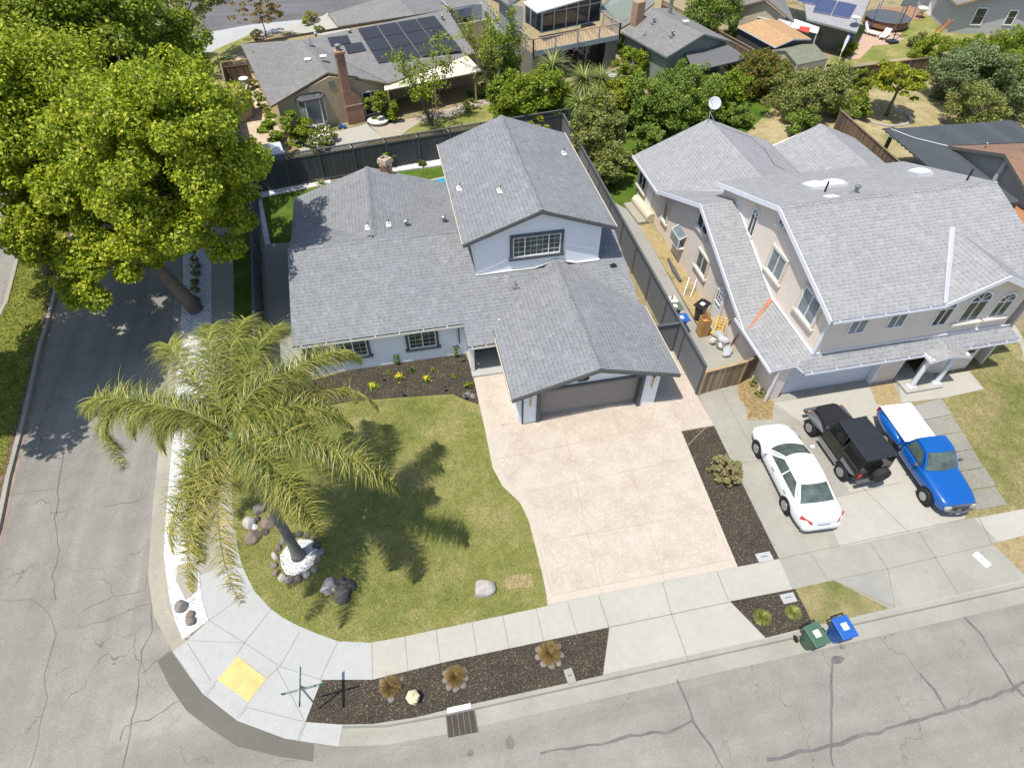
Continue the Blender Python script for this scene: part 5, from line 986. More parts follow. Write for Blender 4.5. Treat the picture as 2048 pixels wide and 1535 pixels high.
# --- black jeep-like 4x4 (boxy off roader)
jp=thing('parked_jeep','boxy black off road vehicle with flat hard top and rear spare wheel','off road car',(0,0,0),'cars parked in the neighbour driveway')
b=MB(); loft(b,[(1.83,[(.38,.55),(.40,.98),(0,1.0)]),(1.70,[(.50,.5),(.52,1.03),(0,1.07)]),(1.0,[(.60,.5),(.62,1.08),(0,1.13)]),(.62,[(.68,.5),(.70,1.10),(0,1.15)])]); b.build('bonnet','car_black',jp,bevel=.05)
b=MB(); b.ext([(-.74,.64,1.08),(.74,.64,1.08),(.76,-1.72,1.08),(-.76,-1.72,1.08)],(0,0,-.62)); b.build('body','olive_black',jp,bevel=.04)
b=MB(); b.ext([(-.64,.32,1.80),(.64,.32,1.80),(.72,-1.72,1.82),(-.72,-1.72,1.82)],(0,0,-.08)); b.build('hard_top','top_black',jp,bevel=.03)
b=MB(); 
def quadp(b,p,mi=0): b.ext(p,(Vector(p[1])-Vector(p[0])).cross(Vector(p[2])-Vector(p[1])).normalized()*-.02,mi)
for sg in (-1,1): 
    for (y0_,y1_) in ((.44,.36),(-.42,-.42),(-.62,-.62),(-1.68,-1.62)): b.bar((sg*.72,y0_,1.07),(sg*.66,y1_-.03,1.76),.06)
b.bar((-.70,.50,1.10),(.70,.50,1.10),.06); b.bar((-.64,.33,1.74),(.64,.33,1.74),.06); b.build('roof_pillar','top_black',jp)
b=MB(); b.face([(-.70,.49,1.12),(.70,.49,1.12),(.64,.34,1.72),(-.64,.34,1.72)]); b.build('windshield','car_glass_dark',jp); b=MB(); b.face([(.70,-1.72,1.12),(-.70,-1.72,1.12),(-.69,-1.70,1.74),(.69,-1.70,1.74)]); b.build('rear_window','car_glass_dark',jp)
for sg in (-1,1):
    for (a0,a1,c0,c1) in ((.42,-.40,.32,-.38),(-.62,-1.66,-.62,-1.62)): b=MB(); b.face([(sg*.715,a0,1.10),(sg*.715,a1,1.10),(sg*.67,c1,1.74),(sg*.67,c0,1.74)]); b.build('side_window','car_glass_dark',jp)
    b=MB(); b.ext([(sg*.55,1.78,.80),(sg*.93,1.72,.78),(sg*.93,.92,.82),(sg*.70,.60,.66),(sg*.55,.62,.66),(sg*.55,1.0,.86)],(0,0,-.05)); b.ext([(sg*.72,-.75,.84),(sg*.92,-.85,.84),(sg*.92,-1.55,.82),(sg*.72,-1.70,.80)],(0,0,-.05)); b.build('fender','plastic_grey',jp,bevel=.02)
    MB().bar((sg*.84,.62,.46),(sg*.84,-.72,.46),.12,.05).build('side_step','steel' if sg<0 else 'plastic_grey',jp)
    for y in (1.20,-1.17): wheel(jp,sg*.80,y,.37,.24,sg,.55)
    MB().box((sg*.88,.45,1.22),(.16,.06,.16)).build('mirror','chrome',jp); MB().box((sg*.62,-1.76,.8),(.14,.05,.2)).build('tail_light','tail_red',jp); MB().box((sg*.78,1.72,.84),(.12,.06,.05)).build('indicator','lamp_amber',jp)
MB().box((0,1.98,.55),(1.5,.16,.16)).build('front_bumper','plastic_grey',jp,bevel=.02); MB().box((0,-1.86,.5),(1.4,.14,.14)).build('rear_bumper','plastic_grey',jp,bevel=.02)
b=MB(); b.lathe((.12,-1.98,1.0),[(.2,-.12),(.35,-.12),(.37,-.07),(.37,.07),(.35,.12),(.2,.12)],22,axis='y'); sp=b.build('spare_wheel','rubber',jp,smooth=False); MB().lathe((.12,-1.98,1.0),[(.21,-.08),(.21,-.1),(.08,-.09)],16,axis='y').build('rim','plastic_grey',sp)
b=MB(); b.bar((0,.58,1.14),(-.25,.60,1.16),.02); b.bar((.35,.58,1.14),(.1,.60,1.16),.02); b.build('wiper','chrome',jp)
a_=P(1612,866);c_=P(1673,954); hd=(a_-c_); s_=hd.length/2.37; mid=(a_+c_)/2; fwd=hd.normalized(); right=Vector((fwd.y,-fwd.x,0)); pos=mid+right*.92*s_; jp.location=(pos.x,pos.y,.012); jp.rotation_euler=(0,0,math.atan2(-hd.x,hd.y)); jp.scale=(s_*1.0,)*3
# --- blue pickup
pk=thing('parked_pickup','bright blue pickup with a white bed cover, facing the street without front bumper','pickup',(0,0,0),'cars parked in the neighbour driveway')
b=MB(); loft(b,[(2.40,sec(.60,.80,.42)),(2.30,sec(.72,.86,.36)),(2.0,sec(.80,.93,.34)),(1.4,sec(.835,1.0,.34)),(.85,sec(.85,1.04,.34)),(.3,sec(.86,1.05,.34)),(-.55,sec(.86,1.04,.34)),(-.62,sec(.83,1.0,.36))]); b.build('body','car_blue',pk,smooth=True,subsurf=1)
cabin(pk,'car_blue','car_glass',.92,.30,-.42,-.58,.78,.62,1.03,1.60,.16,.02,.06,(.52*0+.93,) and ())
b=MB(); loft(b,[(-.66,sec(.70,1.02,.45,.97)),(-1.0,sec(.71,1.02,.42,.97)),(-2.55,sec(.72,1.0,.42,.97)),(-2.66,sec(.68,.98,.48,.97))]); b.build('bed','car_blue',pk,smooth=False)
for sg in (-1,1): MB().blob((sg*.74,-1.62,.74),(.19,.86,.27),5,16,jit=0).build('rear_fender','car_blue',pk,smooth=True)
b=MB(); b.ext([(-.73,-.66,1.075),(.73,-.66,1.075),(.73,-2.66,1.06),(-.73,-2.66,1.06)],(0,0,-.05)); b.build('bed_cover','tonneau',pk,bevel=.02)
for sg in (-1,1):
    for y in (1.55,-1.30+-.0): wheel(pk,sg*.80,y if y>0 else -1.32,.35,.23,sg,.52)
    b=MB(); b.lathe((sg*.52,2.36,.66),[(.13,-.08),(.15,.05),(.1,.07)],12,axis='y'); b.build('headlight','lamp_clear',pk)
    MB().box((sg*.66,-2.68,.80),(.12,.05,.24)).build('tail_light','tail_red',pk)
    MB().blob((sg*.98,.52,1.12),(.10,.07,.08),4).build('mirror','trim_gray',pk,smooth=True)
arches(pk,(1.55,),.35,.82)
b=MB(); b.box((0,2.34,.64),(1.2,.12,.26)); b.tube([(-.55,2.42,.5),(-.2,2.50,.46),(.25,2.46,.5),(.6,2.38,.52)],.06,8); b.box((.1,2.46,.56),(.25,.08,.12),.3); b.build('grille','plastic_grey',pk); b=MB(); b.bar((-.62,2.36,.82),(.62,2.36,.82),.04,.05); b.box((-.12,2.5,.52),(.09,.04,.07),.5); b.build('trim_strip','chrome',pk)
a_=P(1837,1001);c_=P(1763,889); hd=(a_-c_); s_=hd.length/2.87; mid=(a_+c_)/2; fwd=hd.normalized(); left=Vector((-fwd.y,fwd.x,0)); pos=mid+left*.915*s_-fwd*.115*s_; pk.location=(pos.x,pos.y,.012); pk.rotation_euler=(0,0,math.atan2(-hd.x,hd.y)); pk.scale=(s_,)*3
# =============== BINS ===============
def bin_(name,label,mt,pos,rz,lidlabel=None,sticker=True,cat='wheelie bin'):
    t=thing(name,label,cat,(0,0,0)); b=MB()
    rings=[]
    for z_,hx,hy,oy in ((.06,.20,.24,.02),(.5,.245,.29,.01),(.98,.285,.34,0),(1.0,.30,.355,0)):
        k=len(b.v); K=20
        for j in range(K):
            a=2*math.pi*j/K; ca,sa=math.cos(a),math.sin(a); p=4 if z_>.6 else 2.8; rr=(abs(ca)**p+abs(sa)**p)**(-1/p); b.v.append((ca*rr*hx,sa*rr*hy+oy,z_))
        rings.append(k)
    for a,c in zip(rings,rings[1:]):
        for j in range(K): q=(j+1)%K; b.f.append((a+j,a+q,c+q,c+j)); b.m.append(0)
    b.f.append(tuple(rings[0]+j for j in range(K-1,-1,-1))); b.m.append(0); b.f.append(tuple(rings[-1]+j for j in range(K))); b.m.append(0)
    b.build('body',mt,t,smooth=False)
    b=MB(); b.ext([(-.31,-.40,1.04),(.31,-.40,1.04),(.31,.36,1.08),(-.31,.36,1.08)],(0,0,-.06)); ld=b.build('lid',mt,t,bevel=.025)
    if sticker: b=MB(); b.ext([(-.11,-.12,1.068),(.12,-.12,1.068),(.12,.12,1.080),(-.11,.12,1.080)],(0,0,-.012)); b.build('sticker','white_paint',ld)
    MB().bar((-.24,.44,1.0),(.24,.44,1.0),.045).bar((-.22,.34,.98),(-.22,.46,1.0),.04).bar((.22,.34,.98),(.22,.46,1.0),.04).build('handle','black_metal',t)
    for sg in (-1,1): MB().lathe((sg*.30,.27,.13),[(.13,-.03),(.13,.03)],14,axis='x').build('wheel','rubber',t)
    t.location=pos; t.rotation_euler=(0,0,rz); return t
M('bin_green',(.06,.115,.075),.5,.08); M('bin_blue',(.02,.10,.36),.45,.08); M('bin_dkgreen',(.10,.14,.09),.5,.1)
bin_('wheelie_bin','green wheelie bin standing in the gutter left of the blue bin','bin_green',P(1612,1288,ST)+Z_*.0,math.radians(8)); bin_('wheelie_bin','blue wheelie bin standing in the gutter below the dry grass','bin_blue',P(1666,1274,ST),math.radians(4))
bin_('wheelie_bin','green wheelie bin against the long grey panel fence in the side passage','bin_dkgreen',Vector((P(1350,612,1.07).x,P(1350,612,1.07).y,.03)),math.radians(90)); bin_('wheelie_bin','blue wheelie bin against the grey fence nearest the wood fence','bin_blue',Vector((P(1363,635,1.07).x,P(1363,635,1.07).y,.03)),math.radians(90)); bin_('wheelie_bin','black wheelie bin by the pink beige wall beside the side door','car_black',Vector((P(1405,608,1.07).x,P(1405,608,1.07).y,.03)),math.radians(-60))
# =============== STREET THINGS ===============
ss=thing('street_sign','green street name sign with two crossed blades on a steel pole at the corner','street sign',P(637.5,1416.5))
q=P(637.5,1416.5); MB().lathe(q,[(.03,0),(.03,2.36)],10).build('pole','steel',ss)
M('sign_green',(.03,.17,.11),.4,.05,metal=0); M('sign_edge',(.35,.40,.36),.4,.05)
d1=(P(640,1363,2.3)-P(567,1382,2.3)).normalized(); d1.z=0; d2=(P(601,1332,2.5)-P(599,1414,2.5)).normalized(); d2.z=0
def blade(z_,d,L,txt):
    n=Vector((-d.y,d.x,0)); o=MB().obox(q+Z_*z_,d*L,Z_*.22,n*.012).build('sign_blade','sign_green',ss); MB().obox(q+Z_*(z_+.115),d*(L+.02),Z_*.02,n*.03).build('blade_edge','sign_edge',o)
    b=MB(); rg=random.Random(int(z_*10))
    for s in (1,-1):
        x=-L*.4
        while x<L*.4:
            w_=rg.uniform(.04,.07); 
            if rg.random()>.15: b.obox(q+Z_*z_+d*(x+w_/2)+n*s*.008,d*w_*.75,Z_*.1,n*.004)
            x+=w_
    b.build('lettering','white_paint',o)
blade(2.22,d1,1.25,''); blade(2.50,d2,1.15,'')
MB().box((q.x,q.y,2.36),(.08,.08,.1)).build('bracket','steel',ss)
dg=thing('storm_drain','rusty steel grate set in the gutter below the mulch bed','storm drain',P(923,1448,ST))
D=[P(*p,ST+.02) for p in ((892,1427),(947,1415),(955,1463),(897,1474))]
MB().ext(D,-Z_*.02).build('pit','dark',dg); b=MB()
for i in range(6): a=D[0].lerp(D[1],i/5)+Z_*.02;c=D[3].lerp(D[2],i/5)+Z_*.02; b.bar(a,c,.035,.03)
for i in range(22): a=D[0].lerp(D[3],i/21)+Z_*.018;c=D[1].lerp(D[2],i/21)+Z_*.018; b.bar(a,c,.012,.02)
b.build('grate',M('rust_steel',(.12,.10,.085),.6,.2,metal=.4),dg); a=P(895,1421,0)+Z_*.03; c=P(942,1411,0)+Z_*.03; MB().bar(a,c,.16,.05).build('inlet_lip','white_paint',dg)
for (x,y,w_,h_,rz,lab,mt) in ((1529,1113,.62,.38,.0,'pale concrete meter lid at the end of the mulch strip','conc_new'),(1577,1195,.55,.36,.0,'pale concrete meter lid in the small mulch bed','conc_new'),(1140,1351,.3,.5,.1,'speckled stone lid in the long mulch bed near the driveway','conc_mid'),(1964,1118,.3,.62,.25,'white painted utility lid on the right hand apron','white_paint')):
    q=P(x,y,.05); t=thing('utility_cover',lab,'utility cover',q); MB().box((q.x,q.y,.03),(w_,h_,.06),rz).build('lid',mt,t,bevel=.01); MB().box((q.x,q.y+.02,.062),(w_*.45,.03,.008),rz).build('lift_slot','plastic_grey',t)
# solar path lights
pl=thing('path_light','small black path light in the mulch bed left of the others by the lawn edge','path light',(0,0,0),'black path lights round the house bed')
MB().lathe((0,0,0),[(.015,0),(.015,.25)],6).build('stake','black_metal',pl); MB().lathe((0,0,.25),[(.05,0),(.06,.05),(.08,.06),(.02,.09)],10).build('lamp_head','black_metal',pl)
LT=[(710,807,'black path light on the mulch edge under the palm frond'),(766,762,'black path light in the mulch left of the yellow flowers'),(822,745,'black path light in the mulch between the two yellow flower plants'),(806,793,'black path light on the lawn edge below the yellow flowers'),(890,783,'black path light on the lawn edge near the driveway'),(931,799,'black path light beside the round bed rocks at the driveway'),(925,724,'black path light below the porch post')]
for i,(x,y,l) in enumerate(LT):
    o=pl if i==0 else copytree(pl,(0,0,0)); o.location=P(x,y); o['label']=l
# =============== ROCKS ===============
def rock(rx,ry,rz,seed,n=18):
    b=MB().blob((0,0,0),(1,1,1),seed,n,jit=.12); rg=random.Random(seed*7+1); pl=[]
    for _ in range(11): d=Vector((rg.uniform(-1,1),rg.uniform(-1,1),rg.uniform(-.3,1))).normalized(); pl.append((d,rg.uniform(.62,.88)))
    V=[]
    for v in b.v:
        v=Vector(v)
        for d,o_ in pl:
            k=v.dot(d)-o_
            if k>0: v=v-d*k*.92
        V.append((v.x*rx*1.15,v.y*ry*1.15,v.z*rz*1.15))
    b.v=V; return b
def clock(a):   # position on a ring as on a clock face, 12 = away from the street
    h=((math.pi/2-a)/(2*math.pi)*24)%24; h=int(round(h))%24; nm=['twelve','one','two','three','four','five','six','seven','eight','nine','ten','eleven']
    return ('half past ' if h%2 else '')+nm[h//2]+(" o'clock" if h%2==0 else '')
M('rock_grey',(.20,.185,.165),.9,.3,4,fine=.4,bmp=.5); M('rock_dark',(.085,.078,.072),.9,.3,4,fine=.4,bmp=.5); M('rock_brown',(.20,.155,.12),.9,.3,4,fine=.4,bmp=.5); M('rock_pale',(.40,.365,.33),.9,.2,3,fine=.3,bmp=.4); M('rock_white',(.6,.58,.55),.9,.1,4,fine=.2)
RK=[('rock_pale',970,1176,.46,.36,.3,'large pale grey boulder on the lawn beside the bald patch'),
 ('rock_dark',683,1186,.38,.32,.26,'dark flat boulder in front of the lawn rock group'),('rock_pale',657,1172,.26,.36,.16,'pale brown slab rock left of the dark boulder'),('rock_dark',683,1163,.22,.2,.2,'dark rock behind the dark flat boulder'),('rock_dark',701,1169,.25,.22,.2,'dark grey rock right in the lawn rock group'),
 ('rock_brown',505,1074,.33,.26,.24,'brown boulder at the bottom of the pile beside the curved sidewalk'),('rock_pale',499,1045,.30,.28,.22,'tan rounded boulder on the left of the rock pile'),('rock_brown',534,1046,.27,.26,.22,'brown boulder on the right of the rock pile'),('rock_grey',518,1018,.26,.22,.2,'grey brown boulder at the top of the rock pile'),('rock_white',509,1053,.17,.13,.12,'small white rock in the middle of the rock pile'),('rock_dark',530,1063,.14,.13,.12,'small dark rock low on the right of the rock pile'),('rock_dark',516,1038,.12,.1,.1,'small dark rock between the tan and brown boulders'),
 ('rock_grey',362,1211,.24,.22,.2,'round grey green boulder in the white gravel at the corner'),('rock_brown',380,1229,.2,.15,.15,'brown boulder behind the lowest one in the white gravel'),('rock_grey',382,1242,.2,.16,.16,'grey boulder lowest in the white gravel at the corner'),
 ('rock_grey',934,788,.22,.14,.13,'grey rock of the pair beside the driveway at the mulch end'),('rock_grey',946,791,.16,.13,.12,'smaller grey rock nearest the driveway at the mulch end')]
for i,(mt,x,y,rx,ry,rz,lab) in enumerate(RK):
    q=P(x,y,rz*.4); o=rock(rx,ry,rz,i+20).build('boulder',mt,None); tag(o,lab,'boulder'); o.location=(q.x,q.y,rz*.45); o.rotation_euler=(0,0,i*1.3)
c=P(594,1121); pc_=P(594,1113); K=17; sheet('palm_gravel',[P(x,y) for x,y in ((560,1110),(575,1090),(600,1078),(625,1080),(636,1095),(630,1125),(615,1140),(592,1152),(572,1148),(562,1130))],.022,'white_gravel')
ring=[(557,1104),(552,1120),(557,1134),(563,1146),(575,1152),(588,1158),(600,1153),(613,1146),(624,1135),(631,1122),(636,1108),(637,1093),(630,1080),(612,1072),(590,1073),(572,1082),(562,1091)]
used_=set()
for i in range(17):
    rg=random.Random(i); a=2*math.pi*i/17; mt=['rock_grey','rock_brown','rock_pale'][i%3] if not .1<a<2.2 else 'rock_dark'; rr=.88+rg.uniform(-.05,.05); o=rock(rg.uniform(.15,.2),rg.uniform(.12,.17),.13,i+300,12).build('edging_stone',mt,None); o.location=(pc_.x+rr*math.cos(a)*1.0,pc_.y+rr*math.sin(a)*1.12,.06); o.rotation_euler=(0,0,rg.uniform(0,3)); k=clock(a)
    tag(o,'%s edging stone of the palm ring at %s on the ring'%({'rock_grey':'grey','rock_brown':'brown','rock_pale':'pale tan','rock_dark':'dark'}[mt],k),'edging stone','stones ringing the palm')
# =============== SIDE PASSAGE CLUTTER ===============
def px3(x,y,z_=0): return P(x,y,z_)
t=thing('water_tank','long cream tank lying on a slab in the side passage','tank',P(1285,420)); a=P(1272,398,.35);c=P(1303,437,.35)
MB().tube([a,c],.33,14).build('tank',M('cream_pl',(.55,.50,.38),.5,.05),t,smooth=False); d=(c-a).normalized(); MB().obox((a+c)/2+Vector((-.35,0,-.25)),d*(c-a).length,Vector((-d.y,d.x,0))*1.0,Z_*.16).build('base_slab','conc_tan',t)
tag(MB().tube([P(1336,517,.1),P(1348,540,.12),P(1361,562,.1)],[.05,.13,.09],8).build('rolled_tarp','trim_gray'),'dark rolled tarp lying on the straw in the side passage','tarp')
cr_=thing('crate','orange brown wooden crate stack standing beside the black bin','crate',P(1412,650)); q=P(1412,637,1.1); q.z=0
for i,zz in enumerate((.2,.6,.98)): 
    b=MB()
    for sx in (-.22,.22): b.box((q.x+sx,q.y,zz),(.03,.5,.36))
    for sy in (-.24,.24): b.box((q.x,q.y+sy,zz),(.42,.03,.36))
    b.box((q.x,q.y,zz-.16),(.44,.5,.03)); b.build('box',M('crate_wood',(.42,.24,.09),.8,.2),cr_)
q=P(1413,662); tag(MB().box((q.x,q.y,.15),(.55,.5,.3)).build('storage_box',M('box_grey',(.33,.36,.36),.6,.05),None,bevel=.03),'low grey plastic box in front of the crate stack','storage box')
q=P(1345,600,.95); q.z=0; tr=thing('tray','white tray of bottles on a stand by the grey fence','tray',q); MB().box((q.x,q.y,.9),(.55,.7,.06)).build('tray_top','white_paint',tr); MB().box((q.x,q.y,.44),(.45,.6,.86)).build('stand','plastic_grey',tr); MB().lathe((q.x,q.y+.1,.93),[(.05,0),(.05,.2),(.02,.25)],8).build('bottle','tail_red',tr)
def ladder(name,label,a,c,w_,mt,n=8,th=.05):
    t=thing(name,label,'ladder',(a.x,a.y,0)); d=(c-a).normalized(); s=d.cross(Z_).normalized() if abs(d.z)<.95 else Vector((0,1,0))
    for sg in (-1,1): MB().bar(a+s*sg*w_/2,c+s*sg*w_/2,th).build('rail',mt,t)
    for i in range(n): q=a.lerp(c,(i+.5)/n); MB().bar(q-s*w_/2,q+s*w_/2,th*.7).build('rung',mt,t)
    return t
q=P(1441,676); ladder('ladder','yellow step ladder leaning on the beige wall by the side door',P(1433,672,.05),PXP(1445,632,15.75),.4,M('yellow_pl',(.7,.45,.03),.5,.05),7)
ladder('ladder','thin steel hoop ladder standing in the straw by the wall',P(1374,592,.05),PXP(1386,556,15.6),.4,'steel',4,.025); 
gb_=thing('rubbish_pile','heap of grey bags and pots beside the beige wall behind the wood fence','rubbish',P(1438,690))
for i,(x,y,r,mt) in enumerate(((1436,668,.3,'box_grey'),(1446,678,.32,'pale_gray'),(1430,684,.3,'rock_pale'),(1444,690,.34,'vent_metal'),(1424,682,.2,'white_paint'),(1455,700,.3,'box_grey'),(1450,708,.26,'pale_gray'),(1423,664,.18,'yellow_pl'),(1432,660,.16,'bin_green'))):
    q=P(x,y,r*.5); MB().blob((q.x,q.y,r*.6),(r,r*.9,r*.7),i+50,12,jit=.3).build('bag',mt,gb_)
for i,(a,c) in enumerate((((1455,665),(1459,641)),((1462,690),(1476,668)))): 
    p=P(*a,.05);r_2=PXP(*c,15.8); tag(MB().bar(p,r_2,.05).build('pole','rust_strip'),['rusty brown pole leaning on the wall nearer the step ladder','rusty brown pole leaning on the wall nearer the wood fence'][i],'pole')
q=P(1305,422); tag(MB().box((q.x-1.0,q.y-.6,.03),(.5,.35,.05)).build('paper','white_paint'),'flat white sheet lying on the side passage concrete','paper')
# bins / yard things behind
# lantern ornament
q=P(828,1399); lo=thing('garden_lantern','cream stone garden lantern in the long mulch bed','lantern',q); M('cream_stone',(.6,.52,.33),.85,.12,5)
MB().lathe(q,[(.17,0),(.15,.08),(.08,.1),(.08,.22)],8).build('base','cream_stone',lo); MB().box((q.x,q.y,.31),(.22,.22,.18)).build('lamp_box','cream_stone',lo); MB().lathe((q.x,q.y,.4),[(.24,0),(.2,.05),(.06,.14),(.03,.2)],6).build('roof','cream_stone',lo)
# trampoline, hoop, loungers, ladder, parasol
q=P(1768,52); tp=thing('trampoline','round trampoline with dark mat in the top right yard','trampoline',q)
MB().lathe((q.x,q.y,.85),[(2.15,0),(2.2,.04),(2.15,.06)],28).build('frame','trim_gray',tp); MB().lathe((q.x,q.y,.88),[(2.0,0),(2.0,.02)],28).build('mat',M('mat_dark',(.05,.055,.055),.7,.1),tp); MB().lathe((q.x,q.y,.25),[(2.1,0),(2.1,.6)],28).build('skirt',M('skirt_brown',(.22,.12,.07),.8,.1),tp)
for i in range(6):
    a=i*math.pi/3+.3; MB().bar((q.x+2.2*math.cos(a),q.y+2.2*math.sin(a),0),(q.x+2.2*math.cos(a),q.y+2.2*math.sin(a),2.4),.05).build('net_pole','bin_blue' if i%2 else 'steel',tp)
q=P(1783,86); hp=thing('basketball_hoop','portable basketball hoop with clear backboard beside the trampoline','basketball hoop',q)
MB().box((q.x,q.y,.12),(1.0,.8,.24)).build('base','car_black',hp,bevel=.04); MB().tube([q+Z_*.2,q+Vector((.3,.3,1.5)),q+Vector((1.0,1.0,3.0))],.05,8).build('pole','car_black',hp); c=q+Vector((1.1,1.1,3.2)); MB().obox(c,Vector((1.3,-.5,0)),Z_*.85,Vector((.02,.05,0))).build('backboard','curtain_glass',hp); b=MB(); b.lathe(c+Vector((-.15,-.4,-.3)),[(.22,0),(.23,.02)],14); b.build('hoop','rust_strip',hp)
def lounge(label,x,y,rz,tilt):
    q=P(x,y); t=thing('sun_lounger',label,'sun lounger',(0,0,0),'white loungers by the trampoline'); MB().box((0,0,.32),(.6,1.2,.05)).build('seat','white_paint',t); MB().bar((0,.6,.32),(0,1.15,.32+tilt),.6,.05).build('backrest','white_paint',t)
    for sx in (-.27,.27):
        for sy in (-.5,.5): MB().bar((sx,sy,0),(sx,sy,.32),.05).build('leg','white_paint',t)
    t.location=q; t.rotation_euler=(0,0,rz)
lounge('white sun lounger with raised back nearest the solar roof house',1745,72,.6,.75); lounge('white sun lounger nearest the hoop base with tan cushion',1765,78,-.9,.35)
ladder('ladder','orange extension ladder leaning on the grey gabled house',P(1875,64,.1),P(1902,40,2.6),.45,M('orange_pl',(.6,.22,.10),.5,.05),9,.07)
q=P(1673,132); up_=thing('parasol','closed blue and white parasol leaning over the brown plank fence','parasol',q); MB().tube([q+Z_*1.2,q+Vector((.8,.9,1.8)),q+Vector((1.6,1.8,2.6))],[.06,.16,.1],10).build('canopy','pale_gray',up_); MB().bar(q+Vector((1.0,.9,2.0)),q+Vector((1.6,1.6,2.6)),.12,.08).build('blue_band','bin_blue',up_); MB().bar(q,q+Z_*1.3,.05).build('pole','white_paint',up_)
q=P(1862,30); fb_=thing('white_cabinet','white box cabinet on a slab beside the top right house','cabinet',q); MB().box((q.x,q.y,.8),(.9,.8,1.6)).build('cabinet','white_paint',fb_,bevel=.03); MB().box((q.x+1.6,q.y-1.2,.06),(3,1.2,.12),-.3).build('slab','conc_warm',fb_)
q=P(1838,36); bq=thing('barbecue','small kettle barbecue with white top on the grass','barbecue',q); MB().lathe((q.x,q.y,.6),[(.1,0),(.45,.2),(.5,.35),(.35,.45)],14).build('bowl','white_paint',bq); b=MB(); [b.bar((q.x,q.y,.7),(q.x+.4*math.cos(a),q.y+.4*math.sin(a),0),.05) for a in (0,2.1,4.2)]; b.build('stand','car_black',bq)
q=P(494,182,0); wt=thing('water_butt','pale barrel with white rim in the yard left of the tan house','barrel',q); MB().lathe(q,[(.32,0),(.36,.5),(.34,1.0)],16).build('barrel','box_grey',wt); MB().lathe((q.x,q.y,1.0),[(.38,0),(.4,.05),(.36,.08)],16).build('rim','white_paint',wt)
q=P(757,247); bt=thing('planter','white bowl planter with small objects beside the tan house patio','planter',q); MB().lathe(q,[(.35,0),(.6,.12),(.7,.3),(.62,.28)],20,sx=1.2).build('bowl','white_paint',bt)
for i,(x,y,mt) in enumerate(((683,255,'bin_blue'),(690,257,'bin_blue'),(679,258,'bin_green'),(738,248,'bin_blue'))): q=P(x,y); tag(MB().lathe(q,[(.12,0),(.14,.15),(.08,.28)],8).build('watering_can',mt),['blue watering can left of the chimney base','small blue can nearest the brick chimney','green can at the chimney base','blue bucket beside the white bowl planter'][i],'garden can')
q=P(457,3); tag(MB().box((q.x,q.y+.6,.7),(2.0,1.2,1.3)).build('recycling_bin','bin_blue',None,bevel=.15),'blue vehicle edge at the top of the far street','car') if False else None
# =============== VEGETATION ===============
def raw(name,V,F,mat,parent,mi=None,mats=None):
    me=bpy.data.meshes.new(name); me.vertices.add(len(V)); me.vertices.foreach_set('co',V.astype(np.float32).ravel())
    k=F.shape[1]; me.loops.add(F.size); me.loops.foreach_set('vertex_index',F.astype(np.int32).ravel()); me.polygons.add(len(F)); me.polygons.foreach_set('loop_start',np.arange(0,F.size,k,dtype=np.int32)); me.polygons.foreach_set('loop_total',np.full(len(F),k,dtype=np.int32))
    for m_ in (mats or [mat]): me.materials.append(MATS[m_])
    if mi is not None: me.polygons.foreach_set('material_index',mi.astype(np.int32))
    me.update(); me.validate(); o=bpy.data.objects.new(name,me); COL.objects.link(o); setparent(o,parent); return o
def leafquads(C,size,rg,up=.5,el=1.5,out=None):
    n=len(C); nr=rg.normal(size=(n,3)); nr[:,2]+=up*2
    if out is not None: nr+=out*1.0
    nr/=np.linalg.norm(nr,axis=1,keepdims=True); t=rg.normal(size=(n,3)); t-=nr*(t*nr).sum(1,keepdims=True); t/=np.linalg.norm(t,axis=1,keepdims=True); b=np.cross(nr,t)
    s=(size*rg.uniform(.6,1.35,n))[:,None]; V=np.stack([C-t*s*el*.5,C+b*s*.5+nr*s*.08,C+t*s*el*.5,C-b*s*.5+nr*s*.08],1).reshape(-1,3); return V,np.arange(4*n).reshape(-1,4)
def crownpts(center,R,n,nclump,rg,cr=.28,shell=.5,flat=.75,hole=0.0,bottom=-.6):
    R=np.array(R); d=rg.normal(size=(nclump*3,3)); d/=np.linalg.norm(d,axis=1,keepdims=True); d=d[d[:,2]>bottom][:nclump]; k=len(d)
    # uneven outline
    lob=rg.normal(size=(5,3)); lob/=np.linalg.norm(lob,axis=1,keepdims=True); f=1+.16*np.sin((d@lob.T)*3.0+rg.uniform(0,6,5)).sum(1)/2.0
    rad=(shell+(1-shell)*rg.uniform(0,1,k)**.5)*f*rg.uniform(.86,1.08,k); cc=d*rad[:,None]*R; sz=cr*rg.uniform(.6,1.3,k)*R.mean()
    idx=rg.choice(k,size=n,p=sz**2/np.sum(sz**2)); g=rg.normal(size=(n,3)); g/=np.linalg.norm(g,axis=1,keepdims=True); rr=rg.uniform(.25,1,n)**.5; g[:,2]=(np.abs(g[:,2])*.8-.35*rg.uniform(0,1,n)) if flat<.85 else np.where(g[:,2]<0,g[:,2]*.7,g[:,2])
    off=g*rr[:,None]*sz[idx][:,None]*np.array([1,1,flat]); return cc[idx]+off+np.array(center),cc+np.array(center),g
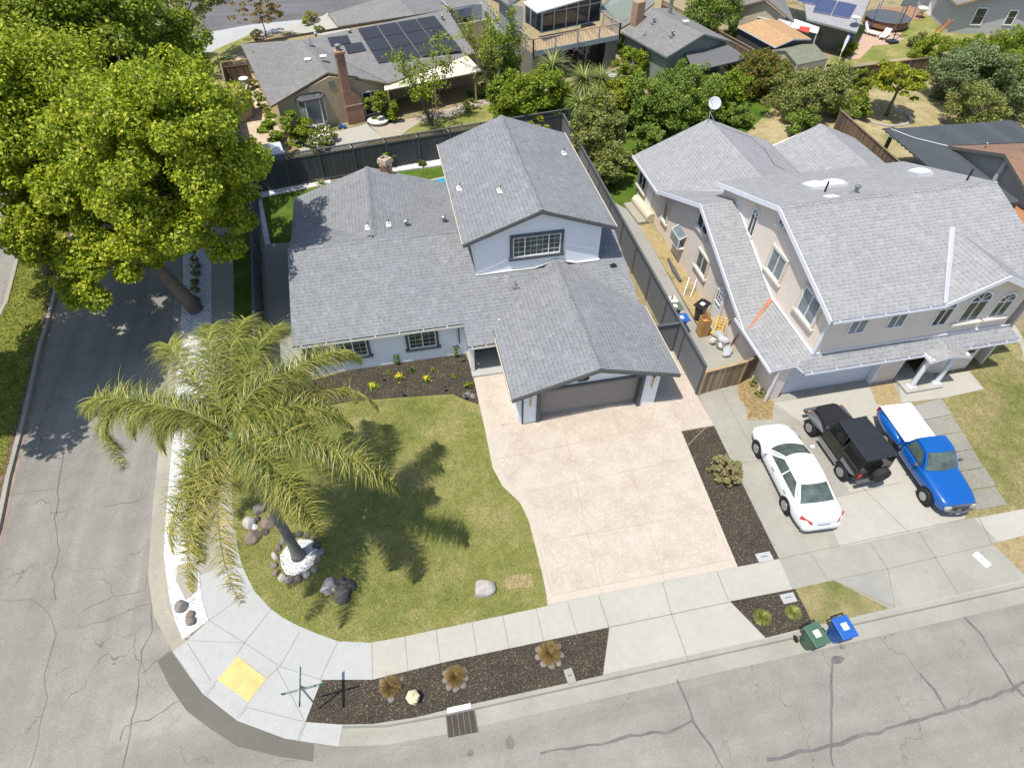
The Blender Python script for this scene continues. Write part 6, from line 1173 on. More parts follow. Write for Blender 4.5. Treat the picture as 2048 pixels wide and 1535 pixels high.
def tree(name,label,base,h,center,R,n,ls,mat,nclump=60,cr=.28,shell=.5,trunk=.14,cat='tree',seed=1,group=None,limbs=9,bark='bark',up=.5,lean=None,flat=.75,el=1.5,bottom=-.6,trunkpath=None,crown_name='crown',extra=()):
    rg=np.random.default_rng(seed); base=Vector(base); t=thing(name,label,cat,base,group)
    C,cc,g=crownpts(center,R,n,nclump,rg,cr,shell,flat,0,bottom)
    for (c2,R2,n2,k2) in extra:
        a_1,b_1,g_1=crownpts(c2,R2,n2,k2,rg,cr*1.8,shell,flat,0,bottom); C=np.vstack([C,a_1]); cc=np.vstack([cc,b_1]); g=np.vstack([g,g_1])
    C[:,2]=np.maximum(C[:,2],.05)
    V,F=leafquads(C,ls,rg,up,el,g*.8); raw(crown_name,V,F,mat,t)
    if trunk>0:
        b=MB(); c=Vector(center); fork=base.lerp(Vector((c.x,c.y,c.z-R[2]*.55)),1.0) if R[2]*.55<c.z-base.z else base.lerp(c,.35)
        path=trunkpath or [base,base.lerp(fork,.5)+Vector((rg.uniform(-.1,.1),rg.uniform(-.1,.1),0)),fork]
        b.tube(path,[trunk*(1.25-.5*i/(len(path)-1)) for i in range(len(path))],9); fork=Vector(path[-1])
        for i in rg.choice(len(cc),size=min(limbs,len(cc)),replace=False):
            e=Vector(cc[i]); m=fork.lerp(e,.5)+Vector((0,0,(e-fork).length*.1)); b.tube([fork,m,e],[trunk*.38,trunk*.2,trunk*.05],6)
        b.build('trunk',bark,t,smooth=True)
    return t
def bush(label,x,y,r,h,mat,n=900,ls=.09,seed=1,name='bush',cat='bush',z0=0,group=None,**k):
    q=P(x,y,z0) if isinstance(x,(int,float)) and y is not None else Vector(x); return tree(name,label,q,h,(q.x,q.y,z0+h*.5),(r,r,h*.55),n,ls,mat,nclump=k.pop('nclump',26),trunk=k.pop('trunk',.05),limbs=6,cat=cat,seed=seed,group=group,bottom=-.9,**k)
leafmat('leaf_big',[(0,(.12,.175,.012)),(.3,(.235,.315,.016)),(.7,(.385,.455,.03)),(.93,(.53,.54,.05)),(1,(.64,.56,.07))],.42)
leafmat('leaf_big2',[(0,(.10,.15,.013)),(.5,(.20,.27,.02)),(1,(.36,.40,.04))],.38)
leafmat('leaf_green',[(0,(.075,.12,.018)),(.5,(.165,.25,.035)),(1,(.31,.38,.06))],.36)
leafmat('leaf_bright',[(0,(.10,.16,.012)),(.5,(.20,.29,.02)),(1,(.36,.38,.03))],.35)
leafmat('leaf_lemon',[(0,(.12,.17,.012)),(.6,(.27,.32,.02)),(.8,(.40,.40,.025)),(1,(.5,.38,.03))],.35)
leafmat('leaf_olive',[(0,(.10,.125,.03)),(.5,(.225,.255,.065)),(1,(.37,.385,.11))],.33)
leafmat('leaf_greyg',[(0,(.10,.14,.055)),(.5,(.19,.245,.095)),(1,(.29,.34,.15))],.3)
leafmat('leaf_red',[(0,(.08,.12,.015)),(.5,(.17,.22,.025)),(.8,(.22,.14,.03)),(1,(.3,.09,.04))],.3)
leafmat('leaf_dry',[(0,(.10,.06,.025)),(.5,(.24,.155,.06)),(1,(.44,.32,.14))],.2); leafmat('leaf_purple',[(0,(.02,.015,.015)),(1,(.08,.05,.045))],.2); leafmat('flower_yellow',[(0,(.75,.55,.02)),(1,(.9,.72,.05))],.2); leafmat('flower_white',[(0,(.6,.6,.5)),(1,(.85,.85,.75))],.2); leafmat('leaf_autumn',[(0,(.12,.13,.04)),(.6,(.3,.22,.08)),(1,(.42,.25,.1))],.3)
leafmat('palm_leaf',[(0,(.09,.12,.02)),(.4,(.19,.215,.04)),(.8,(.33,.33,.065)),(1,(.52,.45,.14))],.3,.4); leafmat('palm_dry',[(0,(.13,.13,.03)),(.4,(.27,.26,.055)),(.8,(.42,.36,.09)),(1,(.55,.43,.16))],.25,.5); leafmat('cordy',[(0,(.10,.14,.02)),(.6,(.24,.28,.06)),(1,(.48,.47,.2))],.3,.4)
# --- big street trees
LB='leaf_big'; leafmat('leaf_pink',[(0,(.12,.14,.04)),(.5,(.24,.24,.09)),(.8,(.36,.28,.14)),(1,(.45,.3,.2))],.25)
q=P(393,620); tb=Vector((q.x,q.y,0))
tree('street_tree','huge leafy street tree with curved grey trunk at the sidewalk edge, hiding the side street',tb,14,(-10.4,29.0,8.2),(4.1,4.8,4.4),95000,.115,LB,nclump=210,cr=.17,shell=.35,extra=(((-15.2,32.8,8.2),(3.9,3.4,3.9),60000,120),((-14.0,27.0,4.8),(2.3,1.7,1.4),18000,50),((-17.0,29.5,5.4),(2.2,2.0,1.6),14000,40),((-12.3,28.2,5.2),(1.6,1.6,1.3),9000,28),((-9.9,29.6,5.0),(2.3,2.6,1.4),16000,45)),trunk=.34,seed=3,limbs=20,bark='bark',trunkpath=[tb,tb+Vector((-.35,.15,1.2)),tb+Vector((-.95,.4,2.6)),tb+Vector((-1.1,.7,4.6))],flat=.95,bottom=-.75)
q=P(100,545); tree('street_tree','big leafy tree in the median strip at the left edge',q,13,(q.x+1.6,q.y-.3,8.6),(5.3,5.2,4.6),90000,.125,LB,nclump=190,cr=.18,shell=.55,trunk=.3,seed=5,limbs=18,flat=.9,bottom=-.7)
tree('street_tree','tall leafy tree farther along the side street behind the nearest one',(-15.0,41,0),14,(-15.2,40.5,9.0),(5.4,5.8,4.8),90000,.14,'leaf_big2',nclump=200,cr=.17,shell=.5,trunk=.3,seed=8,limbs=18,flat=.9,bottom=-.8)
tree('street_tree','tall leafy tree at the top left corner of the median',(-22.5,50,0),14,(-22,49,9.0),(6.5,6.5,5),45000,.19,LB,nclump=110,cr=.25,shell=.5,trunk=.3,seed=9,limbs=14,flat=.6,bottom=-.8)
tree('street_tree','tree outside the left edge that shades the side street',(-21.2,23.0,0),12,(-20.2,23.3,8.9),(4.2,4.2,3.0),34000,.24,'leaf_big2',nclump=90,cr=.3,shell=.15,trunk=.25,seed=10,limbs=12,flat=.7)
tree('locust_tree','airy dark green tree beside the far street behind the big street trees',P(395,135),9,(P(395,135).x+.5,P(395,135).y,5.8),(4.2,4.2,3.0),9000,.16,'leaf_olive',nclump=70,cr=.2,shell=.4,trunk=.16,seed=12,limbs=12)
q=P(533,76); tree('small_tree','small thin tree with pale orange leaves on the far verge',q,4,(q.x,q.y,2.3),(2.6,2.3,1.5),2200,.13,'leaf_autumn',nclump=50,cr=.16,shell=.3,trunk=.06,seed=13,limbs=14)
for i,(x,y,r,mt,lab) in enumerate(((618,48,.9,'leaf_lemon','yellow green shrub beside the far driveway'),(628,42,.6,'leaf_dry','brown shrub behind the yellow green one at the far driveway'),(640,64,.5,'leaf_green','low green plant at the foot of the far garage roof'),(452,142,.9,'leaf_olive','dark shrub beside the lattice of the tan house'),(515,78,.7,'leaf_autumn','low dry shrub on the far verge'))): bush(lab,x,y,r,r*1.2,mt,600,.11,i+30)
# --- bushes near the tan house
for i,(x,y,r,h,mt,n,lab) in enumerate(((583,283,1.8,2.3,'leaf_bright',8000,'rounded yellow green lemon bush below the bay window'),(640,300,.8,1.1,'leaf_olive',1200,'white flowering rose bush right of the lemon bush'),(655,283,.85,1.2,'leaf_olive',1500,'round grey green bush on the patio edge of the tan house'),(765,238,1.25,2.0,'leaf_bright',5500,'large bright green shrub beside the brick chimney'),(940,222,.6,.9,'leaf_olive',700,'pale green shrub at the end of the curved bed'),(603,222,.55,1.2,'leaf_green',700,'shrub growing against the bay window'))): 
    o=bush(lab,x,y,r,h,mt,n,.11,i+40)
    if i in (1,2): 
        q=P(x,y); rg=np.random.default_rng(i); C=np.array([q.x,q.y,h*.8])+rg.normal(size=(26,3))*np.array([r*.5,r*.5,.2]); V,F=leafquads(C,.16,rg,1,1); raw('flower',V,F,'flower_white',o)
for i,(x,y) in enumerate(((508,175),(518,200),(525,215),(535,235))): bush(['low green plant highest along the tan house side wall','second low green plant along the tan house side wall','third low green plant along the tan house side wall','low green plant nearest the lemon bush along the side wall'][i],x,y,.4,.7,'leaf_bright',400,.1,60+i)
def wispy(label,x,y,h,r,n,mat,seed,zc=None,name='slender_tree'):
    q=P(x,y); rg=np.random.default_rng(seed); t=thing(name,label,'tree',q); b=MB(); tips=[]
    for i in range(9):
        a=rg.uniform(0,6.28); rr=r*rg.uniform(.3,1); e=q+Vector((math.cos(a)*rr,math.sin(a)*rr,h*rg.uniform(.6,1))); m=q.lerp(e,.4)+Vector((0,0,h*.08)); b.tube([q+Vector((rg.uniform(-.1,.1),rg.uniform(-.1,.1),0)),m,e],[.06,.04,.012],5)
        for j in range(6):
            s=m.lerp(e,rg.uniform(0,.9)); f=s+Vector((rg.normal()*r*.35,rg.normal()*r*.35,rg.uniform(.1,.5)*h*.2)); b.tube([s,f],[.015,.006],4); tips.append((s,f))
        tips.append((m,e))
    b.build('trunk','branch',t); C=[]
    for _ in range(n): s,f=tips[rg.integers(len(tips))]; u=rg.uniform(.2,1.05); C.append(np.array(s.lerp(f,u))+rg.normal(size=3)*.16)
    V,F=leafquads(np.array(C),.12,rg,.4,1.5); raw('foliage',V,F,mat,t); return t
wispy('slender multi stemmed tree with thin leaves in front of the cream patio cover',862,252,6.2,2.9,3000,'leaf_bright',3)
wispy('thin leafed tree between the cream patio cover and the white wall',985,205,7.2,2.6,3000,'leaf_bright',4); wispy('thin leafed tree in front of the balcony house corner',1010,185,6.0,2.0,1800,'leaf_green',5)
# --- central hedge of trees and shrubs
CT=[(1030,262,2.3,4.3,'leaf_bright',11000,'bright green leafy tree left in the row behind the upper gable roof'),(1095,250,1.9,4.2,'leaf_bright',9000,'bright green tree with yellow tips right of the leafy one'),(1072,290,.9,2.2,'leaf_lemon',2200,'small yellow green shrub over the dark fence'),
 (1195,330,1.9,4.6,'leaf_olive',10000,'tall olive coloured shrub beside the grey fence'),(1215,370,1.5,2.6,'leaf_olive',6000,'low olive shrub at the fence above the side passage'),(1215,250,2.2,3.6,'leaf_lemon',9500,'citrus tree with yellow fruit in the middle of the hedge row'),
 (1300,262,2.6,4.0,'leaf_green',13000,'dark green bushy tree behind the rear light grey roof'),(1370,228,2.8,3.5,'leaf_green',14000,'broad green tree below the flat dark patio roof'),(1290,310,1.4,2.4,'leaf_green',5000,'green shrub touching the corner of the rear roof'),(1285,345,1.3,1.2,'leaf_bright',3500,'low bright green growth at the end of the side passage'),
 (1445,215,1.8,3.0,'leaf_bright',6500,'green shrub with cream blossoms above the satellite dish'),(1510,185,2.6,3.2,'leaf_red',11000,'green bush with reddish leaves beside the lattice topped fence'),(1470,250,1.1,1.6,'leaf_green',2200,'small green shrub right of the satellite dish'),
 (1620,232,2.9,3.9,'leaf_olive',14000,'big olive green tree above the second rear gable'),(1600,275,1.5,2.0,'leaf_green',4000,'low green shrub in front of the big olive tree'),(1700,235,1.6,2.2,'leaf_bright',3600,'bright loose shrub at the end of the dark slatted fence'),(1715,175,1.0,1.6,'leaf_bright',1500,'small green sapling near the brown plank fence'),
 (1905,205,2.9,4.6,'leaf_greyg',14000,'feathery grey green conifer in the dry yard'),(1930,262,2.0,3.6,'leaf_olive',7500,'olive green shrub tree just above the dark patio roof'),(1985,190,3.0,5.2,'leaf_bright',14000,'tall yellow green tree at the right of the dry yard'),(1870,128,2.6,2.0,'leaf_bright',9000,'wide bright bush over the end of the brown plank fence'),(2035,230,2.5,3.6,'leaf_greyg',9000,'grey green tree at the right edge'),(1955,125,2.2,2.2,'leaf_bright',9000,'bright green tree below the sash windows of the top right house'),(2035,130,2.0,2.4,'leaf_green',6000,'green bush at the right edge beside the grey gabled house'),
 (1410,85,2.6,5.6,'leaf_green',12000,'drooping green tree behind the grey house fence'),(1465,75,.9,1.2,'leaf_green',800,'small green shrub beside the tan shed'),(1262,150,1.5,2.3,'leaf_bright',3500,'flowering bush beside the grey house corner'),(1250,110,1.0,2.0,'leaf_bright',2000,'green climber between the balcony house and the grey house'),(1000,190,1.8,3.6,'leaf_green',5000,'green shrub under the left end of the balcony'),(1830,95,.9,1.3,'leaf_olive',1500,'low shrubs along the plank fence behind the hoop'),(1690,108,.9,1.0,'leaf_bright',1500,'bright plants beside the small beige shed'),(845,12,2.2,1.5,'leaf_bright',5000,'bright green hedge at the top edge behind the far garage')]
for i,(x,y,r,h,mt,n,lab) in enumerate(CT):
    q=P(x,y); tree('tree' if h>3.4 else 'bush',lab,q,h,(q.x,q.y,h*.5),(r*1.05,r,h*.52),int(n*1.5),.11,mt,nclump=110 if h>2.5 else 50,cr=.21,shell=.3,flat=.9,trunk=.1 if h>2.5 else .05,cat='tree' if h>3.4 else 'bush',seed=100+i,limbs=10,bottom=-1)
q=P(1772,232); tree('lemon_tree','round yellow green lemon tree with visible pale trunk standing alone in the dry yard',q,3.6,(q.x,q.y,2.7),(2.1,2.1,1.3),8500,.14,'leaf_lemon',nclump=55,cr=.27,shell=.4,trunk=.12,seed=77,limbs=12,cat='tree'); b=MB(); c=P(1772,235)
for k in range(30): a=math.pi*(1.05+.95*k/29); b.box((c.x+1.9*math.cos(a),c.y+1.6*math.sin(a),.06),(.22,.16,.12),a)
tag(b.build('stone_edging','rock_pale'),'curved stone edging round the lone lemon tree','edging',kind='stuff')
# strappy palms (cordyline)
def strappy(label,base,h,r,n,seed,mat='cordy',heads=None,droop=1.0,emin=-.35,wd=.07,name='cabbage_palm',cat='palm'):
    rg=np.random.default_rng(seed); t=thing(name,label,cat,base); base=Vector(base)
    if h>0.3: MB().tube([base,base+Z_*h],[.13,.10],8).build('trunk','bark',t)
    V=[];F=[]
    for i in range(n):
        a=rg.uniform(0,6.28); e=rg.uniform(emin,1.4); L=r*rg.uniform(.75,1.1); d=np.array([math.cos(a),math.sin(a),0]); s=np.array([-d[1],d[0],0]); p=np.array(base)+[0,0,h]; k=len(V); w_=wd
        for j in range(5):
            u=j/4; ang=e-u*(1.0+.5*math.cos(e))*droop; 
            if j: p=p+(d*math.cos(ang)+np.array([0,0,math.sin(ang)]))*L/4
            ww=w_*(1-u**2*.95)/2; V+= [p-s*ww,p+s*ww]
        for j in range(4): F.append([k+2*j,k+2*j+1,k+2*j+3,k+2*j+2])
    raw('foliage',np.array(V),np.array(F),mat,t); return t
strappy('upright green cabbage palm behind the bright green trees',P(1100,225),3.5,1.9,340,1,'cordy'); strappy('cabbage palm with pale drooping leaves left of the flowering bush',P(1160,250),3.3,1.9,380,2,'cordy'); strappy('cabbage palm with pale drooping leaves right in the pair',P(1192,245),3.2,1.8,360,3,'cordy'); strappy('low drooping cabbage palm below the pair',P(1155,270),2.3,1.4,220,4,'cordy')
for i,(x,y) in enumerate(((1130,150),(1155,155),(1345,150))): 
    q=P(x,y); tree('bush',['dark purple shrub left under the balcony','dark purple shrub right under the balcony','dark purple shrub at the corner of the grey house'][i],q,2,(q.x,q.y,1.6),(.8,.8,1.3),900,.12,'leaf_purple',nclump=26,cr=.3,shell=.3,trunk=.04,cat='bush',seed=300+i)
# --- queen palm
pb=Vector((-5.9,12.6,0)); qp=thing('palm_tree','tall queen palm with long drooping fronds in a white gravel ring on the front lawn','palm tree',pb); CZ=7.7
b=MB(); b.tube([pb,pb+Z_*.25,pb+Z_*1,pb+Vector((-.03,.02,3)),pb+Vector((0,0,6.2)),pb+Vector((0,0,6.9))],[.30,.24,.185,.165,.15,.14],14); b.build('trunk','palm_bark',qp,smooth=True); b=MB(); b.tube([pb+Z_*6.8,pb+Z_*7.2,pb+Z_*7.9],[.15,.2,.1],12); b.build('crown_shaft',M('shaft_green',(.12,.17,.05),.6,.15),qp,smooth=True)
def frond(p0,p1,p2,p3,seed,mat,LL=.8,dense=120,hang=.38):
    rg=np.random.default_rng(seed); p=[np.array(v) for v in (p0,p1,p2,p3)]
    B=lambda t:(1-t)**3*p[0]+3*(1-t)**2*t*p[1]+3*(1-t)*t*t*p[2]+t**3*p[3]
    V=[];F=[];MI=[]; K=22; rad=lambda t:.032*(1-t)+.005
    rings=[]
    for i in range(K+1):
        t=i/K; c=B(t); d=B(min(1,t+.01))-B(max(0,t-.01)); d/=np.linalg.norm(d); a=np.cross(d,[0,0,1]); a/=np.linalg.norm(a)+1e-9; c2=np.cross(a,d); k=len(V); rings.append(k)
        for m_ in range(4): an_=m_*math.pi/2; V.append(c+(a*math.cos(an_)+c2*math.sin(an_))*rad(t))
    for r0,r1 in zip(rings,rings[1:]):
        for m_ in range(4): q=(m_+1)%4; F.append([r0+m_,r0+q,r1+q,r1+m_]); MI.append(1)
    for i in range(dense):
        t=.05+.95*(i+rg.uniform(0,1))/dense; c=B(t); d=B(min(1,t+.01))-B(max(0,t-.01)); d/=np.linalg.norm(d); a=np.cross(d,[0,0,1]); a/=np.linalg.norm(a)+1e-9
        prof=(math.sin(math.pi*min(1,(t-.05)/.95)**.75)**.6)*.9+.12; prof=max(.42 if t<.2 else .25,prof)
        for sg in (-1,1):
            for rep in range(3 if mat=='palm_leaf' else 2):
                L=LL*prof*rg.uniform(.55,1.2); el=rg.uniform(-.5,1.15); fw=rg.uniform(-.05,.9); dr=a*sg*math.cos(el)+np.array([0,0,math.sin(el)])+d*fw; dr/=np.linalg.norm(dr); q=c.copy(); w_=.021*rg.uniform(.7,1.3); k=len(V); S=4
                wdir=np.cross(dr,[0,0,1]); wdir/=np.linalg.norm(wdir)+1e-9
                for j in range(S+1):
                    u=j/S
                    if j: dr=dr+np.array([0,0,-hang*rg.uniform(.5,1.6)*(.5+u)]) ; dr/=np.linalg.norm(dr); q=q+dr*L/S
                    ww=w_*(1-u*u*.9)/2; V+=[q-wdir*ww,q+wdir*ww]
                for j in range(S): F.append([k+2*j,k+2*j+1,k+2*j+3,k+2*j+2]); MI.append(0)
    return raw('frond',np.array(V),np.array(F),None,qp,np.array(MI),[mat,'rachis'])
M('rachis',(.15,.16,.05),.6,.15)
top=pb+Z_*CZ
FR=[((252,938),5.6,'palm_leaf',1.0,1.0,3.0),((352,705),6.9,'palm_leaf',1.5,1.3,0),((716,722),7.2,'palm_leaf',1.5,1.5,0),((757,818),5.8,'palm_dry',.7,.6,0),((798,983),6.1,'palm_leaf',1.1,1.2,0),((640,1070),6.6,'palm_leaf',1.0,.9,0),((484,1206),5.3,'palm_dry',.5,.1,0),((382,1182),5.6,'palm_dry',.5,.3,0),((400,1125),5.5,'palm_leaf',.4,.2,0),((520,655),7.6,'palm_leaf',1.7,1.7,0),((700,850),6.9,'palm_leaf',1.4,1.2,0),((190,830),6.6,'palm_leaf',1.3,1.2,0),((330,900),6.4,'palm_leaf',1.2,1.0,0),((440,660),8.2,'palm_leaf',1.8,1.8,0),((610,760),8.0,'palm_leaf',1.7,1.7,0),((345,1100),5.6,'palm_dry',.3,.1,0),((570,670),7.4,'palm_leaf',1.6,1.5,0),((650,900),7.0,'palm_leaf',1.3,1.1,0),((395,1010),6.2,'palm_leaf',.8,.6,0),((590,1045),6.4,'palm_leaf',.9,.6,0),((270,870),6.9,'palm_leaf',1.3,1.2,0)]
for i,((x,y),z_,mt,u1,u2,_) in enumerate(FR):
    tip=P(x,y,z_); d=tip-top; dh=Vector((d.x,d.y,0)); p1=top+dh*.22+Z_*u1; p2=top+dh*(1.38 if i==0 else .88)+Z_*u2; side=Vector((-dh.y,dh.x,0)).normalized()*(.25 if i%2 else -.25)
    if i==0: side=Vector((-dh.y,dh.x,0)).normalized()*-1.3
    frond(top+dh.normalized()*.08,p1+side*.4,p2+side,tip,i+1,mt,1.05 if mt=='palm_leaf' else .85,170 if mt=='palm_leaf' else 115)
# --- mulch bed plants
for i,(x,y,r,lab) in enumerate(((782,1374,.36,'bronze spiky tussock left in the corner mulch bed'),(911,1354,.36,'bronze spiky tussock ringed by stones in the middle of the mulch bed'),(1099,1308,.40,'largest bronze tussock nearest the driveway in the mulch bed'))):
    o=strappy(lab,P(x,y),.08,r*1.12,2600,20+i,'leaf_dry',wd=.013,droop=.35,emin=.05,name='tussock',cat='ornamental grass')
    n=7 if i else 3; q=P(x,y)
    for k in range(n):
        a=math.pi*(.8+1.35*k/max(1,n-1)); rr=r*1.02; s_1=rock(.12,.12,.06,k+i*20+400,12).build('edging_stone','rock_grey' if k%3 else 'rock_brown',None); s_1.location=(q.x+rr*math.cos(a),q.y+rr*math.sin(a),.04); s_1.rotation_euler=(0,0,a); tag(s_1,'flat stone at %s on the ring of the %s'%(clock(a),['left bronze tussock','middle bronze tussock','largest bronze tussock'][i]),'edging stone','stones round the tussocks')
for i,(x,y,r,lab) in enumerate(((1523,1236,.36,'yellow green grass clump left in the small mulch bed'),(1585,1226,.32,'yellow green grass clump right below the pale lid'))): strappy(lab,P(x,y),.05,r*1.0,1000,30+i,'cordy',wd=.016,droop=.6,emin=0,name='grass_clump',cat='ornamental grass')
bush('rounded pink green bush in the mulch strip beside the white sedan',1452,952,.7,.8,'leaf_pink',5200,.06,90,nclump=60,cr=.22); 
o=bush('green leafed layer of the strip bush',1448,945,.5,.8,'leaf_olive',1200,.08,91) if False else None
for i,(x,y) in enumerate(((799,755),(852,759),(747,774))):
    q=P(x,y); t=thing('flower_plant',['yellow flower clump left in the house bed','yellow flower clump right in the house bed','yellow flower clump under the palm frond tip'][i],'flowers',q); rg=np.random.default_rng(i); C=np.array([q.x,q.y,.16])+rg.normal(size=(34,3))*[.085,.085,.04]; V,F=leafquads(C,.07,rg,1,1.1); raw('blossom',V,F,'flower_yellow',t); C=np.array([q.x,q.y,.08])+rg.normal(size=(60,3))*[.13,.13,.04]; V,F=leafquads(C,.09,rg,1,1.4); raw('leaves',V,F,'leaf_green',t)
for i,(x,y,r,h,mt,lab) in enumerate(((795,727,.16,.75,'leaf_green','narrow green shrub against the white wall between the windows'),(914,712,.16,.75,'leaf_green','narrow green shrub at the wall corner near the porch'),(777,747,.12,.12,'leaf_green','tiny pale green plant left of the yellow flowers'),(822,743,.18,.2,'leaf_green','tiny dark green plant between the yellow flower clumps'),(865,740,.13,.14,'leaf_green','small flat green plant right of the yellow flowers'),(908,754,.15,.16,'leaf_green','small bright plant near the driveway in the house bed'),(938,774,.2,.35,'leaf_bright','bright plant above the pair of bed rocks'),(688,785,.25,.3,'leaf_bright','green plant in the bed under the palm fronds'))): bush(lab,x,y,r,h,mt,260,.05,400+i,name='small_plant',cat='plant',trunk=.012)
SB=[(390,505),(390,521),(394,535),(394,549),(392,568),(393,583),(392,600),(396,619)]
for i,(x,y) in enumerate(SB): bush(['round grey shrub ball highest in the white gravel row','second shrub ball down the white gravel row','third shrub ball down the white gravel row','fourth shrub ball down the white gravel row','fifth shrub ball down the white gravel row','sixth shrub ball down the white gravel row','seventh shrub ball down the white gravel row','lowest shrub ball beside the curved tree trunk'][i],x,y,.24,.34,'leaf_olive',420,.06,500+i,name='shrub_ball',group='clipped shrub balls in the white gravel',trunk=.02)
for i,(x,y,r,h,lab) in enumerate(((643,368,.35,.5,'tuft of pale yellow grass behind the rear wing roof'),(846,333,.3,.4,'small potted orange bush on the white gravel by the back fence'),(775,334,.5,1.5,'fern like shrub left of the white house chimney'),(790,330,.5,1.5,'fern like shrub right of the white house chimney'))):
    if i==0: strappy(lab,P(x,y),.05,.55,160,60,'cordy',wd=.02,name='grass_clump',cat='ornamental grass')
    else: bush(lab,x,y,r,h,'leaf_red' if i==1 else 'leaf_bright',400,.1,600+i)
for i,(x,y,lab) in enumerate(((1508,770,'scraggly weed at the foot of the beige garage corner'),(1520,790,'small weed clump between the garage corner and the sedan'))): bush(lab,x,y,.25,.4,'leaf_olive',200,.07,700+i,name='weed',cat='plant',trunk=.01)
q=P(2060,930); tree('bush','dark leafed small tree at the right edge whose shadow falls on the dry lawn',(q.x+.8,q.y-.3,0),2.6,(q.x+.9,q.y-.3,1.9),(1.1,1.1,1.0),3500,.11,'leaf_green',nclump=30,trunk=.07,cat='tree',seed=811)
# --- lawn blades and ground cover as counted-by-nobody stuff
def tufts(name,poly,n,h,mat,label,seed,z0=.01,w_=.02):
    rg=np.random.default_rng(seed); P_=np.array([(p.x,p.y) for p in poly]); lo,hi=P_.min(0),P_.max(0); pts=[]
    while len(pts)<n:
        c=rg.uniform(lo,hi,(n,2)); ins=np.zeros(n,bool); j=len(P_)-1
        for i in range(len(P_)):
            xi,yi=P_[i];xj,yj=P_[j]; k=((yi>c[:,1])!=(yj>c[:,1]))&(c[:,0]<(xj-xi)*(c[:,1]-yi)/((yj-yi) if yj!=yi else 1e-9)+xi)
            ins^=k; j=i
        pts+=list(c[ins])
    C=np.array(pts[:n]); a=rg.uniform(0,6.28,n); hh=h*rg.uniform(.5,1.3,n); ln=rg.normal(size=(n,2))*hh[:,None]*.6; s=np.stack([np.cos(a),np.sin(a)],1)*w_/2
    z=np.full((n,1),z0); V=np.stack([np.hstack([C-s,z]),np.hstack([C+s,z]),np.hstack([C+ln+s*.3,z+hh[:,None]]),np.hstack([C+ln-s*.3,z+hh[:,None]])],1).reshape(-1,3)
    o=raw(name,V,np.arange(4*n).reshape(-1,4),mat,None); tag(o,label,'grass',kind='stuff')
leafmat('blade',[(0,(.17,.205,.045)),(.5,(.265,.285,.08)),(.8,(.37,.345,.14)),(1,(.5,.43,.22))],.3,.7); leafmat('cover_leaf',[(0,(.10,.14,.02)),(.5,(.23,.26,.04)),(1,(.40,.38,.08))],.35); leafmat('straw',[(0,(.25,.16,.06)),(1,(.55,.42,.22))],.2,.8)
LAWN=G((1095,1211),(1000,1231.5),(900,1252.6),(800,1274),(740,1284.5),(676,1281.5),(638,1268),(600,1252),(568,1236),(540,1215.6),(508,1180),(498,1160),(484,1130),(476,1100),(468,1050),(464,1000),(462,940),(462,860),(463,812),(640,818),(700,806),(800,799),(905,793),(930,806),(955,820),(968,850),(985,935),(1005,972),(1040,1005),(1057,1040),(1070,1090),(1085,1150))
tufts('lawn_grass',LAWN,60000,.045,'blade','short mown grass of the front lawn',1)
tufts('dry_grass',G((1887,800),(1968,782),(1938,746),(1950,700),(2010,680),(2150,650),(2200,980),(2048,1014),(1960,1030),(1936,1030),(1880,915)),16000,.07,'blade','patchy dry grass right of the slab walk',2)
tufts('median_cover',[Vector((p.x,p.y,0)) for p in mo[1:-1]]+[Vector((-21.6,10,0)),Vector((-22.1,31.5,0)),Vector((-24.3,45,0))],26000,.06,'cover_leaf','low leafy ground cover on the median strip',3,w_=.06)
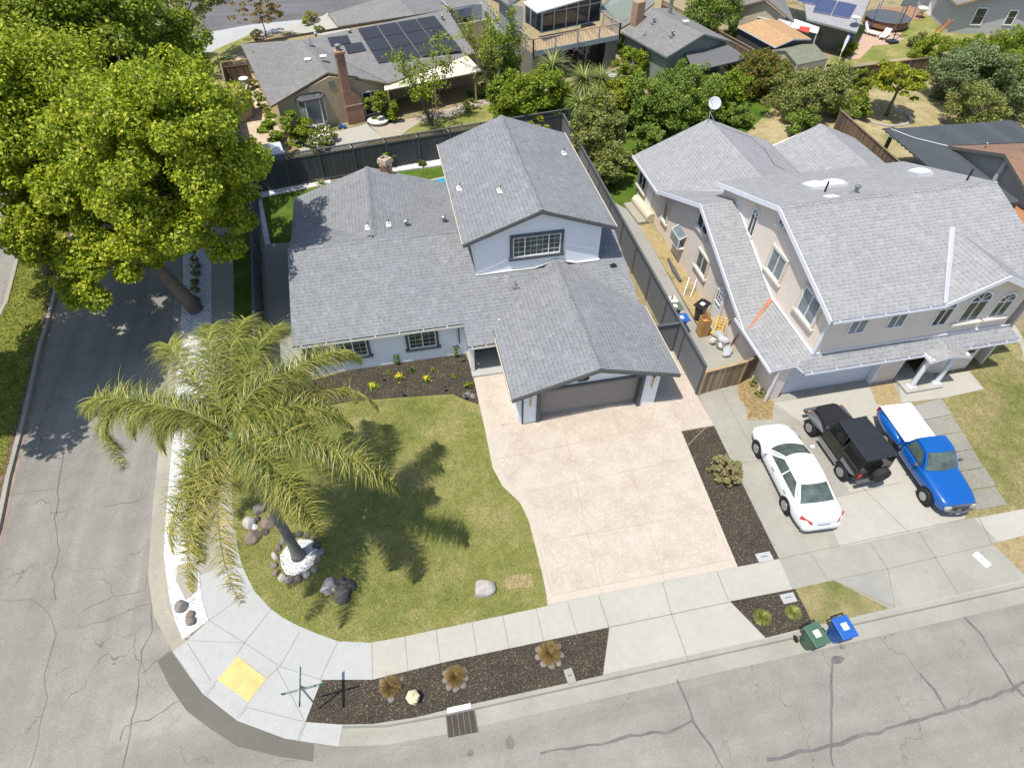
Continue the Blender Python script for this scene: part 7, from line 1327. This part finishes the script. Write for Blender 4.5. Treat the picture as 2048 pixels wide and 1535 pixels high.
tufts('straw_weeds',G((1476,772),(1502,760),(1527,797),(1545,803),(1543,836),(1494,836),(1498,822),(1478,792)),2500,.07,'straw','dry straw and weeds at the garage corner',4)

# leaf litter lying in the roof valleys
def litter(parent,pts,f,n,seed,sp=.12):
    rg=np.random.default_rng(seed); C=[]
    for _ in range(n):
        i=rg.integers(len(pts)-1); t=rg.uniform(); x=pts[i][0]*(1-t)+pts[i+1][0]*t+rg.normal()*3; y=pts[i][1]*(1-t)+pts[i+1][1]*t+rg.normal()*2; C.append(np.array(f(x,y))+[0,0,.03])
    V,F=leafquads(np.array(C),.07,rg,2,1.3); raw('leaf_litter',V,F,'litter_leaf',parent)
leafmat('litter_leaf',[(0,(.25,.12,.04)),(1,(.5,.3,.13))],.1)
litter(r1,((716,465),(745,474),(768,464)),lambda x,y:onmain(x,y,lambda q:max(mz(q.y),3.87-abs(q.x+1.55)*.3376)),150,1)
litter(rf,((580,115),(558,140),(538,165)),lambda x,y:RP(x,y,plane3(N3,AP,E1)),260,2)

# grit and dry leaves in the gutters and on the pavement
def scatter(name,label,pts,n,mat,seed,sp,z_,size=.035):
    rg=np.random.default_rng(seed); C=[]
    for _ in range(n):
        i=rg.integers(len(pts)-1); t=rg.uniform(); a=Vector(pts[i][:2]).lerp(Vector(pts[i+1][:2]),t); C.append([a.x+rg.normal()*sp,a.y+rg.normal()*sp,z_+rg.uniform(0,.01)])
    V,F=leafquads(np.array(C),size,rg,4,1.5); o=raw(name,V,F,mat,None); tag(o,label,'litter',kind='stuff')
leafmat('grit',[(0,(.08,.06,.04)),(.7,(.2,.14,.08)),(1,(.45,.38,.28))],0,.9)
scatter('gutter_grit','dry leaves and grit along the gutter of both streets',[(a.x,a.y) for a in offs(A,.28)[3:19]],1300,'grit',1,.09,ST+.02,.013)
scatter('street_grit','dark specks and grit on the front street by the bins',[P(1640,1310,ST),P(1500,1380,ST),P(1100,1440,ST),P(960,1500,ST)],300,'grit',2,.6,ST+.02,.02)
scatter('driveway_leaves','dry leaf litter along the edges of the mulch strip and small beds',[P(1558,1117),P(1428,851),P(1363,863),P(1475,1133)],400,'grit',3,.08,.03,.02)
